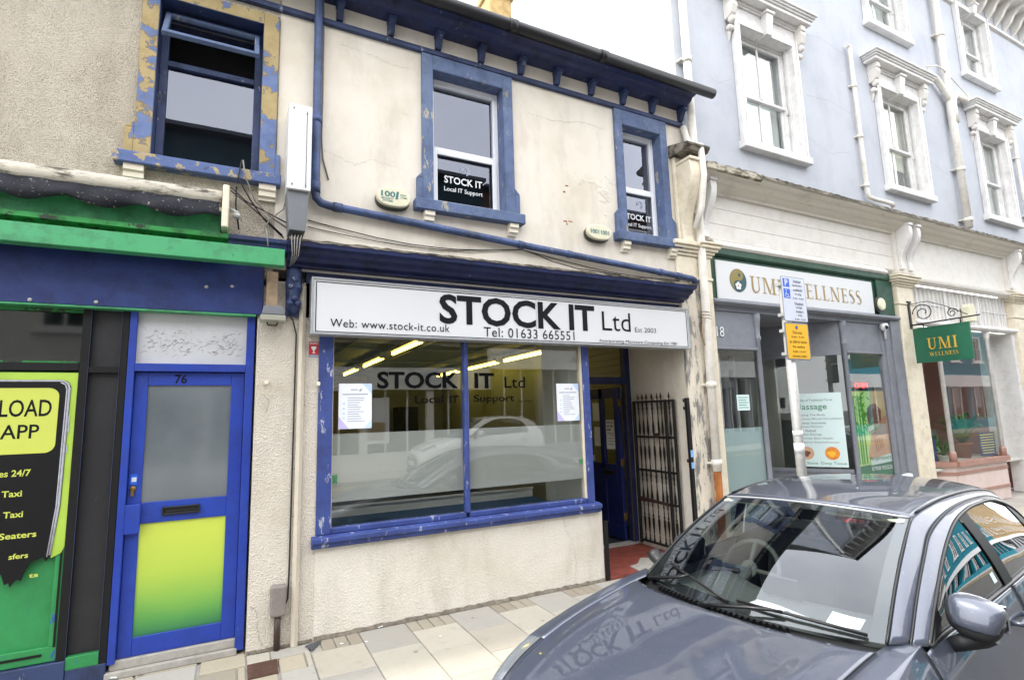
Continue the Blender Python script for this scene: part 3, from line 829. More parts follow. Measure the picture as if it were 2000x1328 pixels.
mb = MB(); mb.tube([(-2.4, y0-.004, 2.062), (PR-.05, y0-.004, 2.062), (PR-.02, y0-.004, 2.045), (PR-.008, y0-.004, 2.01), (PR-.014, y0-.004, 1.2), (PR-.040, y0-.004, .88)], .007, 6); mb.tube([(PR-.06, y0-.003, 2.052), (PR-.032, y0-.003, 2.035), (PR-.022, y0-.003, 2.0), (PR-.027, y0-.003, 1.2), (PR-.055, y0-.003, .87)], .005, 6); mb.build('phone_edge', 'silver_print', ps)
mb = MB(); mb.box(PR-.001, PR+.006, y0-.006, y0-.001, 1.70, 1.82); mb.box(PR-.001, PR+.006, y0-.006, y0-.001, 1.56, 1.61); mb.build('phone_button', 'silver_print', ps)
mb = MB()
poly = [(-2.2, 2.012)] + [(PR-.122+.06*math.sin(R(a)), 1.952+.06*math.cos(R(a))) for a in range(0, 91, 15)] + [(PR-.122+.06*math.cos(R(a)), 1.625-.06*math.sin(R(a))) for a in range(0, 91, 15)] + [(-2.2, 1.565)]
mb.xz(poly, y0-.006, y0-.0035); mb.build('label_print', 'lime_label', ps)
def qt(s, a, b_, c_, d_, m_='letter_black', **k):
    (x0, z0), (x1, z1) = q(a, c_, .065), q(b_, d_, .065)
    txt(s, x0, x1, z0, z1, y0-.0065 if m_ == 'letter_black' else y0-.0045, m_, ps, **k)
# measured on the facade plane
qt('LOAD', -1.404, -1.13, 1.814, 1.93, bold=.012); qt('APP', -1.388, -1.187, 1.668, 1.762, bold=.012)
for a in (('es 24/7', -1.374, -1.212, 1.42, 1.464), ('Taxi', -1.351, -1.247, 1.289, 1.33), ('r Taxi', -1.37, -1.232, 1.155, 1.195), ('Seaters', -1.343, -1.153, 1.02, 1.06), ('sfers', -1.285, -1.186, .89, .925), ('ts', -1.174, -1.125, .761, .785)):
    qt(*a, 'lime_label', bold=.02)
plain('dirty_mortar', '#6f675c', .9, .35, 25, bmp=.6)
plain('lilac_print', '#c3bae6', .5, .05); plain('sky_print', '#bcd2ee', .5, .05); plain('sticker_blue', '#7fb0f0', .4, .05)
# ================================================================== CENTRE BUILDING
CB = thing('terraced_shop', (2.7, 0, 0), 'cream rendered building with two blue-framed upper windows and a wide blue shop window', 'building')
C1, C2 = 1.575, None
W1 = (1.64, 2.43, 3.80, 5.20); W2 = (4.03, 4.63, 3.80, 5.17)
mb = MB(); wall_holes(mb, .2355, 5.02, 3.0, 5.72, -.004, [W1, W2], .30); mb.build('wall', 'cream_render', CB)
SX0, SX1, SZ0, SZ1 = .66, 3.40, .82, 2.62
mb = MB(); mb.box(.616, 3.48, 0, .22, -.02, .70); mb.box(.616, .63, -.0, .22, .70, 2.7); mb.build('stall_riser', 'cream_riser', CB)
mb = MB(); mb.box(.5, 4.78, .0, .10, 2.60, 3.02); mb.build('fascia_backing', 'blue_navy', CB)
def upper_window(o, band_text, slim):
    x0, x1, z0, z1 = o
    w = MB(); s = .11; y0, y1 = -.045, -.006
    w.box(x0-s, x0, y0, y1, z0, 5.355); w.box(x1, x1+s, y0, y1, z0, 5.355); w.box(x0, x1, y0, y1, z1, 5.355)
    for sx, d in ((x0-s, -1), (x1+s, 1)):
        w.box(min(sx, sx+d*.055), max(sx, sx+d*.055), y0, y1, z0, z0+.23)
        w.xz([(sx, z0+.23), (sx+d*.055, z0+.23), (sx, z0+.29)], y0, y1)
    win = w.build('window', 'blue_surround', CB, bevel=.004)
    mb = MB(); mb.box(x0-s-.085, x1+s+.085, -.105, .14, z0-.11, z0-.002); mb.build('sill', 'blue_surround', win, bevel=.008)
    for x in (x0-.05, x1+.07):
        mb = MB(); corbel(mb, x, z0-.11, .10, .12, .085); mb.build('corbel', 'cream_plaster', win)
    mb = MB()
    for a, b_ in ((x0-.002, x0+.0025), (x1-.0025, x1+.002)): mb.box(a, b_, y0+.003, .15, z0, z1)
    mb.box(x0, x1, y0+.003, .15, z1-.0025, z1+.002); mb.build('reveal', 'blue_surround', win)
    zm = z0+.62
    mb = MB(); a, b_ = x0+.003, x1-.003
    mb.frame(a, b_, z0, z1-.003, .055, .10, .17, wb=.05, wt=.07); mb.box(a+.055, b_-.055, .10, .17, zm-.02, zm+.035)
    mb.frame(a+.035, b_-.035, z0+.03, zm, .05, .082, .0995)
    mb.build('frame', 'upvc', win, bevel=.006, seg=2)
    mb = MB(); mb.quad((a+.05, .13, z0+.04), (b_-.05, .13, z0+.04), (b_-.05, .13, zm), (a+.05, .13, zm)); mb.build('pane', 'upper_glass', win)
    mb = MB(); mb.quad((a+.05, .135, zm+.02), (b_-.05, .135, zm+.02), (b_-.05, .135, z1-.06), (a+.05, .135, z1-.06)); mb.build('pane', 'upper_glass', win)
    u0, u1 = (a+.115, b_-.13) if not slim else (a+.085, b_-.02)
    c0 = x0+.19 if not slim else x0+.11
    mb = MB()   # faint angular emblem above the lettering
    cx = (u0+u1)/2+.03; zc = z0+.44
    mb.xz([(cx-.07, zc), (cx-.03, zc+.02), (cx-.02, zc+.06), (cx-.06, zc+.05)], .126, .128); mb.xz([(cx, zc-.03), (cx+.04, zc-.01), (cx+.03, zc+.05), (cx-.01, zc+.07), (cx+.01, zc+.03)], .126, .128)
    mb.build('emblem', 'paper_print', win)
    return win, (a, b_)
win1, _ = upper_window(W1, True, False)
txt('STOCK IT', 1.813, 2.238, 4.10, 4.178, .127, 'letter_white', win1, bold=.02)
txt('Local IT Support', 1.812, 2.241, 4.0, 4.062, .127, 'letter_white', win1, bold=.008)
win2, _ = upper_window(W2, True, True)
txt('STOCK IT', 4.115, 4.545, 4.055, 4.13, .127, 'letter_white', win2, bold=.02)
txt('Local IT Support', 4.11, 4.545, 3.955, 4.015, .127, 'letter_white', win2, bold=.008)
mb = MB(); mb.box(.3, 5.0, 2.6, 2.65, 3.2, 5.9); mb.box(.3, 5.0, .35, 2.6, 5.58, 5.6); mb.box(.3, 5.0, .31, 5.0, 3.0, 3.02); mb.build('room_wall', 'interior_dark', CB)
eaves_part(.2455, 5.05, CB, [q(x, 0, -.06)[0] for x in (.747, 1.236, 1.73, 2.214, 2.698, 3.165, 3.651, 4.126, 4.592, 5.078)])
g = MB(); g.tube([(.244, -.36, 5.70), (5.27, -.36, 5.70)], .062, 12)
for x in (1.2, 2.35, 3.5): g.tube([(x, -.36, 5.70), (x+.09, -.36, 5.70)], .07, 12)
g.build('gutter', 'gutter_black', CB)
mb = MB(); mb.quad((.244, -.32, 5.77), (5.05, -.32, 5.77), (5.05, 3.4, 8.1), (.244, 3.4, 8.1)); mb.quad((.244, 7, 5.77), (5.05, 7, 5.77), (5.05, 3.4, 8.1), (.244, 3.4, 8.1)); mb.build('roof', 'slate', CB)
mb = MB(); mb.box(3.66, 4.1, 2.8, 3.3, 7.2, 9.4); mb.box(3.62, 4.14, 2.76, 3.34, 9.0, 9.1)
ch = mb.build('chimney', 'chimney_stone', CB, bevel=.02)
mb = MB(); mb.lathe((3.88, 3.05, 9.4), [(.11, 0), (.10, .4), (.13, .42), (.13, .46), (.1, .46)], 12); mb.build('chimney_pot', 'pot_terracotta', ch)

# shop cornice
mb = MB()
mb.mould([(0, 3.02), (-.075, 3.02), (-.08, 3.035), (-.15, 3.05), (-.165, 3.08), (-.225, 3.10), (-.235, 3.13), (-.29, 3.14), (-.30, 3.185), (0, 3.235)], .335, 4.80)
co_ = mb.build('shop_cornice', 'blue_navy', CB)
mb = MB(); P = []
rs = random.Random(5)
for i in range(91):
    x = .33+4.47*i/90; P.append([(x, -.004, 3.252+rs.uniform(0, .012)), (x, -.16, 3.222+rs.uniform(0, .006)), (x, -.306+rs.uniform(-.004, .004), 3.189+rs.uniform(0, .010)), (x, -.304, 3.175+rs.uniform(-.006, .004))])
mb.grid(P, smooth=False).build('lead_flashing', 'weathered_lead', co_)
# carved head corbel at the left end
mb = MB()
mb.lathe((.40, -.045, 2.78), [(.02, -.16), (.055, -.12), (.06, -.06), (.045, -.01), (.062, .03), (.068, .09), (.055, .15), (.06, .20), (.03, .24)], 12)
for a, b_, c, s_ in ((.37, -.10, 2.70, .03), (.43, -.10, 2.70, .03), (.40, -.115, 2.74, .028), (.37, -.095, 2.84, .028), (.43, -.095, 2.84, .028), (.40, -.11, 2.90, .03)):
    mb.lathe((a, b_, c), [(0, -s_), (s_*.8, -s_*.6), (s_, 0), (s_*.8, s_*.6), (0, s_)], 8)
mb.box(.34, .46, -.03, 0, 2.60, 3.02); mb.build('carved_corbel', 'blue_trim', CB)
# shop window
mb = MB()
mb.box(.617, .735, -.015, .09, .80, SZ1); mb.box(3.315, 3.395, -.015, .09, .80, SZ1)
mb.box(1.945, 1.985, -.012, .07, .845, SZ1); mb.box(.735, 1.945, .0, .09, .80, .845); mb.box(1.985, 3.315, .0, .09, .80, .845); mb.box(.735, 3.315, .0, .09, 2.52, SZ1)
sw = mb.build('shop_window', 'blue_shop_frame', CB, bevel=.005)
for a in (.735, 3.308): mb = MB(); mb.box(a, a+.007, .01, .1, .845, 2.52); mb.build('inner_bead', 'cream_paint', sw)
mb = MB(); mb.mould([(.22, .70), (-.035, .70), (-.05, .715), (-.05, .735), (-.075, .75), (-.075, .785), (-.02, .798), (.22, .798)], .585, 3.44); mb.build('sill', 'blue_shop_frame', sw, bevel=.003)
for a, b_ in ((.735, 1.945), (1.985, 3.315)): mb = MB(); mb.box(a, b_, .045, .051, .845, 2.53); mb.build('pane', 'window_glass', sw)
for a, b_ in ((.742, 1.945), (1.985, 3.308)): mb = MB(); mb.quad((a, .056, 1.045), (b_, .056, 1.045), (b_, .056, 1.612), (a, .056, 1.612)); mb.build('frosted_film', 'frost_film', sw)
gy = .0425
for s_, a, b_, c, d, bo in (('STOCK', 1.123, 1.903, 1.996, 2.153, .03), ('IT', 2.07, 2.283, 1.996, 2.148, .03), ('Ltd', 2.397, 2.633, 1.999, 2.112, .008), ('Local', 1.47, 1.745, 1.859, 1.934, .018), ('IT', 1.808, 1.90, 1.859, 1.93, .03), ('Support', 2.059, 2.504, 1.845, 1.934, .018), ('Est 2003', 2.541, 2.703, 1.857, 1.877, .01)):
    txt(s_, a, b_, c, d, gy, 'letter_dark', sw, bold=bo)
for a, b_ in ((.752, 1.27), (3.255, 1.245)): mb = MB(); mb.box(a, a+.038, .0405, .0435, 1.20, b_); mb.build('window_sticker', 'green_bright', sw)
# notices on the glass
for k, (x0, x1, lab) in enumerate(((.791, 1.075, 'white notice with blue and violet corners stuck in the left end of the shop window'), (3.003, 3.279, 'white notice with a lilac corner stuck in the right end of the shop window'))):
    n_ = thing('notice', (x0, .04, 1.65), lab, 'notice', 'notices in the shop window')
    mb = MB(); mb.box(x0, x1, .0365, .039, 1.652, 2.043); mb.build('sheet', 'paper', n_)
    mb = MB(); mb.xz([(x0, 1.652), (x0+.09, 1.652), (x0, 1.76)], .0353, .036); mb.build('corner_print', 'lilac_print', n_)
    mb = MB(); mb.xz([(x1, 2.043), (x1-.08, 2.043), (x1, 1.95)], .0353, .036); mb.xz([(x1, 1.652), (x1, 1.73), (x1-.07, 1.652)], .0353, .036); mb.build('corner_print', 'sky_print', n_)
    mb = MB(); mb.box(x0+.10, x0+.16, .0353, .036, 1.985, 1.993); mb.xz([(x0+.165, 1.98), (x0+.20, 2.005), (x0+.19, 1.975)], .0353, .036)
    rs = random.Random(k)
    mb.box(x0+.03, x0+.25, .0353, .036, 1.945, 1.953)
    for j in range(11):
        z = 1.915-.02*j; mb.box(x0+.075, x0+.075+rs.uniform(.07, .16), .0353, .036, z, z+.005)
    mb.build('text_lines', 'paper_print', n_)
    for z in (1.86, 1.815, 1.775, 1.735): mb = MB(); mb.box(x0+.035, x0+.055, .0353, .036, z, z+.018); mb.build('icon', 'sky_print', n_)

# shop interior
mb = MB(); mb.box(.40, 3.39, .3, 1.1, 0, .02); mb.box(.40, 5.1, 1.1, 9.4, 0, .02); mb.build('room_floor', 'carpet_dark', CB)
mb = MB(); mb.box(.66, 3.40, .11, 1.35, .66, .70); mb.build('display_floor', 'carpet_blue', CB)
mb = MB(); mb.box(.66, 3.40, 1.35, 1.38, .66, .80); mb.box(.66, 3.4, 1.32, 1.35, .80, .82)
mb.build('display_skirting', 'interior_white', CB)
mb = MB(); mb.box(.62, .66, .1, 9.4, 0, 2.95); mb.build('side_wall', 'interior_white', CB)
mb = MB(); mb.box(5.1, 5.14, 1.1, 9.4, 0, 2.95); mb.box(.4, 5.1, 9.4, 9.45, 0, 2.95); mb.build('room_wall', 'interior_teal', CB)
mb = MB()
for k in range(27):
    z = .12+.1*k
    mb.box(.4, 3.0, 9.33, 9.395, z, z+.09); mb.box(5.03, 5.095, 1.15, 3.1, z, z+.09); mb.box(.662, .70, 3.0, 9.3, z, z+.09)
mb.build('slatwall', 'slatwall', CB)
mb = MB(); mb.box(3.395, 3.46, .10, 1.0, .0, 2.62); mb.build('recess_wall', 'interior_white', CB)
mb = MB()
for k in range(24): mb.box(3.462, 3.475, .2, .98, .06+.1*k, .15+.1*k)
mb.build('slat_edge', 'slatwall', CB)
mb = MB(); mb.box(.4, 5.1, .1, 9.4, 2.93, 2.98)
for y in (2.2, 4.4, 6.6, 8.8): mb.box(.4, 5.1, y-.03, y+.03, 2.90, 2.93)
for x in (1.6, 2.8, 4.0): mb.box(x-.02, x+.02, .1, 9.4, 2.905, 2.93)
mb.build('ceiling', 'ceiling_board', CB)
mb = MB(); mb.box(3.7, 4.25, 8.9, 9.32, .02, 2.0); mb.box(1.3, 2.0, 7.5, 8.3, .02, .75); mb.build('cupboard', 'interior_dark', CB)
for x, y, lab in ((2.25, 2.3, 'nearest of the left row'), (2.25, 4.5, 'middle of the left row'), (2.25, 6.7, 'farthest of the left row'), (4.62, 3.0, 'nearest of the right row'), (4.62, 4.8, 'middle of the right row'), (4.62, 6.9, 'farthest of the right row')):
    t = thing('ceiling_light', (x, y, 2.9), 'yellowish fluorescent tube light on the shop ceiling, '+lab, 'ceiling light', 'fluorescent lights in the shop')
    mb = MB(); mb.box(x-.05, x+.05, y, y+1.55, 2.80, 2.86); mb.box(x-.02, x+.02, y+.2, y+.24, 2.86, 2.90); mb.box(x-.02, x+.02, y+1.3, y+1.34, 2.86, 2.90); mb.box(x-.06, x+.06, y-.05, y, 2.76, 2.87); mb.build('housing', 'interior_white', t)
    mb = MB(); mb.tube([(x, y+.01, 2.765), (x, y+1.5, 2.765)], .03, 8); mb.build('tube', 'tube_light', t)
t = thing('doormat', (2.3, .5, .70), 'blue mat lying on the carpet inside the shop window', 'mat')
mb = MB(); mb.box(1.95, 2.65, .55, .75, .701, .716); mb.build('mat', 'carpet_blue', t, bevel=.004); mb = MB(); mb.box(1.95, 2.65, .545, .5495, .701, .712); mb.build('edge', 'blue_navy', t)
mb = MB(); mb.tube([(1.0, .35, .715), (1.05, .32, .73), (1.15, .31, .725), (1.22, .33, .712)], [.012, .016, .012, .008], 6); mb.build('paper_curl', 'litter_white', tag=('curled white strip lying on the blue carpet behind the left pane', 'paper strip'))

# entrance recess
mb = MB(); mb.box(4.79, 4.88, .0, 1.05, -.01, 2.98); mb.build('recess_wall', 'cream_roughcast', CB)
mb = MB(); mb.box(3.48, 4.79, .10, 1.2, 2.70, 2.74); mb.build('recess_ceiling', 'interior_white', CB)
mb = MB(); mb.box(3.482, 4.788, -.005, 1.0, -.03, .02); mb.build('recess_floor', 'red_tile', CB)
mb = MB()
for a in ([(3.95, .0), (4.788, .0), (4.788, .50), (4.45, .36), (4.30, .42), (4.12, .25), (3.98, .22)],):
    mb.prism(a, lambda u, v: (u, v-.004, .021), lambda u, v: (u, v-.004, .024))
mb.build('floor_patch', 'concrete', CB)
mb = MB(); mb.box(3.49, 3.53, -.028, .0, 0, .60); mb.build('corner_strip', 'black_frame', CB)
mb = MB()
mb.box(4.70, 4.788, 1.0, 1.09, .02, 2.70); mb.box(3.46, 3.53, 1.0, 1.09, .02, 2.70); mb.box(3.53, 4.70, 1.0, 1.09, 2.10, 2.19); mb.box(3.53, 4.70, 1.0, 1.09, 2.64, 2.70)
df = mb.build('door_frame', 'blue_navy', CB, bevel=.003)
mb = MB(); mb.quad((3.53, 1.05, 2.19), (4.70, 1.05, 2.19), (4.70, 1.05, 2.64), (3.53, 1.05, 2.64)); mb.build('fanlight_pane', 'window_glass', df)
mb = MB(); mb.box(3.46, 4.79, .985, 1.09, .02, .045); mb.build('threshold', 'galv_steel', df)
mb = MB(); mb.box(4.692, 4.699, .985, 1.0, .045, 2.10); mb.build('gold_edge', 'brass', df)
# inner door, open inwards along the wall
hx, hy = 4.68, 1.10
def dbox(mb, a0, a1, z0, z1, n0=0, n1=.045): mb.box(hx-n1, hx-n0, hy+a0, hy+a1, z0, z1)
mb = MB()
dbox(mb, 0, .11, .05, 2.06); dbox(mb, .68, .79, .05, 2.06); dbox(mb, .35, .44, .95, 2.06); dbox(mb, .11, .68, 1.92, 2.06); dbox(mb, .11, .68, .80, 1.02); dbox(mb, .11, .68, .05, .22); dbox(mb, .35, .44, .22, .80)
d2 = mb.build('door', 'blue_door', CB, bevel=.004)
mb = MB(); dbox(mb, .11, .35, .22, .80, .012, .03); dbox(mb, .44, .68, .22, .80, .012, .03); mb.build('door_panel', 'blue_door', d2)
mb = MB(); dbox(mb, .11, .35, 1.02, 1.92, .02, .024); dbox(mb, .44, .68, 1.02, 1.92, .02, .024); mb.build('door_glass', 'dull_glass', d2)
mb = MB(); dbox(mb, .13, .32, 1.22, 1.62, .026, .028); dbox(mb, .46, .62, 1.60, 1.86, .026, .028); dbox(mb, .46, .60, 1.25, 1.52, .026, .028); dbox(mb, .62, .67, 1.04, 1.12, .026, .028); nd = mb.build('door_notice', 'paper', d2)
txt('SINGLE FILE\nAND HERE\nPLEASE', -(hy+.305), -(hy+.145), 1.47, 1.60, 0, 'letter_black', nd, fr=((0, -1, 0), (0, 0, 1)), org=(hx-.0292, 0, 0), bold=.02)
mb = MB()
for z in (1.43, 1.40, 1.36, 1.32, 1.28): mb.box(hx-.0292, hx-.0285, hy+.15, hy+.15+random.uniform(.08, .14), z, z+.008)
mb.build('notice_lines', 'print_grey', nd)
mb = MB(); mb.box(hx-.055, hx-.046, hy+.16, hy+.40, .875, .935); mb.build('letter_plate', 'iron_black', d2, bevel=.003)
for z in (.35, 1.05, 1.85):
    mb = MB(); mb.box(hx-.05, hx+.004, hy-.008, hy-.001, z-.045, z+.045); mb.tube([(hx-.05, hy-.012, z-.05), (hx-.05, hy-.012, z+.05)], .007, 8); mb.build('hinge', 'brass', d2)

def hair_crack(pts, y, parent, w_=.003, seed=1):
    w_ *= .7
    mb = MB(); rs = random.Random(seed); P = []
    for (x0, z0), (x1, z1) in zip(pts, pts[1:]):
        for t in range(14): P.append((x0+(x1-x0)*t/14+rs.uniform(-.008, .008), z0+(z1-z0)*t/14+rs.uniform(-.008, .008)))
    for (a, b_), (c, d) in zip(P, P[1:]):
        k = w_*rs.uniform(.3, 1.2)
        n_ = Vector((-(d-b_), c-a)).normalized()*k
        mb.add([(a-n_.x, y, b_-n_.y), (c-n_.x, y, d-n_.y), (c+n_.x, y, d+n_.y), (a+n_.x, y, b_+n_.y)], [(0, 1, 2, 3)])
    return mb.build('hairline_crack', 'scratch_ink', parent)
mb = MB(); rs = random.Random(21); P = []
for i in range(81):
    x = .62+2.86*i/80; w_ = .014+rs.uniform(0, .014); P.append([(x, -.001, .022+rs.uniform(0, .012)), (x, -w_*.6, .014), (x, -w_, .001)])
mb.grid(P, smooth=False).build('mortar_fillet', 'dirty_mortar', CB)
mb = MB(); P = []
for i in range(41):
    x = .14+.47*i/40; w_ = .008+rs.uniform(0, .010); P.append([(x, -.001, .012+rs.uniform(0, .010)), (x, -w_*.6, .008), (x, -w_, .001)])
mb.grid(P, smooth=False).build('mortar_fillet', 'dirty_mortar', LB)
hair_crack([(3.0, .70), (3.02, .56), (3.10, .45), (3.13, .22), (3.1, .03)], -.0015, CB, .0022)
hair_crack([(.62, 4.14), (.9, 4.05), (1.05, 4.13), (1.3, 4.10)], -.0055, CB, .002, 2)
hair_crack([(2.75, 5.02), (3.1, 5.0), (3.5, 5.08), (3.8, 5.06)], -.0055, CB, .003, 3)
hair_crack([(.75, 5.22), (1.0, 5.2), (1.25, 5.15), (1.45, 5.16)], -.0055, CB, .002, 4)
hair_crack([(.15, .34), (.20, .30), (.22, .12), (.25, .03)], -.0015, LB, .002, 5)
hair_crack([(.20, 1.95), (.24, 1.9), (.22, 1.8)], -.0015, LB, .002, 6)
# iron gate folded back against the right side of the recess
gt = thing('iron_gate', (4.72, .5, .02), 'black wrought iron gate with twisted bars and rusty spear tips folded back in the doorway', 'gate')
gx = 4.725
def bar(mb, y, z0, z1, s): mb.box(gx-s/2, gx+s/2, y-s/2, y+s/2, z0, z1)
mb = MB(); bar(mb, .88, .06, 1.86, .032); bar(mb, .15, .06, 1.86, .03); bar(mb, .29, .09, 1.86, .03)
for z in (.10, .60, .98, 1.40, 1.845): mb.box(gx-.012, gx+.012, .165, .865, z-.013, z+.013)
mb.build('gate_frame', 'iron_black', gt, bevel=.002)
mb = MB(); mb.obox((gx-.03, .30, .60), (0, .55, .03), (0, 0, 1), (1, 0, 0), 0, 1, -.018, .018, -.008, .008); mb.box(gx-.045, gx-.014, .42, .49, 1.39, 1.45); mb.build('bolt', 'iron_rust', gt)
for y in (.79, .71, .63, .53, .43, .36, .22):
    mb = MB(); n = 60; pts = []
    vs = []; s_ = .0075
    for i in range(n+1):
        z = .10+1.745*i/n; ph = (z*26)
        k = 1.0 if int(z/.12) % 2 == 0 else .55
        tw = ph if int((z+.02)/.21) % 2 == 0 else 0
        for c_ in range(4):
            a = tw+c_*math.pi/2+.785; vs.append((gx+math.cos(a)*s_*1.5*(1+.35*math.sin(z*22)), y+math.sin(a)*s_*1.5*(1+.35*math.sin(z*22)), z))
    mb.add(vs, [(i*4+c_, i*4+(c_+1) % 4, (i+1)*4+(c_+1) % 4, (i+1)*4+c_) for i in range(n) for c_ in range(4)])
    b_ = mb.build('twisted_bar', 'iron_black', gt)
    mb = MB(); mb.lathe((gx, y, 1.858), [(.006, 0), (.006, .02), (.016, .035), (.010, .06), (0, .105)], 6); mb.build('spear_tip', 'iron_rust', b_)
gp = thing('gate_post', (4.80, -.03, .02), 'flat black steel gate post with two blue stickers on the peeling pillar', 'gate post')
mb = MB(); mb.box(4.755, 4.80, -.045, -.002, .02, 1.87); mb.build('post', 'iron_black', gp, bevel=.003)
mb = MB(); mb.box(4.758, 4.797, -.0475, -.0455, 1.18, 1.26); mb.box(4.758, 4.797, -.0475, -.0455, 1.05, 1.12); mb.build('blue_sticker', 'sticker_blue', gp)
mb = MB()
for z in (1.84, 1.75, 1.14): mb.box(4.726, 4.755, -.03, -.015, z-.012, z+.012); mb.lathe((4.727, -.022, z), [(.011, -.02), (.011, .02)], 8)
mb.build('hinge_pin', 'iron_black', gp)

# the big sign
sg = thing('shop_sign', (2.6, -.12, 2.7), 'long white shop sign in a grey frame, black lettering with web address and telephone number', 'sign')
a0, b0 = q(.545, 2.462, -.15); a1, b1 = q(4.93, 2.965, -.15)
mb = MB(); mb.frame(a0, a1, b0, b1, .02, -.16, -.004); mb.build('frame', 'sign_frame', sg, bevel=.004)
mb = MB(); mb.box(a0+.02, a1-.02, -.148, -.02, b0+.02, b1-.02); mb.build('panel', 'sign_white', sg)
mb = MB(); mb.frame(a0+.0352, a1-.0352, b0+.022, b1-.0352, .007, -.1505, -.1482); mb.build('gasket', 'letter_black', sg)
mb = MB(); mb.box(2.68, 2.684, -.1492, -.1482, b0+.03, b1-.03); mb.build('panel_joint', 'sign_frame', sg)
ty = -.1515
txt('STOCK IT', 1.648, 3.402, 2.585, 2.868, ty, 'letter_black', sg, bold=.028)
txt('Ltd', 3.50, 3.888, 2.605, 2.815, ty, 'letter_black', sg, bold=-.004)
txt('Est 2003', 3.948, 4.254, 2.608, 2.662, ty, 'letter_black', sg, bold=-.01)
txt('Web: www.stock-it.co.uk', .683, 1.746, 2.508, 2.578, ty, 'letter_black', sg, sp=1.08)
txt('Tel: 01633 665551', 2.095, 3.134, 2.482, 2.576, ty, 'letter_black', sg, sp=1.08)
txt('Incorporating Microcare Computing Est 1981', 3.454, 4.568, 2.468, 2.512, ty, 'letter_black', sg, shear=.2)

# pipes and cables of this wall
dp = thing('drainpipe', (.56, -.05, 4.5), 'worn blue drainpipe dropping from the gutter then slanting right above the shop cornice', 'drainpipe')
mb = MB(); mb.tube([(.525, -.34, 5.66), (.53, -.2, 5.58), (.545, -.075, 5.42), (.548, -.06, 5.2), (.552, -.06, 3.72), (.56, -.06, 3.655), (.60, -.06, 3.615), (.67, -.06, 3.60), (2.6, -.06, 3.475), (4.97, -.06, 3.335), (5.01, -.06, 3.325), (5.03, -.06, 3.27)], .036, 12)
mb.build('pipe', 'pipe_blue', dp)
for pts in ([(.552, -.06, 4.42), (.552, -.06, 4.36)], [(.552, -.06, 3.80), (.552, -.06, 3.70)], [(.70, -.06, 3.598), (.78, -.06, 3.593)], [(2.55, -.06, 3.478), (2.61, -.06, 3.474)], [(3.15, -.06, 3.443), (3.2, -.06, 3.44)], [(4.45, -.06, 3.366), (4.50, -.06, 3.363)], [(4.72, -.06, 3.35), (4.8, -.06, 3.345)]):
    mb = MB(); mb.tube(pts, .042, 12); mb.build('collar', 'pipe_blue', dp)
mb = MB(); mb.tube([(.59, -.03, 5.6), (.60, -.012, 5.3), (.603, -.012, 4.6), (.60, -.012, 4.25), (.615, -.012, 4.05), (.665, -.012, 3.86)], .007, 6); mb.build('cable', 'cable_grey', tag=('loose grey-brown cable hanging beside the blue vertical drainpipe', 'cable'))
mb = MB(); mb.tube([(.475, -.032, 2.87), (.472, -.032, .0)], .026, 4, smooth=False); mb.build('pipe_cover', 'pipe_cream', tag=('thin square cream pipe running down the wall left of the shop window', 'pipe'))
mb = MB(); mb.tube([(.36, -.04, 2.62), (.40, -.03, 2.57), (.43, -.02, 2.45), (.428, -.012, 1.5), (.425, -.012, .6), (.42, -.012, .36), (.40, -.03, .31), (.372, -.05, .30)], .006, 6); mb.build('cable', 'cable_black', tag=('thin black cable hanging from the floodlight down to the meter box', 'cable'))
def droop(a, b_, sag, y=-.02, n=14, r=.005, mat='cable_black'):
    mb = MB(); rs = random.Random(int(a[0]*1000))
    mb.tube([(a[0]+(b_[0]-a[0])*t/n, y+rs.uniform(-.006, .006), a[1]+(b_[1]-a[1])*t/n-sag*math.sin(math.pi*t/n)) for t in range(n+1)], r, 5)
    return mb
droop((.5, 3.46), (2.62, 3.44), .10).build('cable', 'cable_black', tag=('black cable drooping from the box sign to the middle of the blue pipe', 'cable'))
droop((.5, 3.40), (2.60, 3.44), .09, r=.004).build('cable', 'cable_black', tag=('lower thin black cable drooping over the left half of the shop cornice', 'cable'))
droop((2.62, 3.44), (4.9, 3.30), .06).build('cable', 'cable_black', tag=('black cable running beneath the right half of the slanting blue pipe', 'cable'))
mb = MB(); mb.tube([(2.62, -.02, 3.44), (2.75, -.05, 3.40), (2.95, -.08, 3.33), (3.3, -.03, 3.30), (3.9, -.02, 3.29)], .006, 5); mb.build('cable', 'cable_black', tag=('kinked black cable dropping from the pipe middle to the cornice top', 'cable'))
ct = thing('cable_tangle', (.1, -.05, 3.5), 'tangle of grey and black wires under the peeling window sill', 'cables')
for pts, m_ in (([(-.02, -.12, 3.86), (.0, -.13, 3.72), (.08, -.06, 3.55), (.2, -.04, 3.44), (.33, -.03, 3.36)], 'cable_grey'), ([(-.03, -.115, 3.86), (-.05, -.115, 3.70), (.05, -.05, 3.55), (.16, -.04, 3.40), (.31, -.03, 3.27)], 'cable_black'),
               ([(-.1, -.1, 3.62), (.02, -.04, 3.54), (.2, -.04, 3.46), (.34, -.03, 3.40)], 'cable_black'), ([(-.1, -.08, 3.60), (.05, -.05, 3.50), (.22, -.04, 3.36), (.30, -.03, 3.29)], 'cable_black'),
               ([(.33, -.02, 3.66), (.3, -.03, 3.52), (.2, -.05, 3.41), (.16, -.06, 3.33), (.17, -.28, 3.22), (.18, -.31, 3.10)], 'cable_grey'), ([(-.06, -.03, 3.66), (-.06, -.03, 3.5), (-.03, -.03, 3.3)], 'cable_black')):
    mb = MB(); mb.tube(pts, .006, 5); mb.build('wire', m_, ct)
ct = thing('cable_bundle', (.33, -.3, 3.1), 'bunch of thin grey wires looping over the navy cornice below the white box sign', 'cables')
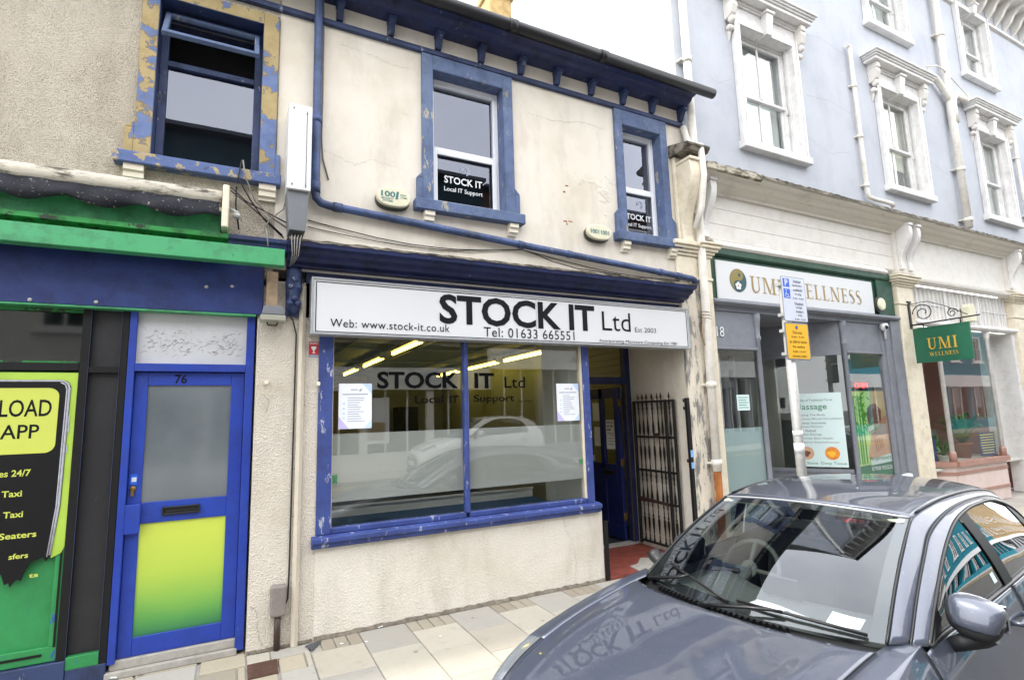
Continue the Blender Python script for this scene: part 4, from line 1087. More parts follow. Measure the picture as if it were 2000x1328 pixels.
for k in range(4):
    mb = MB(); mb.tube([(.38+.02*k, -.05, 3.32), (.36+.025*k, -.20, 3.25), (.35+.022*k, -.31, 3.19), (.36+.015*k, -.31, 3.05), (.35+.01*k, -.20, 2.98+.01*k)], .0045, 5); mb.build('wire', 'cable_grey', ct)

# vertical box sign seen on its back edge
bs = thing('box_sign', (.42, -.1, 3.9), 'blank white vertical box sign with a grey metal underside beside the blue drainpipe', 'sign')
def trap(mb, x0, x1, z0, z1, xa, xb, y0, y1): mb.xz([(xa, z0), (xb, z0), (x1, z1), (x0, z1)], y0, y1)
mb = MB(); mb.box(.305, .49, -.27, -.01, 3.62, 4.37); mb.build('case', 'sign_white', bs, bevel=.004)
mb = MB(); mb.xz([(.335, 3.28), (.46, 3.28), (.478, 3.618), (.312, 3.618)], -.24, -.01); mb.build('lower_case', 'lamp_grey', bs, bevel=.004)
mb = MB()
for x, z in ((.345, 3.66), (.345, 4.33), (.45, 3.66), (.45, 4.3)): mb.box(x-.004, x+.004, -.2725, -.2703, z-.008, z+.008)
mb.box(.448, .452, -.2718, -.2703, 3.64, 4.32); mb.build('screw', 'iron_black', bs)

# oval alarm boxes
def alarm(x, z, w, h, lab, parts_):
    t = thing('alarm_box', (x, -.04, z), lab, 'alarm box', 'oval alarm boxes on the cream wall')
    def oval(mb, k, y0, y1, dz=0):
        pts = []
        for i in range(28):
            a = 2*math.pi*i/28; ca, sa_ = math.cos(a), math.sin(a)
            pts.append((x+k*w/2*math.copysign(abs(ca)**.75, ca), z+dz+k*h/2*math.copysign(abs(sa_)**.9, sa_)))
        mb.xz(pts, y0, y1)
    mb = MB(); oval(mb, 1.0, -.05, -.006, -.015); mb.build('base', 'alarm_base', t, bevel=.004)
    mb = MB(); oval(mb, 1.0, -.095, -.045); mb.build('cover', 'alarm_cream', t, bevel=.014, seg=3)
    for s_, a, b_, c, d, m_, sh in parts_:
        txt(s_, x+a, x+b_, z+c, z+d, -.0975, m_, t, bold=.02, shear=sh)
    return t
ax_, az_ = q(1.262, 3.80, -.09)
alarm(ax_, az_, .32, .185, 'oval cream alarm box reading 1001 on the left, beside the wider window', [('100', -.12, .01, -.005, .05, 'teal_ink', 0), ('1', .012, .045, -.02, .055, 'teal_ink', .1), ('SECURITY', -.12, .0, -.03, -.014, 'teal_ink', .2), ('SYSTEMS', -.11, -.01, -.052, -.037, 'teal_ink', .2), ('SECURITY', .055, .12, .02, .034, 'teal_ink', .2), ('SYSTEMS', .06, .12, -.004, .01, 'teal_ink', .2)])
ax_, az_ = q(3.646, 3.775, -.09)
alarm(ax_, az_, .33, .18, 'oval cream alarm box reading 10011001 beside the narrower window', [('10011001', -.125, .125, -.025, .025, 'teal_ink', 0)])
# rust marks where brackets were
mb = MB(); rs = random.Random(9)
for cx, cz in ((3.2, 4.25), (3.17, 4.17), (3.19, 3.80), (3.22, 3.84), (3.16, 3.83)):
    mb.box(cx, cx+rs.uniform(.02, .06), -.0065, -.0045, cz, cz+rs.uniform(.008, .02))
mb.build('rust_mark', 'pipe_rust', CB)

# floodlight on its bracket
fl = thing('floodlight', (.25, -.1, 2.65), 'small grey floodlight hanging from a flaking timber block under the awning board', 'floodlight')
mb = MB(); mb.box(.19, .275, -.09, -.002, 2.66, 2.955); mb.build('timber_block', 'timber_old', fl, bevel=.004)
mb = MB(); mb.xz([(.155, 2.575), (.325, 2.575), (.31, 2.65), (.17, 2.65)], -.20, -.05); mb.build('housing', 'lamp_grey', fl, bevel=.008)
mb = MB(); mb.box(.148, .332, -.205, -.03, 2.53, 2.574); mb.build('lamp_glass', 'lamp_glass', fl, bevel=.004)
mb = MB(); mb.tube([(.20, -.1, 2.53), (.21, -.1, 2.505), (.27, -.1, 2.505), (.28, -.1, 2.53)], .006, 6); mb.build('bracket', 'iron_black', fl)
# red guard sticker, meter box
st = thing('warning_plate', (.585, -.01, 2.33), 'small red warning sticker on the wall left of the shop window', 'sticker')
mb = MB(); mb.box(.535, .612, -.006, -.002, 2.285, 2.395); mb.build('plate', 'red_sticker', st)
mb = MB(); mb.box(.535, .612, -.006, -.002, 2.262, 2.2845); mb.build('strip', 'paper_print', st)
txt('GUARD', .54, .607, 2.374, 2.389, -.0072, 'letter_white', st, bold=.02)
mb = MB(); mb.xz([(.552, 2.355), (.595, 2.355), (.59, 2.335), (.578, 2.32), (.578, 2.305), (.59, 2.298), (.557, 2.298), (.569, 2.305), (.569, 2.32), (.556, 2.335)], -.0075, -.0065); mb.build('figure', 'letter_white', st)
mx = thing('meter_box', (.35, -.05, 0), 'weathered grey-brown meter box on a dark brown conduit rising from the paving', 'meter box')
mb = MB(); mb.box(.292, .405, -.075, -.002, .245, .475); bx_ = mb.build('cover', 'box_grey', mx, bevel=.018, seg=3)
mb = MB(); mb.tube([(.348, -.035, .26), (.348, -.035, -.005)], .024, 12); mb.build('conduit', 'conduit_brown', mx)
for x, z in ((.20, 2.03), (.60, 2.02)):
    mb = MB(); mb.box(x, x+.03, -.03, -.002, z, z+.035); mb.build('wall_stub', 'cream_plaster', tag=('rusty painted stub on the pier wall '+('right of the side door' if x < .4 else 'under the red sticker'), 'wall stub'), bevel=.006)
plain('frost_teal', '#9fb5b8', .3, .04, 3); plain('interior_grey', '#8b938f', .8, .06, 3); plain('pale_leaf_print', '#b9d98a', .5, .15, 5)
# ================================================================== PALE BLUE BUILDING
UB = thing('three_storey_building', (10, 0, 0), 'tall pale blue building with white sash windows above two shopfronts', 'building')
WIN = [(6.28, 5.42), (9.80, 5.40), (13.22, 5.38), (16.6, 5.38)]; UPW = [(6.28, 8.47), (9.78, 8.47), (13.18, 8.45), (16.6, 8.45)]
OW, OH1, OH2 = 1.16, 1.80, 1.50
holes = [(x, x+OW, z, z+OH1) for x, z in WIN] + [(x, x+OW, z, z+OH2) for x, z in UPW]
mb = MB(); wall_holes(mb, 5.02, 20, 4.5, 10.95, -.008, holes, .32); mb.quad((5.02, -.008, 4.5), (5.02, 8, 4.5), (5.02, 8, 10.95), (5.02, -.008, 10.95))
wl = mb.build('wall', 'blue_render', UB)
mb = MB(); mb.box(5.3, 20, 1.6, 1.65, 4.5, 10.9); mb.box(5.3, 20, .4, 1.6, 7.9, 7.95); mb.build('room_wall', 'interior_dark', UB)
def crack(pts):
    mb = MB(); rs = random.Random(len(pts)); P = []
    for (x0, z0), (x1, z1) in zip(pts, pts[1:]):
        for t in range(12): P.append((x0+(x1-x0)*t/12, z0+(z1-z0)*t/12+rs.uniform(-.014, .014)))
    w_ = .002
    for (a, b_), (c, d) in zip(P, P[1:]): mb.add([(a, -.0095, b_-w_), (c, -.0095, d-w_), (c, -.0095, d+w_), (a, -.0095, b_+w_)], [(0, 1, 2, 3)])
    return mb
for pts in ([(7.62, 5.86), (8.2, 5.66), (8.83, 5.82)], [(7.78, 6.55), (8.4, 6.6), (9.0, 6.5)], [(7.7, 7.6), (8.3, 7.7), (9.1, 7.55)], [(11.2, 6.2), (11.8, 6.0), (12.05, 6.1)], [(5.6, 6.3), (5.8, 6.2), (6.1, 6.35)], [(10.95, 8.1), (11.4, 7.95), (12.0, 8.05)]):
    crack(pts).build('crack', 'plate_grey', wl)
def carved_console(mb, x, zt, d0=-.008):
    w_ = .105
    mb.box(x-w_/2, x+w_/2, d0-.17, d0, zt-.10, zt)
    mb.mould([(d0, zt-.1), (d0-.15, zt-.1), (d0-.17, zt-.18), (d0-.13, zt-.28), (d0-.075, zt-.33), (d0, zt-.34)], x-w_/2, x+w_/2)
    mb.lathe((x-w_*.4, d0-.085, zt-.36), [(.035, 0), (.055, .02), (.055, w_*.8-.02), (.035, w_*.8)], 12, 'x')
    mb.lathe((x-w_*.5, d0-.045, zt-.47), [(.03, 0), (.045, .02), (.045, w_-.02), (.03, w_)], 12, 'x')
    mb.add([(x-w_*.35, d0, zt-.46), (x+w_*.35, d0, zt-.46), (x+w_*.3, d0-.05, zt-.5), (x-w_*.3, d0-.05, zt-.5), (x, d0-.02, zt-.66), (x, d0, zt-.66)], [(0, 1, 2, 3), (3, 2, 4), (0, 3, 4, 5), (1, 5, 4, 2)])
def sash_window(x, z, h, hood, blind):
    x1, z1 = x+OW, z+h; s = .125; y0, y1 = -.07, -.0095
    w = MB()
    w.box(x-s, x, y0, y1, z, z1+s); w.box(x1, x1+s, y0, y1, z, z1+s); w.box(x, x1, y0, y1, z1, z1+s)
    w.box(x-s-.0, x-s+.03, y0-.02, y0, z, z1+s); w.box(x1+s-.03, x1+s, y0-.02, y0, z, z1+s)
    w.box(x-.03, x, y0-.012, y0, z, z1); w.box(x1, x1+.03, y0-.012, y0, z, z1); w.box(x-.03, x1+.03, y0-.012, y0, z1, z1+.03)
    win = w.build('window', 'white_paint', UB, bevel=.006)
    mb = MB()
    for a, b_ in ((x-.002, x+.0025), (x1-.0025, x1+.002)):
        mb.box(a, b_, y0+.003, .14, z, z1)
        mb.box(a if a < x else a-.03, b_+.03 if a < x else b_, .02, .05, z, z1)
    mb.box(x, x1, y0+.003, .14, z1-.0025, z1+.002); mb.build('reveal', 'white_paint', win)
    mb = MB(); mb.box(x-s-.03, x1+s+.03, -.12, .12, z-.11, z-.002); mb.build('sill', 'white_paint', win, bevel=.008)
    zm = z+h*.47; a, b_ = x+.003, x1-.003
    mb = MB(); mb.frame(a, b_, z, z1-.003, .045, .09, .20, wb=.02)
    mb.frame(a+.045, b_-.045, zm-.02, z1-.05, .045, .10, .135, wb=.045, wt=.05); mb.box(x+OW/2-.013, x+OW/2+.013, .105, .13, zm+.025, z1-.1)
    mb.frame(a+.045, b_-.045, z+.02, zm+.025, .045, .14, .175, wb=.075, wt=.045); mb.box(x+OW/2-.013, x+OW/2+.013, .145, .17, z+.095, zm-.02)
    fr = mb.build('sashes', 'white_paint', win, bevel=.004)
    mb = MB(); mb.box(b_-.05, b_+.0, .075, .10, zm-.1, zm-.03); mb.box(x+OW/2-.03, x+OW/2+.03, .09, .115, zm+.02, zm+.045); mb.build('sash_horn', 'white_paint', win, bevel=.004)
    mb = MB(); mb.quad((a+.08, .12, zm), (b_-.08, .12, zm), (b_-.08, .12, z1-.09), (a+.08, .12, z1-.09)); mb.quad((a+.08, .16, z+.08), (b_-.08, .16, z+.08), (b_-.08, .16, zm), (a+.08, .16, zm)); mb.build('pane', 'dull_glass', win)
    mb = MB()
    n = 30
    if blind == 'net':
        mb.grid([[(a+.05+(b_-a-.1)*i/n, .24+.012*math.sin(i*1.7), z+.05), (a+.05+(b_-a-.1)*i/n, .24+.012*math.sin(i*1.7), z1-.05)] for i in range(n+1)]); mb.build('net_curtain', 'net_curtain', win)
    else:
        mb.box(a+.06, b_-.06, .24, .245, z+(.55 if blind == 'half' else .0), z1-.05); mb.build('blind', 'blind_cream', win)
    if hood:
        zt = z1+s+.24
        mb = MB(); hx0, hx1 = x-s-.28, x1+s+.28
        def hd(mb, e, yy, za, zb): mb.box(hx0+.28-e, hx1-.28+e, yy, -.009, za, zb)
        hd(mb, .20, -.22, zt, zt+.055); hd(mb, .225, -.245, zt+.0555, zt+.085); hd(mb, .25, -.27, zt+.0855, zt+.115); hd(mb, .275, -.295, zt+.1155, zt+.15)
        hd(mb, .11, -.10, zt-.045, zt-.0005); hd(mb, .07, -.08, zt-.07, zt-.0455)
        hd(mb, .0, -.05, z1+s+.001, zt-.0705)
        ho = mb.build('hood', 'white_paint', win, bevel=.006)
        for cx in (x-s-.055, x1+s+.055):
            mb = MB(); carved_console(mb, cx, zt-.001); mb.build('console', 'offwhite_paint', win, bevel=.006)
    if True:
        kx = x+OW/2; zt = z1+s+(.17 if hood else .03)
        mb = MB(); mb.prism([(kx-.075, zt), (kx+.075, zt), (kx+.06, z1-.02), (kx-.06, z1-.02)], lambda u, v: (u, -.17+(.04 if v < z1 else 0), v), lambda u, v: (u, -.0715+.2*(v < z1), v))
        mb.box(kx-.095, kx+.095, -.19, -.0725, zt+.0005, zt+.045); mb.build('keystone', 'white_paint', win, bevel=.006)
    return win
for i, (x, z) in enumerate(WIN): sash_window(x, z, OH1, True, ('net', 'half', 'net', 'net')[i])
for i, (x, z) in enumerate(UPW): sash_window(x, z, OH2, False, 'net')
# eaves
mb = MB(); mb.mould([(-.009, 9.97), (-.06, 9.98), (-.07, 10.02), (-.04, 10.05), (-.009, 10.06)], 5.02, 20); mb.mould([(0, 10.56), (-.5, 10.56), (-.52, 10.62), (-.55, 10.64), (-.55, 10.72), (0, 10.9)], 5.02, 20); mb.build('eaves', 'offwhite_paint', UB)
for k in range(36):
    x = 5.2+.41*k
    mb = MB(); mb.mould([(-.009, 10.559), (-.40, 10.559), (-.40, 10.50), (-.30, 10.46), (-.22, 10.38), (-.16, 10.26), (-.10, 10.20), (-.009, 10.10)], x-.045, x+.045); mb.build('eaves_bracket', 'offwhite_paint', UB, bevel=.006)
mb = MB(); mb.tube([(5.0, -.60, 10.74), (20, -.60, 10.74)], .075, 10); mb.build('gutter', 'gutter_black', UB)
mb = MB(); mb.quad((5.02, -.55, 10.8), (20, -.55, 10.8), (20, 4, 13.6), (5.02, 4, 13.6)); mb.build('roof', 'slate', UB)
# drainpipes on the blue wall
def pipe(label, segs, r, mat='pipe_white', collars=(), extra=None):
    t = thing('drainpipe', segs[-1], label, 'drainpipe')
    mb = MB(); mb.tube(segs, r, 12); mb.build('pipe', mat, t)
    for x, y, z in collars:
        mb = MB(); mb.tube([(x, y, z-.035), (x, y, z+.035)], r*1.22, 12); mb.box(x-r*1.9, x+r*1.9, y+r*.2, -.009, z-.01, z+.01); mb.build('collar', mat, t)
    if extra: extra(t)
    return t
def rusty(t):
    mb = MB(); mb.tube([(5.105, -.10, 1.08), (5.105, -.10, .0)], .047, 12); mb.build('rusty_section', 'pipe_rust', t)
    mb = MB()
    for k in range(3): mb.tube([(5.12+.055*math.cos(a*.9+k), -.10+.055*math.sin(a*.9+k), 2.87+.03*k-.008*a) for a in range(9)], .006, 5)
    mb.tube([(5.06, -.13, 2.84), (5.02, -.12, 2.72), (5.03, -.11, 2.6), (5.06, -.1, 2.5)], .008, 5)
    mb.build('wire_wrap', 'timber_old', t)
pipe('long white downpipe between the cream and blue buildings, rusty orange at its foot', [(5.14, -.10, 10.7), (5.14, -.10, 5.5), (5.14, -.10, 4.6), (5.125, -.10, 2.8), (5.105, -.10, 1.0)], .052, collars=((5.14, -.10, 6.3), (5.135, -.10, 4.2), (5.115, -.10, 2.02), (5.105, -.10, 1.10)), extra=rusty)
pipe('thin white waste pipe between the first and second windows of the blue wall', [(8.95, -.06, 7.72), (9.0, -.07, 7.72), (9.0, -.07, 7.65), (9.0, -.07, 5.12), (9.03, -.07, 5.06), (9.2, -.08, 5.04), (9.62, -.1, 5.03), (9.66, -.1, 4.98)], .034, collars=((9.0, -.07, 7.0), (9.0, -.07, 6.1), (9.0, -.07, 5.25)))
def branches(t):
    mb = MB(); mb.tube([(12.15, -.11, 7.42), (12.05, -.11, 7.62), (11.75, -.10, 7.86), (11.45, -.06, 7.98)], .055, 12); mb.tube([(12.2, -.11, 7.45), (12.35, -.11, 7.68), (12.75, -.10, 7.70), (13.0, -.03, 7.70)], .06, 12); mb.build('branch', 'pipe_white', t)
    mb = MB(); mb.tube([(12.16, -.11, 7.05), (12.16, -.11, 7.55)], .085, 12); mb.build('joint', 'pipe_white', t)
    mb = MB(); mb.tube([(11.35, -.12, 8.0), (11.75, -.14, 8.12), (12.0, -.14, 8.1), (12.9, -.1, 7.85), (13.1, -.05, 7.75)], .014, 6); mb.build('thin_pipe', 'pipe_white', t)
pipe('thick white soil pipe with two side branches on the blue wall', [(12.10, -.11, 10.6), (12.12, -.11, 7.5), (12.13, -.11, 4.95)], .065, collars=((12.11, -.11, 8.9), (12.13, -.11, 6.1), (12.13, -.11, 5.1)), extra=branches)
pipe('thin white pipe right of the third blue wall window at the photo edge', [(14.84, -.07, 7.5), (14.86, -.07, 4.95)], .034, collars=((14.85, -.07, 6.9), (14.86, -.07, 5.6)))

# shop cornice over the two shopfronts
mb = MB(); mb.mould([(0, 4.53), (-.05, 4.53), (-.06, 4.57), (-.13, 4.60), (-.15, 4.63), (-.22, 4.65), (-.24, 4.69), (-.31, 4.71), (-.33, 4.755), (0, 4.86)], 5.12, 20)
uc = mb.build('shop_cornice', 'dirty_white', UB)
mb = MB(); P = []; rs = random.Random(11)
for i in range(241):
    x = 5.11+14.8*i/240; k = 1.6 if x < 6 else 1.0
    P.append([(x, -.0095, 4.875+rs.uniform(0, .02)*k), (x, -.17, 4.83+rs.uniform(0, .016)*k), (x, -.335+rs.uniform(-.01, .004), 4.765+rs.uniform(0, .02)*k), (x, -.338, 4.735+rs.uniform(-.012, .004)*k)])
mb.grid(P, smooth=False).build('lead_top', 'weathered_lead', uc)
mb = MB(); mb.mould([(-.30, 4.69), (-.341, 4.70), (-.342, 4.775), (-.20, 4.835), (-.17, 4.78)], 5.10, 6.1); mb.build('mossy_patch', 'mossy_white', uc)
mb = MB()
for k in range(3):
    mb.box(5.02, 9.62, -.012-.0, .1, 3.915+.218*k+.003, 3.915+.218*(k+1)-.003)
mb.box(5.02, 9.62, .0, .1, 3.9, 4.6); mb.build('fascia_boards', 'offwhite_paint', UB)
mb = MB(); mb.box(10.15, 20, -.012, .1, 3.86, 4.56); mb.build('fascia_boards', 'offwhite_paint', UB)
mb = MB(); mb.mould([(.0, 3.80), (-.05, 3.80), (-.075, 3.83), (-.06, 3.87), (-.03, 3.905), (0, 3.914)], 5.42, 9.30); mb.mould([(.0, 3.72), (-.05, 3.72), (-.10, 3.76), (-.11, 3.80), (-.06, 3.83), (0, 3.86)], 10.2, 13.5)
mb.build('fascia_bead', 'offwhite_paint', UB)
mb = MB(); mb.box(9.625, 10.145, -.06, .1, 3.87, 4.56); mb.box(13.5, 14.1, -.06, .1, 3.87, 4.56); mb.build('pilaster_block', 'offwhite_paint', UB)
for xs_ in ((9.70, 9.78), (9.95, 10.03), (13.6, 13.68), (5.27, 5.355)):
    xm = sum(xs_)/2
    mb = MB(); scroll_bracket(mb, xm, .10, 4.62, 3.92, .20, -.0605 if xm > 9 else -.0125); mb.build('scroll_bracket', 'white_paint', UB, bevel=.004)
# pilasters
def pilaster(x0, x1, zt=3.64, mat='cream_paint', zb=0):
    mb = MB(); mb.box(x0, x1, -.07, .12, zb, zt-.32)
    mb.box(x0-.01, x1+.01, -.085, .12, zt-.315, zt-.28); mb.box(x0, x1, -.07, .12, zt-.28, zt-.02)
    o = mb.build('pilaster', mat, UB, bevel=.004)
    mb = MB()
    for e, a, b_ in ((.02, zt-.02, zt+.015), (.045, zt+.016, zt+.05), (.075, zt+.051, zt+.085), (.10, zt+.086, zt+.13), (.12, zt+.131, zt+.16)): mb.box(x0-e, x1+e, -.07-e, .12, a, b_)
    mb.build('capital', mat, o, bevel=.008)
    return o
pilaster(5.19, 5.31); pilaster(9.50, 9.96); pilaster(13.55, 14.0)
# peeling pillar with console at the party line
pp_ = thing('party_pillar', (4.95, -.05, 0), 'weathered pillar of flaking cream and grey plaster between the doorway and the white downpipe', 'pillar')
mb = MB(); mb.box(4.80, 5.06, -.04, .0, 0, 3.36); mb.box(4.86, 5.185, -.03, .10, 0, 3.7); sh = mb.build('shaft', 'peeling_plaster', pp_, bevel=.006)
mb = MB()
for e, a, b_ in ((.0, 3.36, 3.62), (.02, 3.621, 3.66), (.045, 3.661, 3.70), (.075, 3.701, 3.735), (.10, 3.736, 3.79), (.03, 3.32, 3.359)): mb.box(4.76-e, 5.185, -.045-e, -.0055, a, b_)
mb.build('capital', 'cream_paint', pp_, bevel=.008)
mb = MB(); mb.box(4.82, 5.10, -.06, -.0085, 3.792, 4.9); mb.build('block', 'cream_paint', pp_, bevel=.006)
mb = MB(); scroll_bracket(mb, 4.93, .16, 4.78, 3.80, .22, -.0605); mb.build('scroll', 'cream_paint', pp_, bevel=.006)
mb = MB(); mb.mould([(-.0085, 4.90), (-.30, 4.90), (-.34, 4.95), (-.34, 4.975), (-.0085, 5.06)], 4.78, 5.16); mb.build('cap_stone', 'weathered_lead', pp_)
mb = MB(); mb.tube([(5.03, -.05, 5.35), (5.03, -.12, 5.1), (5.04, -.30, 4.98), (5.045, -.31, 4.6), (5.03, -.25, 4.2), (5.0, -.16, 3.95)], .04, 10); mb.build('old_pipe', 'pipe_white', pp_)

# ---------------- wellness shopfront
mb = MB(); mb.box(5.32, 9.49, .0, .11, 3.05, 3.80); mb.mould([(0, 3.80), (-.045, 3.795), (-.045, 3.72), (-.02, 3.69), (0, 3.69)], 5.44, 9.38)
mb.box(5.315, 5.42, -.03, .0, 3.10, 3.72); mb.box(9.0, 9.44, -.03, .0, 3.10, 3.69); mb.build('fascia', 'dark_green', UB, bevel=.003)
mb = MB(); mb.mould([(.0, 3.04), (-.05, 3.045), (-.10, 3.07), (-.10, 3.09), (-.05, 3.12), (0, 3.12)], 5.32, 9.45); mb.box(5.32, 9.3, .0, .12, 2.98, 3.05); mb.build('lintel', 'grey_paint', UB)
mb = MB()
mb.box(5.315, 5.35, .0, .09, .0, 2.98); mb.box(5.35, 6.14, .02, .06, 2.52, 2.98); mb.box(5.35, 6.14, .0, .08, 2.48, 2.519); mb.box(5.35, 6.14, .0, .08, .3, .36); mb.box(5.35, 6.14, .02, .06, 0, .30)
mb.build('shopfront_frame', 'grey_paint', UB, bevel=.005); mb = MB()
mb.box(8.10, 9.02, .02, .06, 2.54, 2.98); mb.box(8.10, 9.02, .0, .08, 2.50, 2.539); mb.box(9.02, 9.10, .0, .09, 0, 2.98); mb.box(8.10, 9.02, .0, .08, .45, .60); mb.box(8.10, 9.02, .02, .06, 0, .45)
mb.box(9.24, 9.49, -.05, .12, 0, 3.04); mb.box(9.10, 9.24, -.02, .1, 0, 3.0)
sf = mb.build('shopfront', 'grey_paint', UB, bevel=.005)
for x in (6.17, 8.06):
    mb = MB(); mb.lathe((x, .02, 0), [(.045, 0), (.045, .4), (.032, .45), (.03, 2.60), (.045, 2.63), (.045, 2.66), (.034, 2.68), (.04, 2.80), (.055, 2.9), (.055, 2.98)], 14); mb.build('column', 'grey_paint', UB)
for a, b_, c in ((5.35, 6.14, .36), (8.10, 9.02, .6)): mb = MB(); mb.box(a, b_, .04, .045, c, 2.5 if a > 7 else 2.48); mb.build('pane', 'window_glass', UB)
mb = MB(); mb.box(5.35, 6.14, .048, .052, .36, 1.48); mb.build('frosted_panel', 'frost_teal', UB)
mb = MB(); mb.box(5.62, 5.63, .2, .21, 1.48, 2.45); mb.build('inner_post', 'white_paint', UB)
# lobby: angled returns, door, soffit
V = Vector
def lob(p, q_, z0, z1, t, mb, off=0):
    p, q_ = V(p), V(q_); r_ = (q_-p); l_ = r_.length; r_.normalize(); n_ = V((r_.y, -r_.x))
    mb.obox((p.x, p.y, 0), (r_.x, r_.y, 0), (0, 0, 1), (n_.x, n_.y, 0), 0, l_, z0, z1, off, off+t)
A0, A1 = (8.02, .05), (7.28, 1.35); B0, B1 = (6.20, .05), (6.42, 1.35)
mb = MB(); lob(A0, A1, 2.52, 2.98, .03, mb); lob(A0, A1, .0, .75, .03, mb); lob(A0, A1, .75, .80, .05, mb, -.02); lob(A0, A1, 2.48, 2.52, .05, mb, -.02); mb.build('lobby_side', 'grey_paint', UB); mb = MB()
lob(B0, B1, 2.52, 2.98, .03, mb); lob(B0, B1, 0, .4, .03, mb); lob(B0, B1, 2.48, 2.52, .05, mb)
mb.build('lobby_side', 'grey_paint', UB)
for pq, c in (((A0, A1), .80), ((B0, B1), .4)): mb = MB(); lob(pq[0], pq[1], c, 2.48, .005, mb, .015); mb.build('lobby_pane', 'window_glass', UB)
mb = MB(); mb.box(6.2, 8.1, .12, 1.45, 2.985, 3.04); mb.build('lobby_soffit', 'grey_paint', UB)
mb = MB(); mb.box(6.42, 6.52, 1.35, 1.43, 0, 2.98); mb.box(7.20, 7.30, 1.35, 1.43, 0, 2.98); mb.box(6.52, 7.2, 1.35, 1.43, 2.06, 2.16)
mb.xz([(6.52, 2.35), (6.58, 2.35), (6.75, 2.27), (6.97, 2.27), (7.14, 2.35), (7.2, 2.35), (7.2, 2.45), (7.12, 2.45), (6.95, 2.36), (6.77, 2.36), (6.6, 2.45), (6.52, 2.45)], 1.34, 1.43)
mb.build('door_frame', 'grey_paint', UB, bevel=.004)
mb = MB(); mb.quad((6.52, 1.39, 2.16), (7.2, 1.39, 2.16), (7.2, 1.39, 2.98), (6.52, 1.39, 2.98)); mb.build('fanlight', 'dull_glass', UB)
# open door leaf of the lobby
mb = MB(); mb.box(7.15, 7.195, 1.44, 2.2, .02, 2.05); dl = mb.build('door', 'grey_paint', UB, bevel=.004)
mb = MB(); mb.tube([(7.13, 1.6, .9), (7.10, 1.6, .95), (7.10, 1.6, 1.25), (7.13, 1.6, 1.3)], .012, 8); mb.build('handle', 'galv_steel', dl)
# interior
mb = MB(); mb.box(5.16, 9.5, 4.2, 4.25, 0, 3.05); mb.box(5.16, 5.2, .1, 4.2, 0, 3.05); mb.box(9.46, 9.5, .12, 4.2, 0, 3.05); mb.build('room_wall', 'interior_grey', UB)
mb = MB(); mb.box(5.2, 9.46, .1, 4.2, 0, .02); mb.build('room_floor', 'concrete', UB)
mb = MB(); mb.box(5.2, 9.46, 1.5, 4.2, 3.0, 3.04); mb.build('room_ceiling', 'interior_white', UB)
mb = MB(); mb.box(8.3, 8.34, 1.4, 4.2, 0, 3.0); mb.box(7.35, 7.39, 2.3, 4.2, .02, 2.95); mb.build('partition', 'interior_white', UB)
t = thing('reception_desk', (6.8, 2.6, 0), 'white desk just inside the open grey shop door', 'desk')
mb = MB(); mb.box(6.45, 7.1, 2.3, 2.8, .02, 1.0); mb.build('body', 'interior_white', t, bevel=.01); mb = MB(); mb.box(6.42, 7.13, 2.27, 2.83, 1.0, 1.04); mb.build('top', 'black_frame', t, bevel=.005)
t = thing('ceiling_lamp', (5.85, 1.3, 2.9), 'round glowing dome lamp inside the left wellness window', 'lamp')
mb = MB(); mb.lathe((5.9, 1.4, 2.93), [(0, -.12), (.10, -.11), (.18, -.06), (.21, 0)], 20); mb.build('dome', 'dome_lamp', t)
mb = MB(); mb.lathe((5.9, 1.4, 2.93), [(.22, 0), (.22, .06), (.03, .07)], 20); mb.build('rim', 'interior_white', t)
# number 18 and small items
txt('18', 5.405, 5.54, 2.64, 2.77, .008, 'letter_white', UB, 'house_number', th=.01)
txt('18', 5.413, 5.548, 2.633, 2.763, .015, 'print_grey', UB, 'number_shadow')
t = thing('card', (5.85, .05, 1.75), 'small pale green opening-hours card in the left wellness window', 'card')
mb = MB(); mb.box(5.70, 5.93, .036, .039, 1.70, 1.90); mb.build('sheet', 'mint_card', t)
mb = MB()
for k in range(5): mb.box(5.73, 5.90-.03*(k % 2), .0345, .0355, 1.86-.032*k, 1.868-.032*k)
mb.build('text_lines', 'print_green', t)
t = thing('oval_lamp', (8.96, -.03, 3.3), 'oval cream bulkhead lamp on the dark green fascia right of the wellness sign', 'lamp')
mb = MB(); mb.xz([(8.98+.115*math.cos(R(a)), 3.28+.125*math.sin(R(a))) for a in range(0, 360, 15)], -.06, -.031); mb.build('base', 'alarm_base', t)
mb = MB(); mb.xz([(8.98+.09*math.cos(R(a)), 3.28+.10*math.sin(R(a))) for a in range(0, 360, 15)], -.11, -.0605); mb.build('cover', 'blind_cream', t, bevel=.03, seg=3)
t = thing('security_camera', (9.0, -.06, 2.95), 'white dome security camera at the top right corner of the wellness shopfront', 'camera')
mb = MB(); mb.lathe((9.02, -.06, 2.93), [(0, -.07), (.045, -.05), (.06, 0), (.05, .045), (0, .055)], 16); mb.build('housing', 'camera_white', t)
mb = MB(); mb.lathe((9.005, -.10, 2.915), [(0, -.03), (.03, -.015), (.035, 0)], 12, 'y'); mb.build('lens', 'iron_black', t)
mb = MB(); mb.tube([(9.06, -.03, 2.91), (9.08, -.03, 2.86), (9.08, -.03, 2.74)], .018, 8); mb.build('junction', 'camera_white', t)

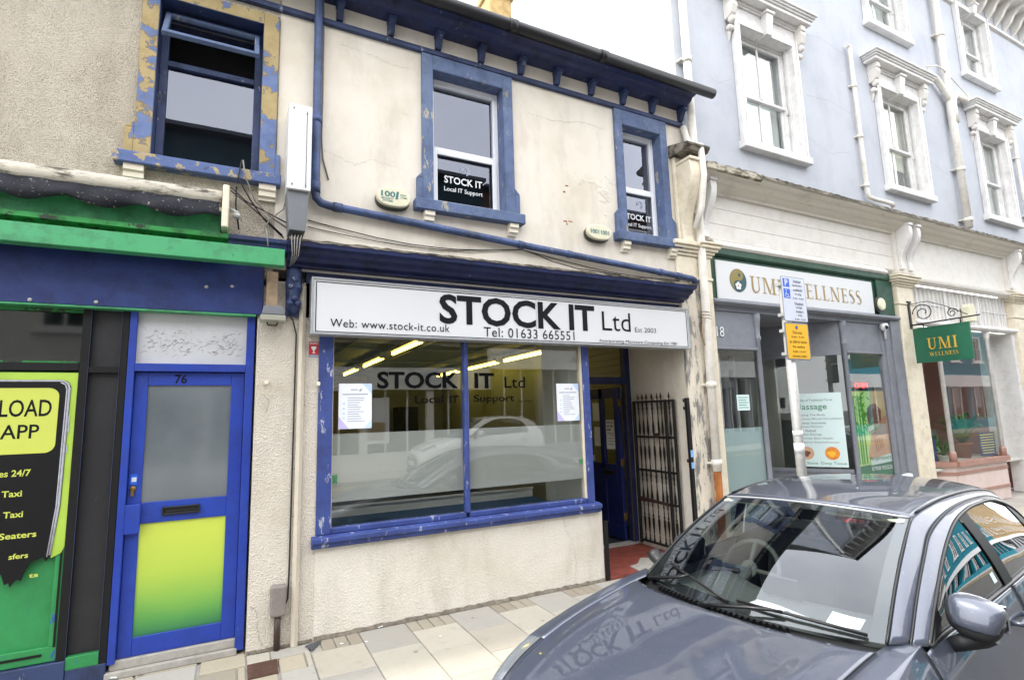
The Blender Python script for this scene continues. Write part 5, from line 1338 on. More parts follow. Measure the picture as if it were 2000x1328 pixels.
# wellness sign
t = thing('shop_sign', (7.2, -.03, 3.4), 'white wellness shop sign with gold capital letters and a round green and gold emblem', 'sign')
sx0, sz0 = q(5.478, 3.138, -.05); sx1, sz1 = q(8.93, 3.65, -.05)
mb = MB(); mb.box(sx0, sx1, -.05, -.031, sz0, sz1); mb.build('board', 'sign_white', t, bevel=.003)
cx, cz = q(5.872, 3.405, -.05); rr = .152
def disc(cx, cz, r, a0=0, a1=360, n=32, sx=1): return [(cx+r*sx*math.cos(R(a0+(a1-a0)*i/n)), cz+r*math.sin(R(a0+(a1-a0)*i/n))) for i in range(n+1)]
mb = MB(); mb.xz(disc(cx, cz, rr*1.04)[:-1], -.0525, -.0505); mb.build('emblem_rim', 'plate_grey', t)
mb = MB(); mb.xz(disc(cx, cz, rr)[:-1], -.0545, -.0526); mb.build('emblem_field', 'deep_teal', t)
pts = disc(cx, cz, rr, 90, 270, 24) + disc(cx, cz-rr/2, rr/2, 270, 90-0+0, 14)[1:] if False else None
left = disc(cx, cz, rr, 75, 255, 24)
ca, sa_ = math.cos(R(75)), math.sin(R(75))
c1 = (cx+ca*rr/2, cz+sa_*rr/2); c2 = (cx-ca*rr/2, cz-sa_*rr/2)
poly = left + disc(c2[0], c2[1], rr/2, 255, 75, 14)[1:] + disc(c1[0], c1[1], rr/2, -105, 75, 14)[1:-1]
mb = MB(); mb.xz(poly, -.0565, -.0546); mb.build('emblem_swirl', 'olive_gold', t)
mb = MB(); mb.xz(disc(c1[0]-.0, c1[1], .022)[:-1], -.0585, -.0566); mb.build('emblem_dot', 'deep_teal', t)
mb = MB()
for k in range(5):
    a = 90+72*k; px_, pz_ = c2[0]+.01+.034*math.cos(R(a)), c2[1]+.034*math.sin(R(a)); mb.xz(disc(px_, pz_, .022, n=12)[:-1], -.0585-.0002*k, -.0566)
mb.build('emblem_flower', 'letter_white', t)
mb = MB(); mb.xz(disc(c2[0]+.01, c2[1], .010, n=10)[:-1], -.0605, -.0597); mb.build('flower_centre', 'orange_print', t)
ua, ub = q(6.10, 3.265, -.05), q(8.605, 3.50, -.05)
serif('UMI WELLNESS', ua[0], ub[0], ua[1], ub[1]-.01, 'gold_letter', t, lambda u, w_, k: (u, -.0515-.0004*k, w_), caps=[1.0, 1, 1, 1, 1.0]+[.97]*7)
# massage board in the angled window
t = thing('massage_board', (7.9, .2, 1.3), 'pale blue-white board listing massage benefits with two round pictures, in the angled lobby window', 'board')
d_ = V((A1[0]-A0[0], A1[1]-A0[1], 0)).normalized(); nrm = V((d_.y, -d_.x, 0)); 
if nrm.y > 0 and False: pass
out = V((-math.sqrt(1-d_.x**2)*1, 0, 0)); outn = V((d_.y*-1, d_.x, 0))   # facing the street-left side
org = V((A0[0], A0[1], 0)) + outn*.02
u_ = -d_        # text runs from the inner end to the street end
UL = .74       # board width
def brd(mb, a0, a1, z0, z1, o0, o1): mb.obox(org+d_*UL+V((0, 0, 0)), u_, (0, 0, 1), outn, a0, a1, z0, z1, o0, o1)
mb = MB(); brd(mb, 0, UL-.06, .83, 1.92, .0, .006); mb.build('board', 'mint_card', t)
bo = org+d_*UL+outn*.0075; FRB = (tuple(u_), (0, 0, 1))
txt('Benefits of Traditional Tui-na', .06, .56, 1.80, 1.835, 0, 'print_green', t, fr=FRB, org=bo)
txt('Massage', .05, .48, 1.65, 1.765, 0, 'print_green', t, fr=FRB, org=bo, bold=.005)
for k, s_ in enumerate(('Relaxing The Body', 'Improves Blood Circulation', 'Relieves Insomnia', 'Enhances Memory', 'Pain Relief', 'Elevate Energy', 'Improves Skin Health', 'Supports Detoxification')):
    w_ = .0235*len(s_); txt(s_, .05, .05+w_, 1.575-.058*k, 1.61-.058*k, 0, 'print_grey', t, fr=FRB, org=bo)
for cx_, m_, m2 in ((.16, 'brown_print', 'skin_print'), (.49, 'orange_print', 'orange_print')):
    mb = MB(); pts = [(cx_+.095*math.cos(R(a)), 1.03+.095*math.sin(R(a))) for a in range(0, 360, 15)]
    mb.prism(pts, lambda u, v: tuple(bo+u_*u+V((0, 0, v))), lambda u, v: tuple(bo+u_*u+V((0, 0, v))+outn*.001)); r1 = mb.build('round_picture', m2, t)
    mb = MB(); pts = [(cx_-.01+.05*math.cos(R(a))*(1+.3*math.sin(R(a*3))), 1.02+.045*math.sin(R(a))) for a in range(0, 360, 15)]
    mb.prism(pts, lambda u, v: tuple(bo+u_*u+V((0, 0, v))+outn*.001), lambda u, v: tuple(bo+u_*u+V((0, 0, v))+outn*.0018)); mb.build('picture_detail', m_ if m_ == 'brown_print' else 'plate_yellow', r1)
txt('Hot Stone', .03, .29, .865, .905, 0, 'print_green', t, fr=FRB, org=bo); txt('Deep Tissue', .33, .66, .855, .905, 0, 'print_green', t, fr=FRB, org=bo)
# banner with OPEN sign in the right window
t = thing('banner', (8.55, .05, 1.3), 'tall printed banner of green bamboo and a back massage behind the right wellness window', 'banner')
mb = MB(); mb.box(8.12, 9.0, .056, .058, .66, 1.93); mb.build('sheet', 'wall_print', t)
def pr_(poly, m_, n_, k): mb = MB(); mb.xz([(8.12+u, .66+v) for u, v in poly], .0555-.0006*k, .0560-.0006*k); return mb.build(n_, m_, t)
pr_([(0, 0), (.34, 0), (.42, .75), (.50, 1.27), (0, 1.27)], 'pale_leaf_print', 'bamboo_ground', 1)
for k, x in enumerate((.05, .12, .17, .24)): pr_([(x, .2), (x+.035, .2), (x+.04, 1.2), (x, 1.2)], 'bamboo_print', 'bamboo_stem', 2)
for k in range(30):
    a = random.uniform(-1.2, .9); x, z = random.uniform(.0, .42), random.uniform(.7, 1.2); l_ = random.uniform(.12, .25)
    dx, dz = math.cos(a)*l_, math.sin(a)*l_; pr_([(max(.0, x), z), (x+dx*.5-dz*.1, min(1.26, z+dz*.5+dx*.1)), (x+dx, min(1.26, z+dz)), (x+dx*.5+dz*.1, min(1.26, z+dz*.5-dx*.1))], 'leaf_print', 'bamboo_leaf', 3+.2*k)
pr_([(.38, .78), (.72, .78), (.74, .98), (.62, 1.08), (.46, 1.06), (.36, .95)], 'brown_print', 'pot_picture', 8)
pr_([(.30, .30), (.42, .15), (.60, .10), (.88, .10), (.88, .62), (.70, .66), (.52, .62), (.38, .50)], 'skin_print', 'back_picture', 9)
pr_([(.88, .62), (.88, .90), (.76, .86), (.64, .74), (.50, .66), (.42, .60), (.46, .55), (.60, .60), (.72, .60)], 'skin_shade', 'arm_picture', 10)
for k in range(4): pr_([(.48+.055*k, .56), (.515+.055*k, .57), (.54+.05*k, .36+.02*k), (.51+.05*k, .35+.02*k)], 'skin_shade', 'finger_picture', 11)
pr_([(.34, .66), (.52, .70), (.50, .76), (.36, .74)], 'cloth_print', 'cloth_picture', 12)
pr_([(.0, .0), (.88, .0), (.88, .20), (.0, .17)], 'print_green', 'footer', 13)
pr_([(.33, .17), (.88, .2), (.88, .32), (.33, .26)], 'mint_card', 'label_ground', 14)
txt('Acupressure', 8.42, 8.98, .88, .965, .0455, 'print_green', t, shear=.15)
txt('07908 955528', 8.45, 8.98, .75, .81, .0455, 'letter_white', t, bold=.01)
t = thing('open_sign', (8.3, .07, 1.97), 'red glowing OPEN sign on a black box above the bamboo banner', 'sign')
mb = MB(); mb.box(8.10, 8.75, .055, .08, 1.935, 2.09); mb.build('box', 'iron_black', t)
txt('OPEN', 8.26, 8.60, 1.975, 2.06, .053, 'neon_red', t, bold=.03)

# hanging green sign on a scrolled bracket
t = thing('hanging_sign', (9.75, -.1, 2.6), 'green hanging sign with gold letters on a black scrolled iron bracket', 'hanging sign')
hy0, hy1, hX = -.10, -.86, 9.75
mb = MB(); mb.box(hX, hX+.03, hy1, hy0, 2.36, 2.92); bd_ = mb.build('board', 'hanging_green', t, bevel=.004)
mb = MB()
for a in ((hy1, hy1+.02, 2.36, 2.92), (hy0-.02, hy0, 2.36, 2.92)): mb.box(hX-.006, hX-.0005, a[0], a[1], a[2], a[3])
mb.box(hX-.006, hX-.0005, hy1+.02, hy0-.02, 2.36, 2.378); mb.box(hX-.006, hX-.0005, hy1+.02, hy0-.02, 2.902, 2.92); mb.build('raised_edge', 'hanging_green', t)
HP = lambda u, w_, k: (hX-.0015-.0004*k, -u, w_)
serif('UMI', .28, .68, 2.56, 2.74, 'gold_letter_bright', t, HP); serif('WELLNESS', .29, .68, 2.455, 2.515, 'gold_letter_bright', t, HP)
mb = MB(); mb.tube([(hX+.015, -.07, 2.98), (hX+.015, -1.0, 3.0)], .012, 6); mb.box(hX-.01, hX+.04, -.09, -.072, 2.93, 3.38); mb.box(hX-.03, hX+.06, -.10, -.072, 3.35, 3.38)
def spiral(cy, cz, r0, turns, s): return [(hX+.015, cy+s*(r0*(1-.75*i/40))*math.cos(2*math.pi*turns*i/40), cz+(r0*(1-.75*i/40))*math.sin(2*math.pi*turns*i/40-1.57*0)) for i in range(41)]
mb.tube(spiral(-.27, 3.16, .15, 1.6, 1), .008, 5); mb.tube(spiral(-.66, 3.09, .075, 1.5, -1), .007, 5); mb.tube([(hX+.015, -.09, 3.33), (hX+.015, -.35, 3.33), (hX+.015, -.6, 3.2), (hX+.015, -.85, 3.03)], .006, 5)
for y in (-.25, -.75): mb.tube([(hX+.015, y, 2.99), (hX+.015, y, 2.92)], .008, 5)
mb.build('bracket', 'iron_black', t)
t = thing('alarm_box', (12.0, -.1, 3.3), 'slim cream bell box on the lattice panel behind the hanging sign', 'alarm box')
mb = MB(); mb.xz([(11.72, 3.16), (11.95, 3.16), (11.95, 3.42), (11.9, 3.48), (11.76, 3.48), (11.72, 3.42)], -.10, .03); mb.build('case', 'blind_cream', t, bevel=.01)

# ---------------- pink shopfront
mb = MB(); mb.box(9.97, 13.54, .06, .12, 3.10, 3.72); mb.build('lattice_backing', 'offwhite_paint', UB)
mb = MB()
for k in range(26): mb.box(10.0+.137*k, 10.025+.137*k, .03, .059, 3.12, 3.70)
for z in (3.40,): mb.box(9.97, 13.54, .035, .059, z, z+.018)
for x in (11.15, 12.35): mb.box(x, x+.06, .02, .029, 3.12, 3.70)
mb.build('lattice', 'white_paint', UB)
mb = MB(); mb.mould([(.06, 3.02), (-.05, 3.02), (-.08, 3.05), (-.08, 3.08), (-.03, 3.11), (.06, 3.11)], 9.965, 13.60); mb.build('lintel', 'white_paint', UB)
# bay window: corner posts and glass
CP = [(9.98, .55), (10.72, .02), (12.48, .02), (13.35, .45)]
mb = MB(); bw = None
for (x, y) in CP[1:3]:
    m2 = MB(); m2.lathe((x, y, 0), [(.035, .80), (.035, 2.86), (.05, 2.88), (.05, 2.92), (.06, 3.0), (.06, 3.02)], 12); m2.build('corner_post', 'white_paint', UB)
    m2 = MB(); m2.lathe((x, y, 0), [(.055, .72), (.055, .86), (.045, .9)], 12); m2.build('post_base', 'terracotta_paint', UB)
m2 = MB(); m2.box(13.3, 13.5, .3, .5, .6, 3.02); m2.box(13.42, 13.56, -.02, .3, 0, 3.02); m2.build('jamb', 'white_paint', UB)
for k, (p, q_) in enumerate(zip(CP, CP[1:])):
    m2 = MB(); lob(p, q_, .78, 3.02, .005, m2); m2.build('pane', 'bay_glass', UB)
    m2 = MB(); lob(p, q_, .0, .66, .05, m2, -.02); m2.build('stall_riser', 'pink_paint', UB)
    m2 = MB(); lob(p, q_, .66, .74, .14, m2, -.05); m2.build('sill', 'terracotta_paint', UB)
    m2 = MB(); lob(p, q_, .2, .25, .012, m2, .0302); lob(p, q_, .52, .57, .012, m2, .0302); m2.build('panel_bead', 'terracotta_paint', UB)
m2 = MB(); m2.box(9.9, 13.9, .1, 3.2, 2.98, 3.02); m2.box(9.9, 13.9, .1, 3.2, .60, .64); m2.build('bay_floor_and_top', 'interior_white', UB)
m2 = MB(); m2.box(9.9, 13.9, 2.3, 2.35, 0, 3.0); m2.box(9.86, 9.9, .5, 2.3, 0, 3); m2.box(13.86, 13.9, .4, 2.3, 0, 3); m2.build('room_wall', 'interior_pink', UB)
m2 = MB(); m2.box(9.95, 13.85, 2.27, 2.295, 1.60, 1.68); m2.build('dado_rail', 'terracotta_paint', UB)
m2 = MB(); P = [[(10.8+1.6*i/40, 1.2+.05*math.sin(i*1.3), .64), (10.8+1.6*i/40, 1.2+.05*math.sin(i*1.3), 2.95)] for i in range(41)]
m2.box(9.95, 13.5, 1.5, 1.52, .64, 1.15); m2.build('low_screen', 'interior_teal', UB)
m2 = MB(); m2.box(14.0, 20, .0, .12, 0, 3.86); m2.build('wall', 'offwhite_paint', UB)
# plants and card in the bay
def pot_plant(x, y, z, r, h, pm, lab, n=26, spread=.35, lw=.02):
    t = thing('pot_plant', (x, y, z), lab, 'pot plant')
    mb = MB(); mb.lathe((x, y, z), [(r*.7, 0), (r, h), (r*1.06, h), (r*1.06, h*1.12), (r*.9, h*1.12), (r*.85, h)], 14); mb.build('pot', pm, t)
    mb = MB(); rs = random.Random(int(x*100))
    for k in range(n):
        a = rs.uniform(0, 6.28); l_ = spread*rs.uniform(.6, 1.1); up = rs.uniform(.3, 1.0)*spread; pts = []
        w_ = lw*rs.uniform(.7, 1.3); m = 7
        for i in range(m):
            t_ = i/(m-1); px_, pz_ = l_*t_, up*math.sin(t_*2.2)*1.0
            wd = w_*math.sin(math.pi*min(1, .15+t_*.85))
            c_, s_ = math.cos(a), math.sin(a)
            pts.append([(x+px_*c_-wd*s_, y+px_*s_+wd*c_, z+h+pz_), (x+px_*c_+wd*s_, y+px_*s_-wd*c_, z+h+pz_)])
        mb.grid(pts)
    mb.build('leaves', 'leaf_green', t)
pot_plant(11.35, .45, .64, .08, .13, 'pot_white', 'small plant in a white pot on the pink shop window board', 22, .26, .016)
pot_plant(11.75, .75, .64, .11, .16, 'pot_terracotta', 'spiky plant in a brown pot behind the blue card', 24, .36, .022)
pot_plant(12.75, .75, .64, .16, .26, 'pot_terracotta', 'large arching palm plant at the right end of the pink shop window', 44, .62, .03)
t = thing('card', (12.2, .06, .8), 'dark blue printed card standing in the pink shop window by the right corner post', 'card')
mb = MB(); mb.box(11.78, 12.34, .06, .066, .76, 1.17); mb.build('sheet', 'flyer_blue', t)
mb = MB(); rs = random.Random(4)
for k in range(8):
    a = rs.uniform(.03, .08); mb.box(11.78+a, 12.34-a, .0582, .0592, 1.12-.045*k, 1.135-.045*k)
mb.build('text_lines', 'flyer_yellow', t)
t = thing('card', (10.45, .3, .8), 'dark blue printed card in the narrow left side of the pink bay window', 'card')
mb = MB(); lob((10.12, .47), (10.55, .165), .74, 1.12, .005, mb, -.01); mb.build('sheet', 'flyer_blue', t)
mb = MB()
for k in range(5): lob((10.17, .435), (10.5, .2), 1.06-.06*k, 1.075-.06*k, .002, mb, -.004+.009)
mb.build('text_lines', 'flyer_yellow', t)

# ================================================================== parking sign post
t = thing('parking_sign', (4.87, -1.35, 0), 'galvanised post carrying a grey disabled-bay plate above a yellow no-waiting plate', 'road sign')
mb = MB(); mb.tube([(4.87, -1.35, -.01), (4.87, -1.35, 2.97)], .044, 20, smooth=True); mb.build('post', 'galv_steel', t)
mb = MB(); mb.tube([(4.87, -1.35, 1.45), (4.87, -1.35, 1.50)], .0455, 20); mb.tube([(4.87, -1.35, 1.29), (4.87, -1.35, 1.38)], .0455, 20); mb.build('torn_sticker', 'litter_white', t)
def rrect(x0, x1, z0, z1, r):
    P = []
    for cx_, cz_, a0 in ((x1-r, z1-r, 0), (x0+r, z1-r, 90), (x0+r, z0+r, 180), (x1-r, z0+r, 270)):
        P += [(cx_+r*math.cos(R(a0+i*30)), cz_+r*math.sin(R(a0+i*30))) for i in range(4)]
    return P
py = -1.405
mb = MB(); mb.xz(rrect(4.765, 5.125, 2.567, 3.022, .02), py, py+.006); p1 = mb.build('upper_plate', 'plate_grey', t)
mb = MB(); mb.xz(rrect(4.771, 5.119, 2.573, 3.016, .016), py-.0012, py-.0002); mb.build('upper_face', 'plate_white', p1)
mb = MB(); mb.xz(rrect(4.752, 5.115, 2.18, 2.558, .02), py, py+.006); p2 = mb.build('lower_plate', 'plate_grey', t)
mb = MB(); mb.xz(rrect(4.77, 5.10, 2.196, 2.542, .014), py-.0012, py-.0002); mb.build('lower_face', 'plate_yellow', p2)
mb = MB()
for z in (2.64, 2.95, 2.25, 2.48): mb.box(4.80, 4.94, py+.0065, -1.31, z-.015, z+.015)
mb.build('clip', 'galv_steel', t)
mb = MB(); mb.box(4.79, 4.885, py-.0022, py-.0014, 2.915, 3.0); mb.box(4.79, 4.885, py-.0022, py-.0014, 2.80, 2.895); mb.build('blue_square', 'plate_blue', p1)
txt('P', 4.815, 4.862, 2.925, 2.992, py-.003, 'plate_white', p1, bold=.04)
mb = MB()
wy = py-.003
def ring(cx_, cz_, r0, r1, a0, a1, n=14): 
    for i in range(n):
        b0, b1 = R(a0+(a1-a0)*i/n), R(a0+(a1-a0)*(i+1)/n)
        mb.add([(cx_+r0*math.cos(b0), wy, cz_+r0*math.sin(b0)), (cx_+r1*math.cos(b0), wy, cz_+r1*math.sin(b0)), (cx_+r1*math.cos(b1), wy, cz_+r1*math.sin(b1)), (cx_+r0*math.cos(b1), wy, cz_+r0*math.sin(b1))], [(0, 1, 2, 3)])
ring(4.833, 2.832, .018, .024, 110, 360); mb.xz([(4.822, 2.868), (4.829, 2.868), (4.832, 2.845), (4.822, 2.845)], wy-.0004, wy-.0001); mb.xz([(4.826, 2.843), (4.852, 2.843), (4.862, 2.815), (4.870, 2.818), (4.872, 2.81), (4.858, 2.806), (4.848, 2.836), (4.826, 2.836)], wy-.0009, wy-.0006); mb.xz(disc(4.826, 2.879, .008, n=10)[:-1], wy-.0004, wy)
mb.build('wheelchair_symbol', 'plate_white', p1)
for k, (s_, w_) in enumerate((('Deiliaid', .115), ('bathodyn', .14), ('anabledd', .14), ('yn unig', .10), ('6 am - 6 pm', .165))):
    txt(s_, 5.005-w_/2, 5.005+w_/2, 2.966-.044*k, 2.994-.044*k, py-.003, 'letter_black', p1)
for k, (s_, w_) in enumerate((('Disabled', .13), ('badge', .09), ('holders', .11), ('only', .065), ('6 am - 6 pm', .165))):
    txt(s_, 5.005-w_/2, 5.005+w_/2, 2.738-.040*k, 2.765-.040*k, py-.003, 'letter_black', p1)
mb = MB(); mb.xz(disc(4.93, 2.507, .02)[:-1], py-.0028, py-.002); mb.build('roundel', 'red_sticker', p2)
mb = MB(); mb.xz(disc(4.93, 2.507, .013)[:-1], py-.0038, py-.003); mb.build('roundel_blue', 'plate_blue', p2)
for k, (s_, w_) in enumerate((('Dim aros', .14), ('6 pm - 6 am', .19), ('ac eithrio tacsis', .26), ('No waiting', .18), ('6 pm - 6 am', .19), ('except taxis', .21))):
    z = 2.455-.046*k-(.008 if k > 2 else 0); txt(s_, 4.935-w_/2, 4.935+w_/2, z-.012, z+.018, py-.003, 'letter_black', p2)

# ================================================================== the far side of the street (seen in reflections)
ob_ = thing('terrace', (4, -13.4, 0), 'row of painted shops across the street, seen only in the window reflections', 'building')
def opp(x0, x1, h, wm, base_m, sign=None, sm='sign_white', n=3, base=3.4):
    Y = -13.0
    t = thing('terraced_building', ((x0+x1)/2, Y, 0), {'teal_render': 'teal painted building with white window frames across the street, mirrored in the car side window', 'tan_render': 'tan painted building across the street, mirrored in the rear side window of the parked car', 'dark_teal_render': 'dark teal building across the street, mirrored behind the shop window lettering', 'dark_brick': 'dark brick building across the street opposite the doorway', 'brick_red': 'red-brown brick building across the street, mirrored in the pink shop window', 'grey_stone': 'grey stone building across the street between the brick and teal ones', 'offwhite_paint': 'white painted building across the street opposite the green boards'}[wm], 'building', 'buildings across the street')
    mb = MB(); mb.box(x0, x1, Y-.3, Y, base, h); mb.box(x0, x1, Y-8, Y-7.9, 0, h); mb.build('wall', wm, t)
    mb = MB(); mb.quad((x0, Y+.3, h), (x1, Y+.3, h), (x1, Y-4, h+.6), (x0, Y-4, h+.6)); mb.box(x0, x1, Y, Y+.35, h-.12, h); mb.build('roof', 'slate', t)
    w_ = (x1-x0)/n
    for fl_ in range(2):
        for k in range(n):
            cx_ = x0+w_*(k+.5); z0 = base+.9+3.0*fl_
            if z0+1.7 > h: continue
            mb = MB(); mb.frame(cx_-.55, cx_+.55, z0, z0+1.7, .10, Y+.001, Y+.07); mb.box(cx_-.45, cx_+.45, Y+.001, Y+.05, z0+.83, z0+.89); mb.box(cx_-.03, cx_+.03, Y+.001, Y+.05, z0+.1, z0+1.6); mb.box(cx_-.7, cx_+.7, Y, Y+.12, z0-.1, z0-.002)
            wn = mb.build('window', 'white_paint', t); mb = MB(); mb.box(cx_-.45, cx_+.45, Y+.002, Y+.02, z0+.1, z0+1.6); mb.build('pane', 'dark_screen', wn)
    mb = MB(); mb.box(x0, x1, Y-.3, Y+.15, base-.75, base-.001); mb.build('fascia', sm, t)
    mb = MB(); mb.box(x0, x1, Y-.3, Y, 0, .6); 
    for k in range(n+1): mb.box(x0+w_*k-.12, x0+w_*k+.12, Y-.3, Y+.05, .6, base-.751)
    mb.build('shopfront', base_m, t)
    mb = MB(); mb.box(x0, x1, Y-.22, Y-.2, .6, base-.75); mb.build('shop_pane', 'dark_screen', t)
    mb = MB()
    for k in range(n):
        for j in (1, 2): mb.box(x0+w_*(k+j/3)-.03, x0+w_*(k+j/3)+.03, Y-.2, Y-.15, .6, base-.751)
    mb.build('shop_mullion', 'white_paint', t)
    if sign: txt(sign[0], -sign[2], -sign[1], base-.55, base-.25, 0, 'letter_dark', t, fr=((-1, 0, 0), (0, 0, 1)), org=(0, Y+.152, 0))
    return t
bpy.data.objects.remove(ob_)
opp(-12, -3, 9.5, 'offwhite_paint', 'blue_trim', n=4); opp(-3, 8.2, 10.7, 'dark_teal_render', 'offwhite_paint', n=5); opp(8.2, 19.0, 10.5, 'dark_brick', 'grey_paint', ('yers for Life.', 11.6, 13.4), n=5, base=4.15)
opp(19.0, 26, 9.8, 'grey_stone', 'grey_paint', n=5, base=3.9); opp(26, 60, 11.5, 'teal_render', 'teal_render', n=12); opp(60, 130, 13, 'tan_render', 'grey_paint', n=16)
# posters in the opposite shop
for x, lab in ((1.5, 'left'), (4.1, 'right')):
    t = thing('poster', (x, -12.9, 1.2), 'pale advertising poster across the street, the '+lab+' one mirrored in the shop window', 'poster')
    mb = MB(); mb.box(x-.5, x+.5, -13.19, -13.17, .9, 2.4); mb.build('sheet', 'paper', t); mb = MB(); mb.box(x-.4, x+.4, -13.168, -13.165, 1.0, 1.6); mb.build('picture', 'timber_old', t)
# ================================================================== cars
def hermite(xs, ys, x):
    n = len(xs)
    if x <= xs[0]: return ys[0]
    if x >= xs[-1]: return ys[-1]
    i = max(k for k in range(n-1) if xs[k] <= x)
    def sl(k):
        if k == 0: return (ys[1]-ys[0])/(xs[1]-xs[0])
        if k == n-1: return (ys[-1]-ys[-2])/(xs[-1]-xs[-2])
        a = (ys[k]-ys[k-1])/(xs[k]-xs[k-1]); b_ = (ys[k+1]-ys[k])/(xs[k+1]-xs[k])
        return 0 if a*b_ < 0 else (a*(xs[k+1]-xs[k])+b_*(xs[k]-xs[k-1]))/(xs[k+1]-xs[k-1])
    h = xs[i+1]-xs[i]; t = (x-xs[i])/h; m0, m1 = sl(i)*h, sl(i+1)*h
    return (2*t**3-3*t*t+1)*ys[i]+(t**3-2*t*t+t)*m0+(-2*t**3+3*t*t)*ys[i+1]+(t**3-t*t)*m1
# X, Zc, Ye, Ze, Ysh, Zsh, W, Zw, Ws
ST = [
 (0.00, .60, .36, .585, .46, .55, .52, .45, .46),
 (0.05, .665, .44, .65, .55, .60, .61, .46, .55),
 (0.14, .735, .50, .715, .63, .655, .69, .48, .63),
 (0.28, .80, .545, .778, .70, .715, .765, .51, .70),
 (0.45, .85, .575, .83, .745, .765, .81, .54, .75),
 (0.70, .90, .60, .885, .762, .82, .84, .58, .775),
 (0.95, .942, .615, .925, .765, .865, .845, .61, .78),
 (1.12, .965, .622, .948, .762, .893, .845, .62, .78),
 (1.25, .975, .628, .960, .752, .915, .845, .63, .78),
 (1.45, .985, .64, .965, .738, .945, .842, .64, .78),
 (2.00, .99, .65, .98, .760, .975, .845, .66, .78),
 (2.50, 1.0, .66, .99, .775, 1.000, .847, .68, .78),
 (3.20, 1.02, .66, 1.01, .780, 1.025, .847, .70, .78),
 (3.60, 1.03, .64, 1.02, .765, 1.030, .835, .70, .77),
 (3.90, 1.03, .60, 1.02, .700, 1.020, .79, .66, .72),
 (4.02, 1.0, .52, .99, .60, .98, .70, .60, .62)]
SX = [s[0] for s in ST]
def body(X, t, sgn=1):
    g = lambda k: hermite(SX, [s[k] for s in ST], X)
    Zc, Ye, Ze, Ys, Zs, W, Zw, Ws = (g(k) for k in range(1, 9))
    P = [(-Ye, Ze), (0, Zc), (Ye, Ze), (Ys, Zs), (W, Zw), (Ws, .26), (Ws-.06, .17), (Ws-.3, .15)]
    i = min(int(t), 4); f = t-i
    p0, p1, p2, p3 = P[i], P[i+1], P[i+2], P[i+3]
    o = []
    for k in (0, 1):
        a, b_, c, d = p0[k], p1[k], p2[k], p3[k]
        o.append(.5*((2*b_)+(-a+c)*f+(2*a-5*b_+4*c-d)*f*f+(-a+3*b_-3*c+d)*f**3))
    return (X, sgn*o[0], o[1])
def chain(pts, n):
    """resample a 3d polyline smoothly to n+1 points"""
    L_ = [0]
    for a, b_ in zip(pts, pts[1:]): L_.append(L_[-1]+math.dist(a, b_))
    return [tuple(hermite(L_, [p[k] for p in pts], L_[-1]*i/n) for k in range(3)) for i in range(n+1)]
WSB = lambda v: (1.19+.12*v*v, .635*v, .958+.010*v*v)
WST = lambda v: (1.955+.065*v*v, .53*v, 1.392-.03*v*v)
def wsp(u, v, off=0):
    a, b_ = WSB(v), WST(v)
    p = [a[k]+(b_[k]-a[k])*u for k in range(3)]
    bl = .028*math.sin(math.pi*u)+off
    return (p[0]-.5*bl, p[1], p[2]+.86*bl)
OUT = [WSB(1), (1.55, .613, 1.13), (1.80, .577, 1.275), WST(1), (2.3, .535, 1.402), (2.6, .54, 1.415), (3.0, .535, 1.402), (3.4, .52, 1.355), (3.7, .495, 1.275), (3.86, .475, 1.20)]
OUT[1] = tuple(wsp(.36, 1)); OUT[2] = tuple(wsp(.72, 1))
INN = [(1.46, .735, .95), (1.62, .715, 1.055), (1.80, .692, 1.155), (2.02, .665, 1.25), (2.25, .645, 1.325), (2.5, .635, 1.362), (2.8, .63, 1.367), (3.08, .635, 1.34), (3.28, .66, 1.27), (3.42, .72, 1.12)]
IX = [p[0] for p in INN]
inn = lambda X: (X, hermite(IX, [p[1] for p in INN], X), hermite(IX, [p[2] for p in INN], X))
belt = lambda X: body(X, 2)
OX = [p[0] for p in OUT[3:]]
def mirror_m(P, s): return [[(x, y*s, z) for x, y, z in r] for r in P]

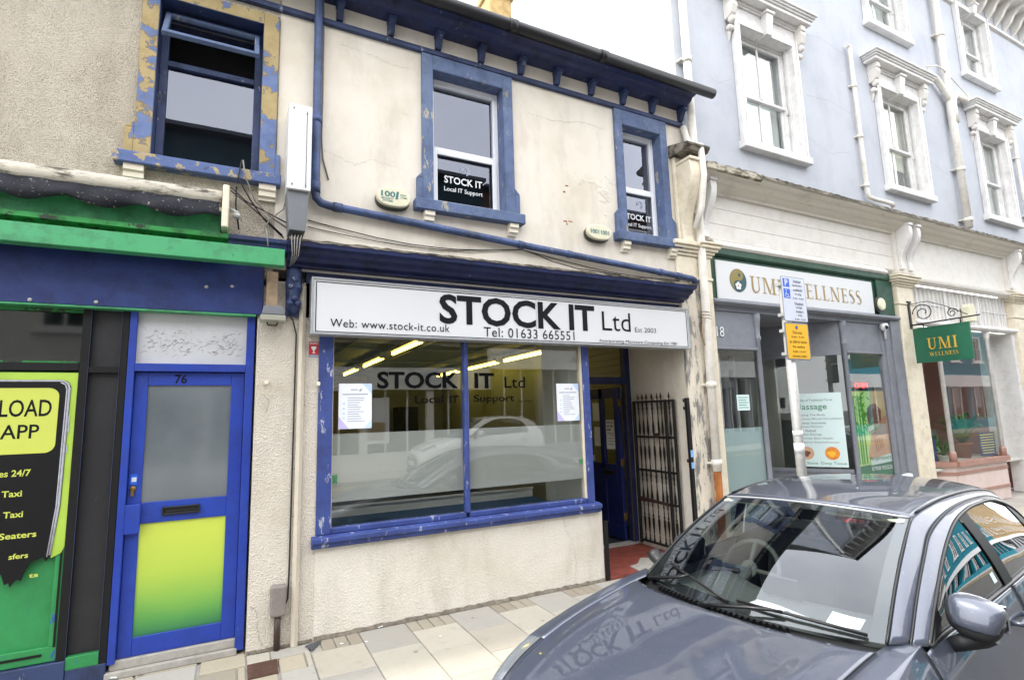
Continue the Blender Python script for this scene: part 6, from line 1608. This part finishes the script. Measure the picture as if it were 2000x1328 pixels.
def build_car(name, loc, rz, scale, paintm, label, plate='number_plate'):
    root = thing(name, (0, 0, 0), label, 'car'); 
    root.location = loc; root.rotation_euler = (0, 0, rz); root.scale = scale
    def B(mb, n, m, parent=root, **k): return mb.build(n, m, parent, **k)
    def patch(f, n, m, nm, mat, parent=root, smooth=True, keep=None, **k):
        return B(MB().grid([[f(i/n, j/m) for j in range(m+1)] for i in range(n+1)], smooth, keep), nm, mat, parent, **k)
    # bonnet
    rear = lambda v: 1.10+.12*v*v
    def fb(u, v):
        v = 2*v-1; X = .12+(rear(v)-.12)*u
        p = body(X, abs(v)**.9, 1 if v >= 0 else -1)
        z = p[2] + .010*math.sin(math.pi*min(1, u*1.02))*math.exp(-((abs(v)-.72)/.10)**2)
        if u > .985: z -= .004
        return (p[0], p[1], z)
    bon = patch(fb, 40, 40, 'bonnet', paintm, solid=.006)
    # front end
    def ff(u, v):
        v = 2*v-1; return body(.0+.118*u, abs(v), 1 if v >= 0 else -1)
    fbp = MB().grid([[ff(i/6, j/24) for j in range(25)] for i in range(7)])
    for s in (1, -1): fbp.grid([[body(.46*i/12, 1+3.9*j/30, s) for j in range(31)] for i in range(13)])
    fbp.grid([[(-.004, -.47+.94*i/10, .30+.27*j/6) for j in range(7)] for i in range(11)])
    fp = B(fbp, 'front_bumper', paintm)
    m_ = MB(); m_.xz([(0, 0)]*3, 0, 0) if False else None
    m_ = MB(); m_.box(-.02, .0, -.40, .40, .30, .54); B(m_, 'grille', 'car_black', fp, bevel=.02)
    m_ = MB(); m_.box(-.032, -.021, -.26, .26, .36, .47); B(m_, 'number_plate', plate, fp, bevel=.004)
    m_ = MB(); m_.box(-.02, .3, -.55, .55, .15, .25); B(m_, 'lower_grille', 'car_black', fp, bevel=.03)
    arch = lambda x, z, c: (x-c)**2+(z-.31)**2 < .345**2
    for s in (1, -1):
        # wing
        def kw(i, j, a=.462, n=36, m=36):
            X = a+(1.40-a)*(i+.5)/n; z = body(X, 1+3.9*(j+.5)/m)[2]; return not arch(X, z, .80)
        P = [[body(.462+(1.40-.462)*i/36, 1+3.9*j/36, s) for j in range(37)] for i in range(37)]
        B(MB().grid(P, True, kw), 'wing', paintm, solid=.006)
        # headlight
        P = [[body(.10+.38*u/10+(.05*(w/6)), 1.08+.85*w/6, s) for w in range(7)] for u in range(11)]
        P = [[(x-.004, y*1.006, z+.003) for x, y, z in r] for r in P]
        hl = B(MB().grid(P), 'headlight', 'lamp_lens')
        P2 = [[(x-.001, y*1.007, z+.005) for x, y, z in r] for r in P]
        B(MB().grid([P2[0], P2[1]]), 'lamp_edge', 'chrome', hl)
        # doors, rear quarter
        def side(a, b_, t0, t1, nm, c=None, n=26, m=30, shear=0):
            P = [[body(a+(b_-a)*i/n+shear*0, t0+(t1-t0)*j/m, s) for j in range(m+1)] for i in range(n+1)]
            kf = (lambda i, j: not arch(a+(b_-a)*(i+.5)/n, body(a+(b_-a)*(i+.5)/n, t0+(t1-t0)*(j+.5)/m)[2], c)) if c else None
            return B(MB().grid(P, True, kf), nm, paintm, solid=.006)
        d1 = side(1.408, 2.50, 2.0, 4.25, 'front_door'); d3 = side(2.508, 3.38, 2.0, 4.25, 'rear_door', 3.37)
        side(1.408, 3.38, 4.26, 5.0, 'sill'); side(3.388, 4.02, 2.0, 4.9, 'rear_quarter', 3.37, 30, 36)
        for d_, X in ((d1, 2.36), (d3, 3.20)):
            m_ = MB(); p = body(X, 2.45, s); m_.tube([(X-.09, p[1]*1.0, p[2]), (X-.085, p[1]+s*.035, p[2]), (X+.08, p[1]+s*.035, p[2]+.004), (X+.085, p[1], p[2]+.004)], .012, 8); B(m_, 'handle', paintm, d_)
        m_ = MB()
        for t0, t1, xf in ((1.0, 1.0, lambda u: .462+.75*u), (1.95, 4.2, lambda u: 1.404), (2.0, 4.2, lambda u: 2.504), (1.0, 4.6, lambda u: .461)):
            m_.tube([body(xf(i/20), t0+(t1-t0)*i/20, s) for i in range(21)], .0032, 5)
        B(m_, 'shut_line', 'gap_black')
        # greenhouse side ring
        n = 60; O = chain(OUT, n); I_ = chain(INN, n)
        gap = [tuple(O[i][k]+(I_[i][k]-O[i][k])*(.56 if k != 1 else .52) for k in range(3)) for i in range(n+1)]
        def ring_(A, Bc, bulge): return [[(a[0]+(b_[0]-a[0])*j/6, s*(a[1]+(b_[1]-a[1])*j/6+bulge*math.sin(math.pi*j/6)), a[2]+(b_[2]-a[2])*j/6+bulge*.6*math.sin(math.pi*j/6)) for j in range(7)] for a, b_ in zip(A, Bc)]
        B(MB().grid(ring_(O, gap, .006)), 'pillar', paintm, solid=.005)
        B(MB().grid(ring_([(x, y+.002, z-.001) for x, y, z in gap], I_, .005)), 'door_frame', paintm, d1, solid=.005)
        m_ = MB(); m_.tube([(x, s*(y+.001), z) for x, y, z in gap], .0055, 6); B(m_, 'door_seal', 'car_black')
        m_ = MB(); m_.tube([(x, s*(y-.003), z) for x, y, z in I_], .010, 6); B(m_, 'window_seal', 'car_black', d1)
        m_ = MB(); m_.tube([(X_, s*(belt(X_)[1]-.002), belt(X_)[2]+.004) for X_ in [1.46+1.96*i/30 for i in range(31)]], .010, 6); B(m_, 'belt_trim', 'car_black', d1)
        m_ = MB(); m_.tube([(x, s*(y-.004), z+.003) for x, y, z in O[n//3:]], .006, 6); B(m_, 'roof_seal', 'car_black')
        def sg_(xb0, xt0, xb1, xt1, nm, mat, ins, parent):
            def f(u, w):
                xb = xb0+(xb1-xb0)*u; xt = xt0+(xt1-xt0)*u
                a, c = belt(xb), inn(xt); k = ins
                return (a[0]+(c[0]-a[0])*w, s*(a[1]+(c[1]-a[1])*w+.012*math.sin(math.pi*w)-k), a[2]+(c[2]-a[2])*w)
            return patch(f, 16, 10, nm, mat, parent)
        sg_(1.465, 1.47, 1.585, 1.64, 'corner_trim', 'car_black', .004, d1)
        sg_(1.60, 1.655, 2.44, 2.34, 'window', 'side_glass', .010, d1)
        sg_(2.445, 2.345, 2.56, 2.47, 'window_post', 'car_trim', .002, d1)
        sg_(2.57, 2.48, 3.28, 3.16, 'window', 'side_glass', .010, d3)
        sg_(3.285, 3.165, 3.42, 3.42, 'window_post', 'car_trim', .004, d3)
        # rear pillar
        oo = O[-1]; ii = I_[-1]
        m_ = MB(); e = (4.0, .60, 1.0); b3 = belt(3.42)
        m_.grid([[oo, e], [(3.62, .60, 1.17), (3.8, .66, 1.02)], [ii, b3]] if s > 0 else mirror_m([[oo, e], [(3.62, .60, 1.17), (3.8, .66, 1.02)], [ii, b3]], -1)); B(m_, 'rear_pillar', paintm, solid=.005)
        # wheel
        for X in (.80, 3.37):
            y = s*.73
            m_ = MB(); m_.lathe((X, y-.095, .31), [(.20, 0), (.27, -.005), (.305, .015), (.312, .06), (.312, .13), (.305, .175), (.27, .195), (.20, .19)], 32, 'y'); wh = B(m_, 'wheel', 'tyre')
            m_ = MB(); m_.lathe((X, y-.085, .31), [(.205, 0), (.195, .05), (.19, .12), (.205, .175)], 28, 'y')
            for k in range(10):
                a = 2*math.pi*k/10; c_, s_ = math.cos(a), math.sin(a)
                m_.obox((X, y+s*.055, .31), (c_, 0, s_), (-s_, 0, c_), (0, 1, 0), .03, .20, -.016, .016, -.012, .012)
            m_.lathe((X, y+s*.055-.02, .31), [(.0, 0), (.05, 0), (.05, .04), (0, .04)], 16, 'y'); B(m_, 'rim', 'rim_silver', wh)
            m_ = MB(); pts = [(X+.352*math.cos(R(a)), None, .31+.352*math.sin(R(a))) for a in range(0, 181, 9)]
            m_.tube([(p[0], s*(hermite(SX, [q_[6] for q_ in ST], p[0])-.012-.05*max(0, p[2]-.55)), p[2]) for p in pts], .014, 6); B(m_, 'arch_lip', 'car_black')
        m_ = MB(); m_.box(.30, 1.28, s*.40, s*.70, .25, .70) if False else m_.lathe((.80, s*.52-.14, .31), [(.0, 0), (.37, 0), (.37, .28), (0, .28)], 24, 'y'); B(m_, 'wheel_arch', 'gap_black')
        # door mirror
        mc = (1.655, -.85, 1.045) if s < 0 else (1.85, .735, 1.03)
        def ell(cx, cy, cz, rx, ry, rz_, e=.55, n=20, m=14, zlo=-1, zhi=1):
            P = []
            for i in range(m+1):
                ph = -math.pi/2+math.pi*i/m; r_ = []
                for j in range(n+1):
                    th_ = 2*math.pi*j/n; cp = abs(math.cos(ph))**e
                    x = cp*math.copysign(abs(math.cos(th_))**e, math.cos(th_)); y = cp*math.copysign(abs(math.sin(th_))**e, math.sin(th_)); z = math.copysign(abs(math.sin(ph))**e, math.sin(ph))
                    z = max(zlo, min(zhi, z))
                    k = 1-.12*abs(z)-.12*max(0, y*s)
                    r_.append((cx+rx*x*k+.014*z, cy+ry*y*(1+.16*z)+s*.006*z, cz+rz_*z*(1-.16*max(0, s*y))-.012*s*y))
                P.append(r_)
            return P
        mr = B(MB().grid(ell(mc[0], mc[1], mc[2]+.01, .072, .088, .075, zlo=-.55)), 'door_mirror', paintm)
        B(MB().grid(ell(mc[0]+.004, mc[1], mc[2]-.008, .070, .085, .070, zhi=.2)), 'mirror_base', 'car_trim', mr)
        B(MB().grid(ell(mc[0]+.004, mc[1]-s*.022, mc[2]+.005, .066, .081, .067)), 'mirror_edge', 'car_trim', mr)
        m_ = MB(); m_.obox((mc[0]+.055, mc[1], mc[2]), (0, 1, 0), (0, 0, 1), (1, 0, 0), -.09, .085, -.05, .06, 0, .008); B(m_, 'mirror_glass', 'chrome', mr, bevel=.01)
        m_ = MB(); m_.tube([(1.63, s*.76, .925), (1.64, s*.80, .945), (1.652, s*.855, .975), (1.655, s*.88, 1.0)], [.03, .035, .042, .048], 12); B(m_, 'mirror_stalk', 'car_trim', mr)
    # roof
    def fr_(u, v):
        v = 2*v-1; x0 = WST(v)[0]+.012; X = x0+(3.86-x0)*u
        yr = hermite(OX, [p[1] for p in OUT[3:]], X); zr = hermite(OX, [p[2] for p in OUT[3:]], X)
        zc = hermite([1.96, 2.3, 2.7, 3.1, 3.5, 3.86], [1.394, 1.432, 1.447, 1.438, 1.40, 1.325], X)
        zz = zr+(zc-zr)*(1-abs(v)**2.4) - (.006 if abs(v) > .93 else 0)
        return (X, yr*v*.995, zz+.003)
    patch(fr_, 40, 40, 'roof', paintm, solid=.006)
    m_ = MB(); m_.grid([[(3.42+.28*i/10, .024*(1-.6*i/10)*math.cos(math.pi*j/6)*(1.2 if i < 1 else 1), 1.395-.04*i/10+(.055*math.sin(math.pi*min(1, i/10*1.0)*.5+.4)*math.sin(math.pi*j/6) if 0 < i < 10 else 0)) for j in range(7)] for i in range(11)]); B(m_, 'antenna_fin', paintm)
    # windscreen, rear screen
    ws = patch(lambda u, v: wsp(u, 2*v-1), 24, 30, 'windscreen', 'screen_glass')
    kf = lambda i, j: (i < 3 or i >= 45 or j < 2 or j >= 38)
    B(MB().grid([[wsp(i/48, 2*j/40-1, -.004) for j in range(41)] for i in range(49)], True, kf), 'screen_border', 'car_black', ws)
    for s in (1, -1):
        m_ = MB(); m_.tube([wsp(u/20, s*.998, .003) for u in range(21)], .007, 6); B(m_, 'screen_seal', 'car_black', ws)
    m_ = MB(); m_.tube([wsp(1.004, v/10-1, .001) for v in range(21)], .006, 6); B(m_, 'header_seal', 'sign_frame', ws)
    patch(lambda u, v: (3.87+.14*u, (2*v-1)*(.45+.12*u), 1.315-.30*u-.09*(1-u)*(2*v-1)**2-.01*(2*v-1)**2), 8, 12, 'rear_screen', 'side_glass')
    m_ = MB(); m_.grid([[(4.03+.02*math.sin(math.pi*i/8)-.05*abs(2*j/12-1)**3, (2*j/12-1)*.66, 1.02-.75*i/8) for j in range(13)] for i in range(9)]); m_.grid([[(3.86+.17*i/3, (2*j/12-1)*(.46+.13*i/3), 1.32-.31*i/3-.1*(1-i/3)*(2*j/12-1)**2) for j in (0, 1)] for i in range(4)]); tg = B(m_, 'tailgate', paintm)
    m_ = MB(); m_.box(4.056, 4.062, -.26, .26, .62, .73); B(m_, 'number_plate', 'plate_yellow', tg)
    for s in (1, -1): m_ = MB(); m_.box(3.93, 4.055, s*.50, s*.66, .78, .95); B(m_, 'tail_light', 'red_sticker', bevel=.03)
    # cowl and wipers
    m_ = MB(); m_.grid([[(rear(2*j/20-1)-.05+(WSB(2*j/20-1)[0]+.08-rear(2*j/20-1))*i/5, .66*(2*j/20-1), .938-.03*math.sin(math.pi*i/5)) for j in range(21)] for i in range(6)]); cw = B(m_, 'cowl', 'car_trim')
    m_ = MB()
    for k in range(26): m_.box(1.165+.12*((.48-.03*k)/.635)**2, 1.195+.12*((.48-.03*k)/.635)**2, .48-.03*k, .492-.03*k, .930, .952)
    B(m_, 'cowl_grille', 'car_black', cw)
    def wiper(blade, arm):
        m_ = MB(); m_.tube([wsp(u, v, o) for u, v, o in arm], [.012, .010, .008, .006][:len(arm)], 8); w_ = B(m_, 'wiper', 'car_black')
        m_ = MB(); m_.tube([wsp(u, v, .014+.008*math.sin(math.pi*i/(len(blade)-1))) for i, (u, v) in enumerate(blade)], .0075, 6); B(m_, 'blade', 'iron_black', w_)
    wiper([(.16, .80), (.13, .62), (.105, .44), (.075, .25), (.04, .05)], [(-.01, .95, .0), (.02, .75, .03), (.08, .55, .036), (.115, .50, .03)])
    wiper([(.06, -.02), (.055, -.25), (.05, -.45), (.04, -.65), (.02, -.90)], [(-.03, .28, .0), (-.02, .10, .03), (.02, -.15, .036), (.05, -.38, .03)])
    # cabin
    m_ = MB(); m_.grid([[(1.24+.55*i/8+.10*(2*j/16-1)**2, .62*(2*j/16-1), .925-.025*math.sin(math.pi*i/8)+(.05*math.exp(-((2*j/16-1)-.58)**2/.05) if 4 < i < 8 else 0)-(.12 if i == 8 else 0)) for j in range(17)] for i in range(9)]); m_.box(1.72, 1.80, -.6, .6, .55, .84); ds = B(m_, 'dashboard', 'dash_grey')
    m_ = MB(); m_.obox((1.66, 0, .92), (0, 1, 0), (-.2, 0, .98), (.98, 0, .2), -.11, .11, 0, .12, 0, .012); B(m_, 'screen', 'car_black', ds, bevel=.006)
    m_ = MB(); c_ = Vector((1.98, .37, .93)); ax = Vector((-.88, 0, .47)).normalized(); e1 = Vector((0, 1, 0)); e2 = ax.cross(e1)
    m_.tube([c_+e1*.185*math.cos(R(a))+e2*.185*math.sin(R(a)) for a in range(0, 361, 12)], .016, 8, cap=False)
    for a in (0, 180, 270): m_.tube([c_+ax*.02, c_+e1*.18*math.cos(R(a))+e2*.18*math.sin(R(a))], .015, 6)
    m_.tube([c_-ax*.0+Vector((0, 0, 0)), c_+ax*.03], .055, 14); m_.tube([c_+ax*.0, c_+Vector((-.20, 0, -.08))], .035, 10); B(m_, 'steering_wheel', 'dash_grey')
    for s in (1, -1):
        m_ = MB(); y = s*.37
        m_.obox((2.30, y, .38), (1, 0, .12), (0, 1, 0), (-.12, 0, 1), -.25, .25, -.24, .24, 0, .14)
        m_.obox((2.52, y, .45), (.26, 0, .96), (0, 1, 0), (-.96, 0, .26), 0, .62, -.23, .23, -.05, .07)
        st_ = B(m_, 'front_seat', 'seat_fabric', bevel=.04, seg=3)
        m_ = MB(); m_.obox((2.70, y, 1.09), (.2, 0, .98), (0, 1, 0), (-.98, 0, .2), .0, .17, -.12, .12, -.04, .06); B(m_, 'headrest', 'seat_fabric', st_, bevel=.035, seg=3)
        m_ = MB(); m_.grid([[tuple(Vector(a)*(1-j/3)+Vector(b_)*(j/3)-Vector((0, .03, .012))) if s > 0 else tuple((Vector(a)*(1-j/3)+Vector(b_)*(j/3)-Vector((0, .03, .012)))[k]*(1, -1, 1)[k] for k in range(3)) for j in range(4)] for a, b_ in zip(O, I_)]); B(m_, 'pillar_trim', 'liner_cream')
        m_ = MB(); m_.box(1.5, 3.4, s*.70, s*.72, .3, .93); B(m_, 'door_card', 'seat_fabric')
    m_ = MB(); m_.obox((3.25, 0, .45), (.3, 0, .95), (0, 1, 0), (-.95, 0, .3), 0, .6, -.6, .6, -.05, .08); m_.box(2.85, 3.3, -.6, .6, .4, .52); B(m_, 'rear_seat', 'seat_fabric', bevel=.04, seg=3)
    m_ = MB(); m_.box(1.2, 3.9, -.68, .68, .28, .30); m_.box(3.5, 3.95, -.6, .6, .9, .93); B(m_, 'cabin_floor', 'car_black')
    m_ = MB(); m_.grid([[tuple(Vector(fr_(i/10, j/10))-Vector((0, 0, .03))) for j in range(11)] for i in range(11)]); B(m_, 'headliner', 'liner_cream')
    m_ = MB(); m_.obox((1.93, .0, 1.305), (0, 1, 0), (0, 0, 1), (1, 0, 0), -.11, .11, -.065, -.005, -.0, .02); m_.tube([(1.93, 0, 1.30), (1.90, 0, 1.35)], .01, 6); B(m_, 'rear_view_mirror', 'car_black', bevel=.008)
    for s in (1, -1): m_ = MB(); m_.obox((1.98, s*.32, 1.355), (0, 1, 0), (1, 0, .12), (0, 0, 1), -.19, .19, -.02, .15, -.012, .0); B(m_, 'sun_visor', 'liner_cream', bevel=.005)
    # engine bay / underside block so nothing shows through
    m_ = MB(); m_.box(.10, 1.25, -.45, .45, .2, .62); m_.box(.5, 3.9, -.62, .62, .16, .2); B(m_, 'underbody', 'gap_black')
    return root
m, nt, b = newmat('lamp_lens')
b.inputs['Base Color'].default_value = rgb('#8f959c'); b.inputs['Metallic'].default_value = .5; b.inputs['Roughness'].default_value = .12; b.inputs['Coat Weight'].default_value = 1
CL, CR_, CS = (.996, -3.036, -.12), R(8.4), .951
car = build_car('parked_car', CL, CR_, (CS, CS, CS), 'paint_slate_blue', 'grey-blue metallic hatchback parked in front of the shop, papers on its dashboard')
def CW(p): x, y, z = (a*CS for a in p); return (CL[0]+x*math.cos(CR_)-y*math.sin(CR_), CL[1]+x*math.sin(CR_)+y*math.cos(CR_), CL[2]+z)
t = thing('paper_strip', CW((1.42, -.15, .94)), 'long white paper strip with small blue print lying along the dashboard of the parked car', 'paper')
mb = MB(); mb.grid([[CW((1.37-.05*i/6+.085*j/2, .02-.40*i/6, .951+.006*math.sin(i))) for j in range(3)] for i in range(7)]); mb.build('sheet', 'paper', t, solid=.001)
mb = MB(); mb.grid([[CW((1.395-.05*k+.012*j, -.03-.035*i-.10*0, .956)) for j in range(2)] for i in range(2) for k in (0,)]); mb.grid([[CW((1.385+.012*j, -.16-.03*i, .958)) for j in range(2)] for i in range(2)]); mb.build('print', 'flyer_blue', t)
t = thing('parking_card', CW((1.36, -.45, .94)), 'square white card propped behind the near corner of the parked car windscreen', 'card')
mb = MB(); mb.grid([[CW((1.325+.11*j/3-.01*math.sin(i), -.37-.14*i/3, .955+.045*j/3)) for j in range(4)] for i in range(4)]); mb.build('card', 'paper', t, solid=.001)
t = thing('permit_sticker', CW((2.36, -.74, 1.04)), 'small pale blue sticker in the lower rear corner of the near door window', 'sticker')
a_, c_ = belt(2.40), inn(2.31)
def sw_(u, w): 
    xb = 1.60+.84*u; xt = 1.655+(2.34-1.655)*u; a, c = belt(xb), inn(xt)
    return CW((a[0]+(c[0]-a[0])*w, -(a[1]+(c[1]-a[1])*w+.012*math.sin(math.pi*w)-.008), a[2]+(c[2]-a[2])*w))
mb = MB(); mb.grid([[sw_(.88+.06*i, .12+.14*j) for j in range(2)] for i in range(2)]); mb.build('sheet', 'mint_card', t)
build_car('parked_car', (4.7, -10.9, -.12), R(0), (1.03, 1.03, 1.25), 'paint_white', 'white hatchback parked across the street, mirrored in the shop window')

# ================================================================== camera, sky, sun
cam = bpy.data.cameras.new('camera'); co_ = bpy.data.objects.new('camera', cam); COL.objects.link(co_)
cam.sensor_width = 36; cam.lens = 36*1048.375/2000; cam.clip_start = .05; cam.clip_end = 500
yaw, pit, rol = .47590973, .136983, -.02882906
F = Vector((math.sin(yaw)*math.cos(pit), math.cos(yaw)*math.cos(pit), math.sin(pit))); Rt = Vector((math.cos(yaw), -math.sin(yaw), 0)); U = Rt.cross(F)
R2 = Rt*math.cos(rol)+U*math.sin(rol); U2 = -Rt*math.sin(rol)+U*math.cos(rol)
mt = Matrix((R2, U2, -F)).transposed().to_4x4(); mt.translation = Vector((0, -CAMD, CAMH)); co_.matrix_world = mt
sc.camera = co_
w = bpy.data.worlds.new('World'); sc.world = w; w.use_nodes = True
nt = w.node_tree; bg = nt.nodes['Background']
sun_el, az = R(56), R(-83)        # azimuth from +y towards +x
d_ = Vector((math.sin(az)*math.cos(sun_el), math.cos(az)*math.cos(sun_el), math.sin(sun_el)))
sk = nt.nodes.new('ShaderNodeTexSky'); sk.sky_type = 'NISHITA'; sk.sun_disc = False; sk.sun_elevation = sun_el; sk.sun_rotation = az
sk.air_density = 1.0; sk.dust_density = 4.0
# bright thin cloud over the blue
tc = nt.nodes.new('ShaderNodeTexCoord'); nz = nt.nodes.new('ShaderNodeTexNoise'); nz.inputs['Scale'].default_value = 2.6; nz.inputs['Detail'].default_value = 8; nz.inputs['Roughness'].default_value = .55
L(nt, tc.outputs['Generated'], nz.inputs['Vector'])
rp = nt.nodes.new('ShaderNodeValToRGB'); rp.color_ramp.elements[0].position = .35; rp.color_ramp.elements[1].position = .62
rp.color_ramp.elements[0].color = (15.0, 15.2, 15.8, 1); rp.color_ramp.elements[1].color = (19, 19, 19.1, 1)
L(nt, nz.outputs['Fac'], rp.inputs[0])
mx = nt.nodes.new('ShaderNodeMix'); mx.data_type = 'RGBA'; mx.inputs[0].default_value = .93
L(nt, sk.outputs[0], mx.inputs[6]); L(nt, rp.outputs[0], mx.inputs[7]); L(nt, mx.outputs[2], bg.inputs['Color'])
bg.inputs['Strength'].default_value = .12
sl = bpy.data.lights.new('sun', 'SUN'); sl.energy = 1.8; sl.angle = R(3); sl.color = (1, .95, .87)
so = bpy.data.objects.new('sun', sl); COL.objects.link(so); so.rotation_euler = d_.to_track_quat('Z', 'Y').to_euler()
sc.view_settings.view_transform = 'Standard'; sc.view_settings.look = 'None'; sc.view_settings.gamma = 1; sc.view_settings.exposure = 1.08
sc.cycles.max_bounces = 10; sc.cycles.transparent_max_bounces = 16; sc.cycles.glossy_bounces = 5; sc.cycles.use_denoising = True
sc.cycles.sample_clamp_indirect = 6
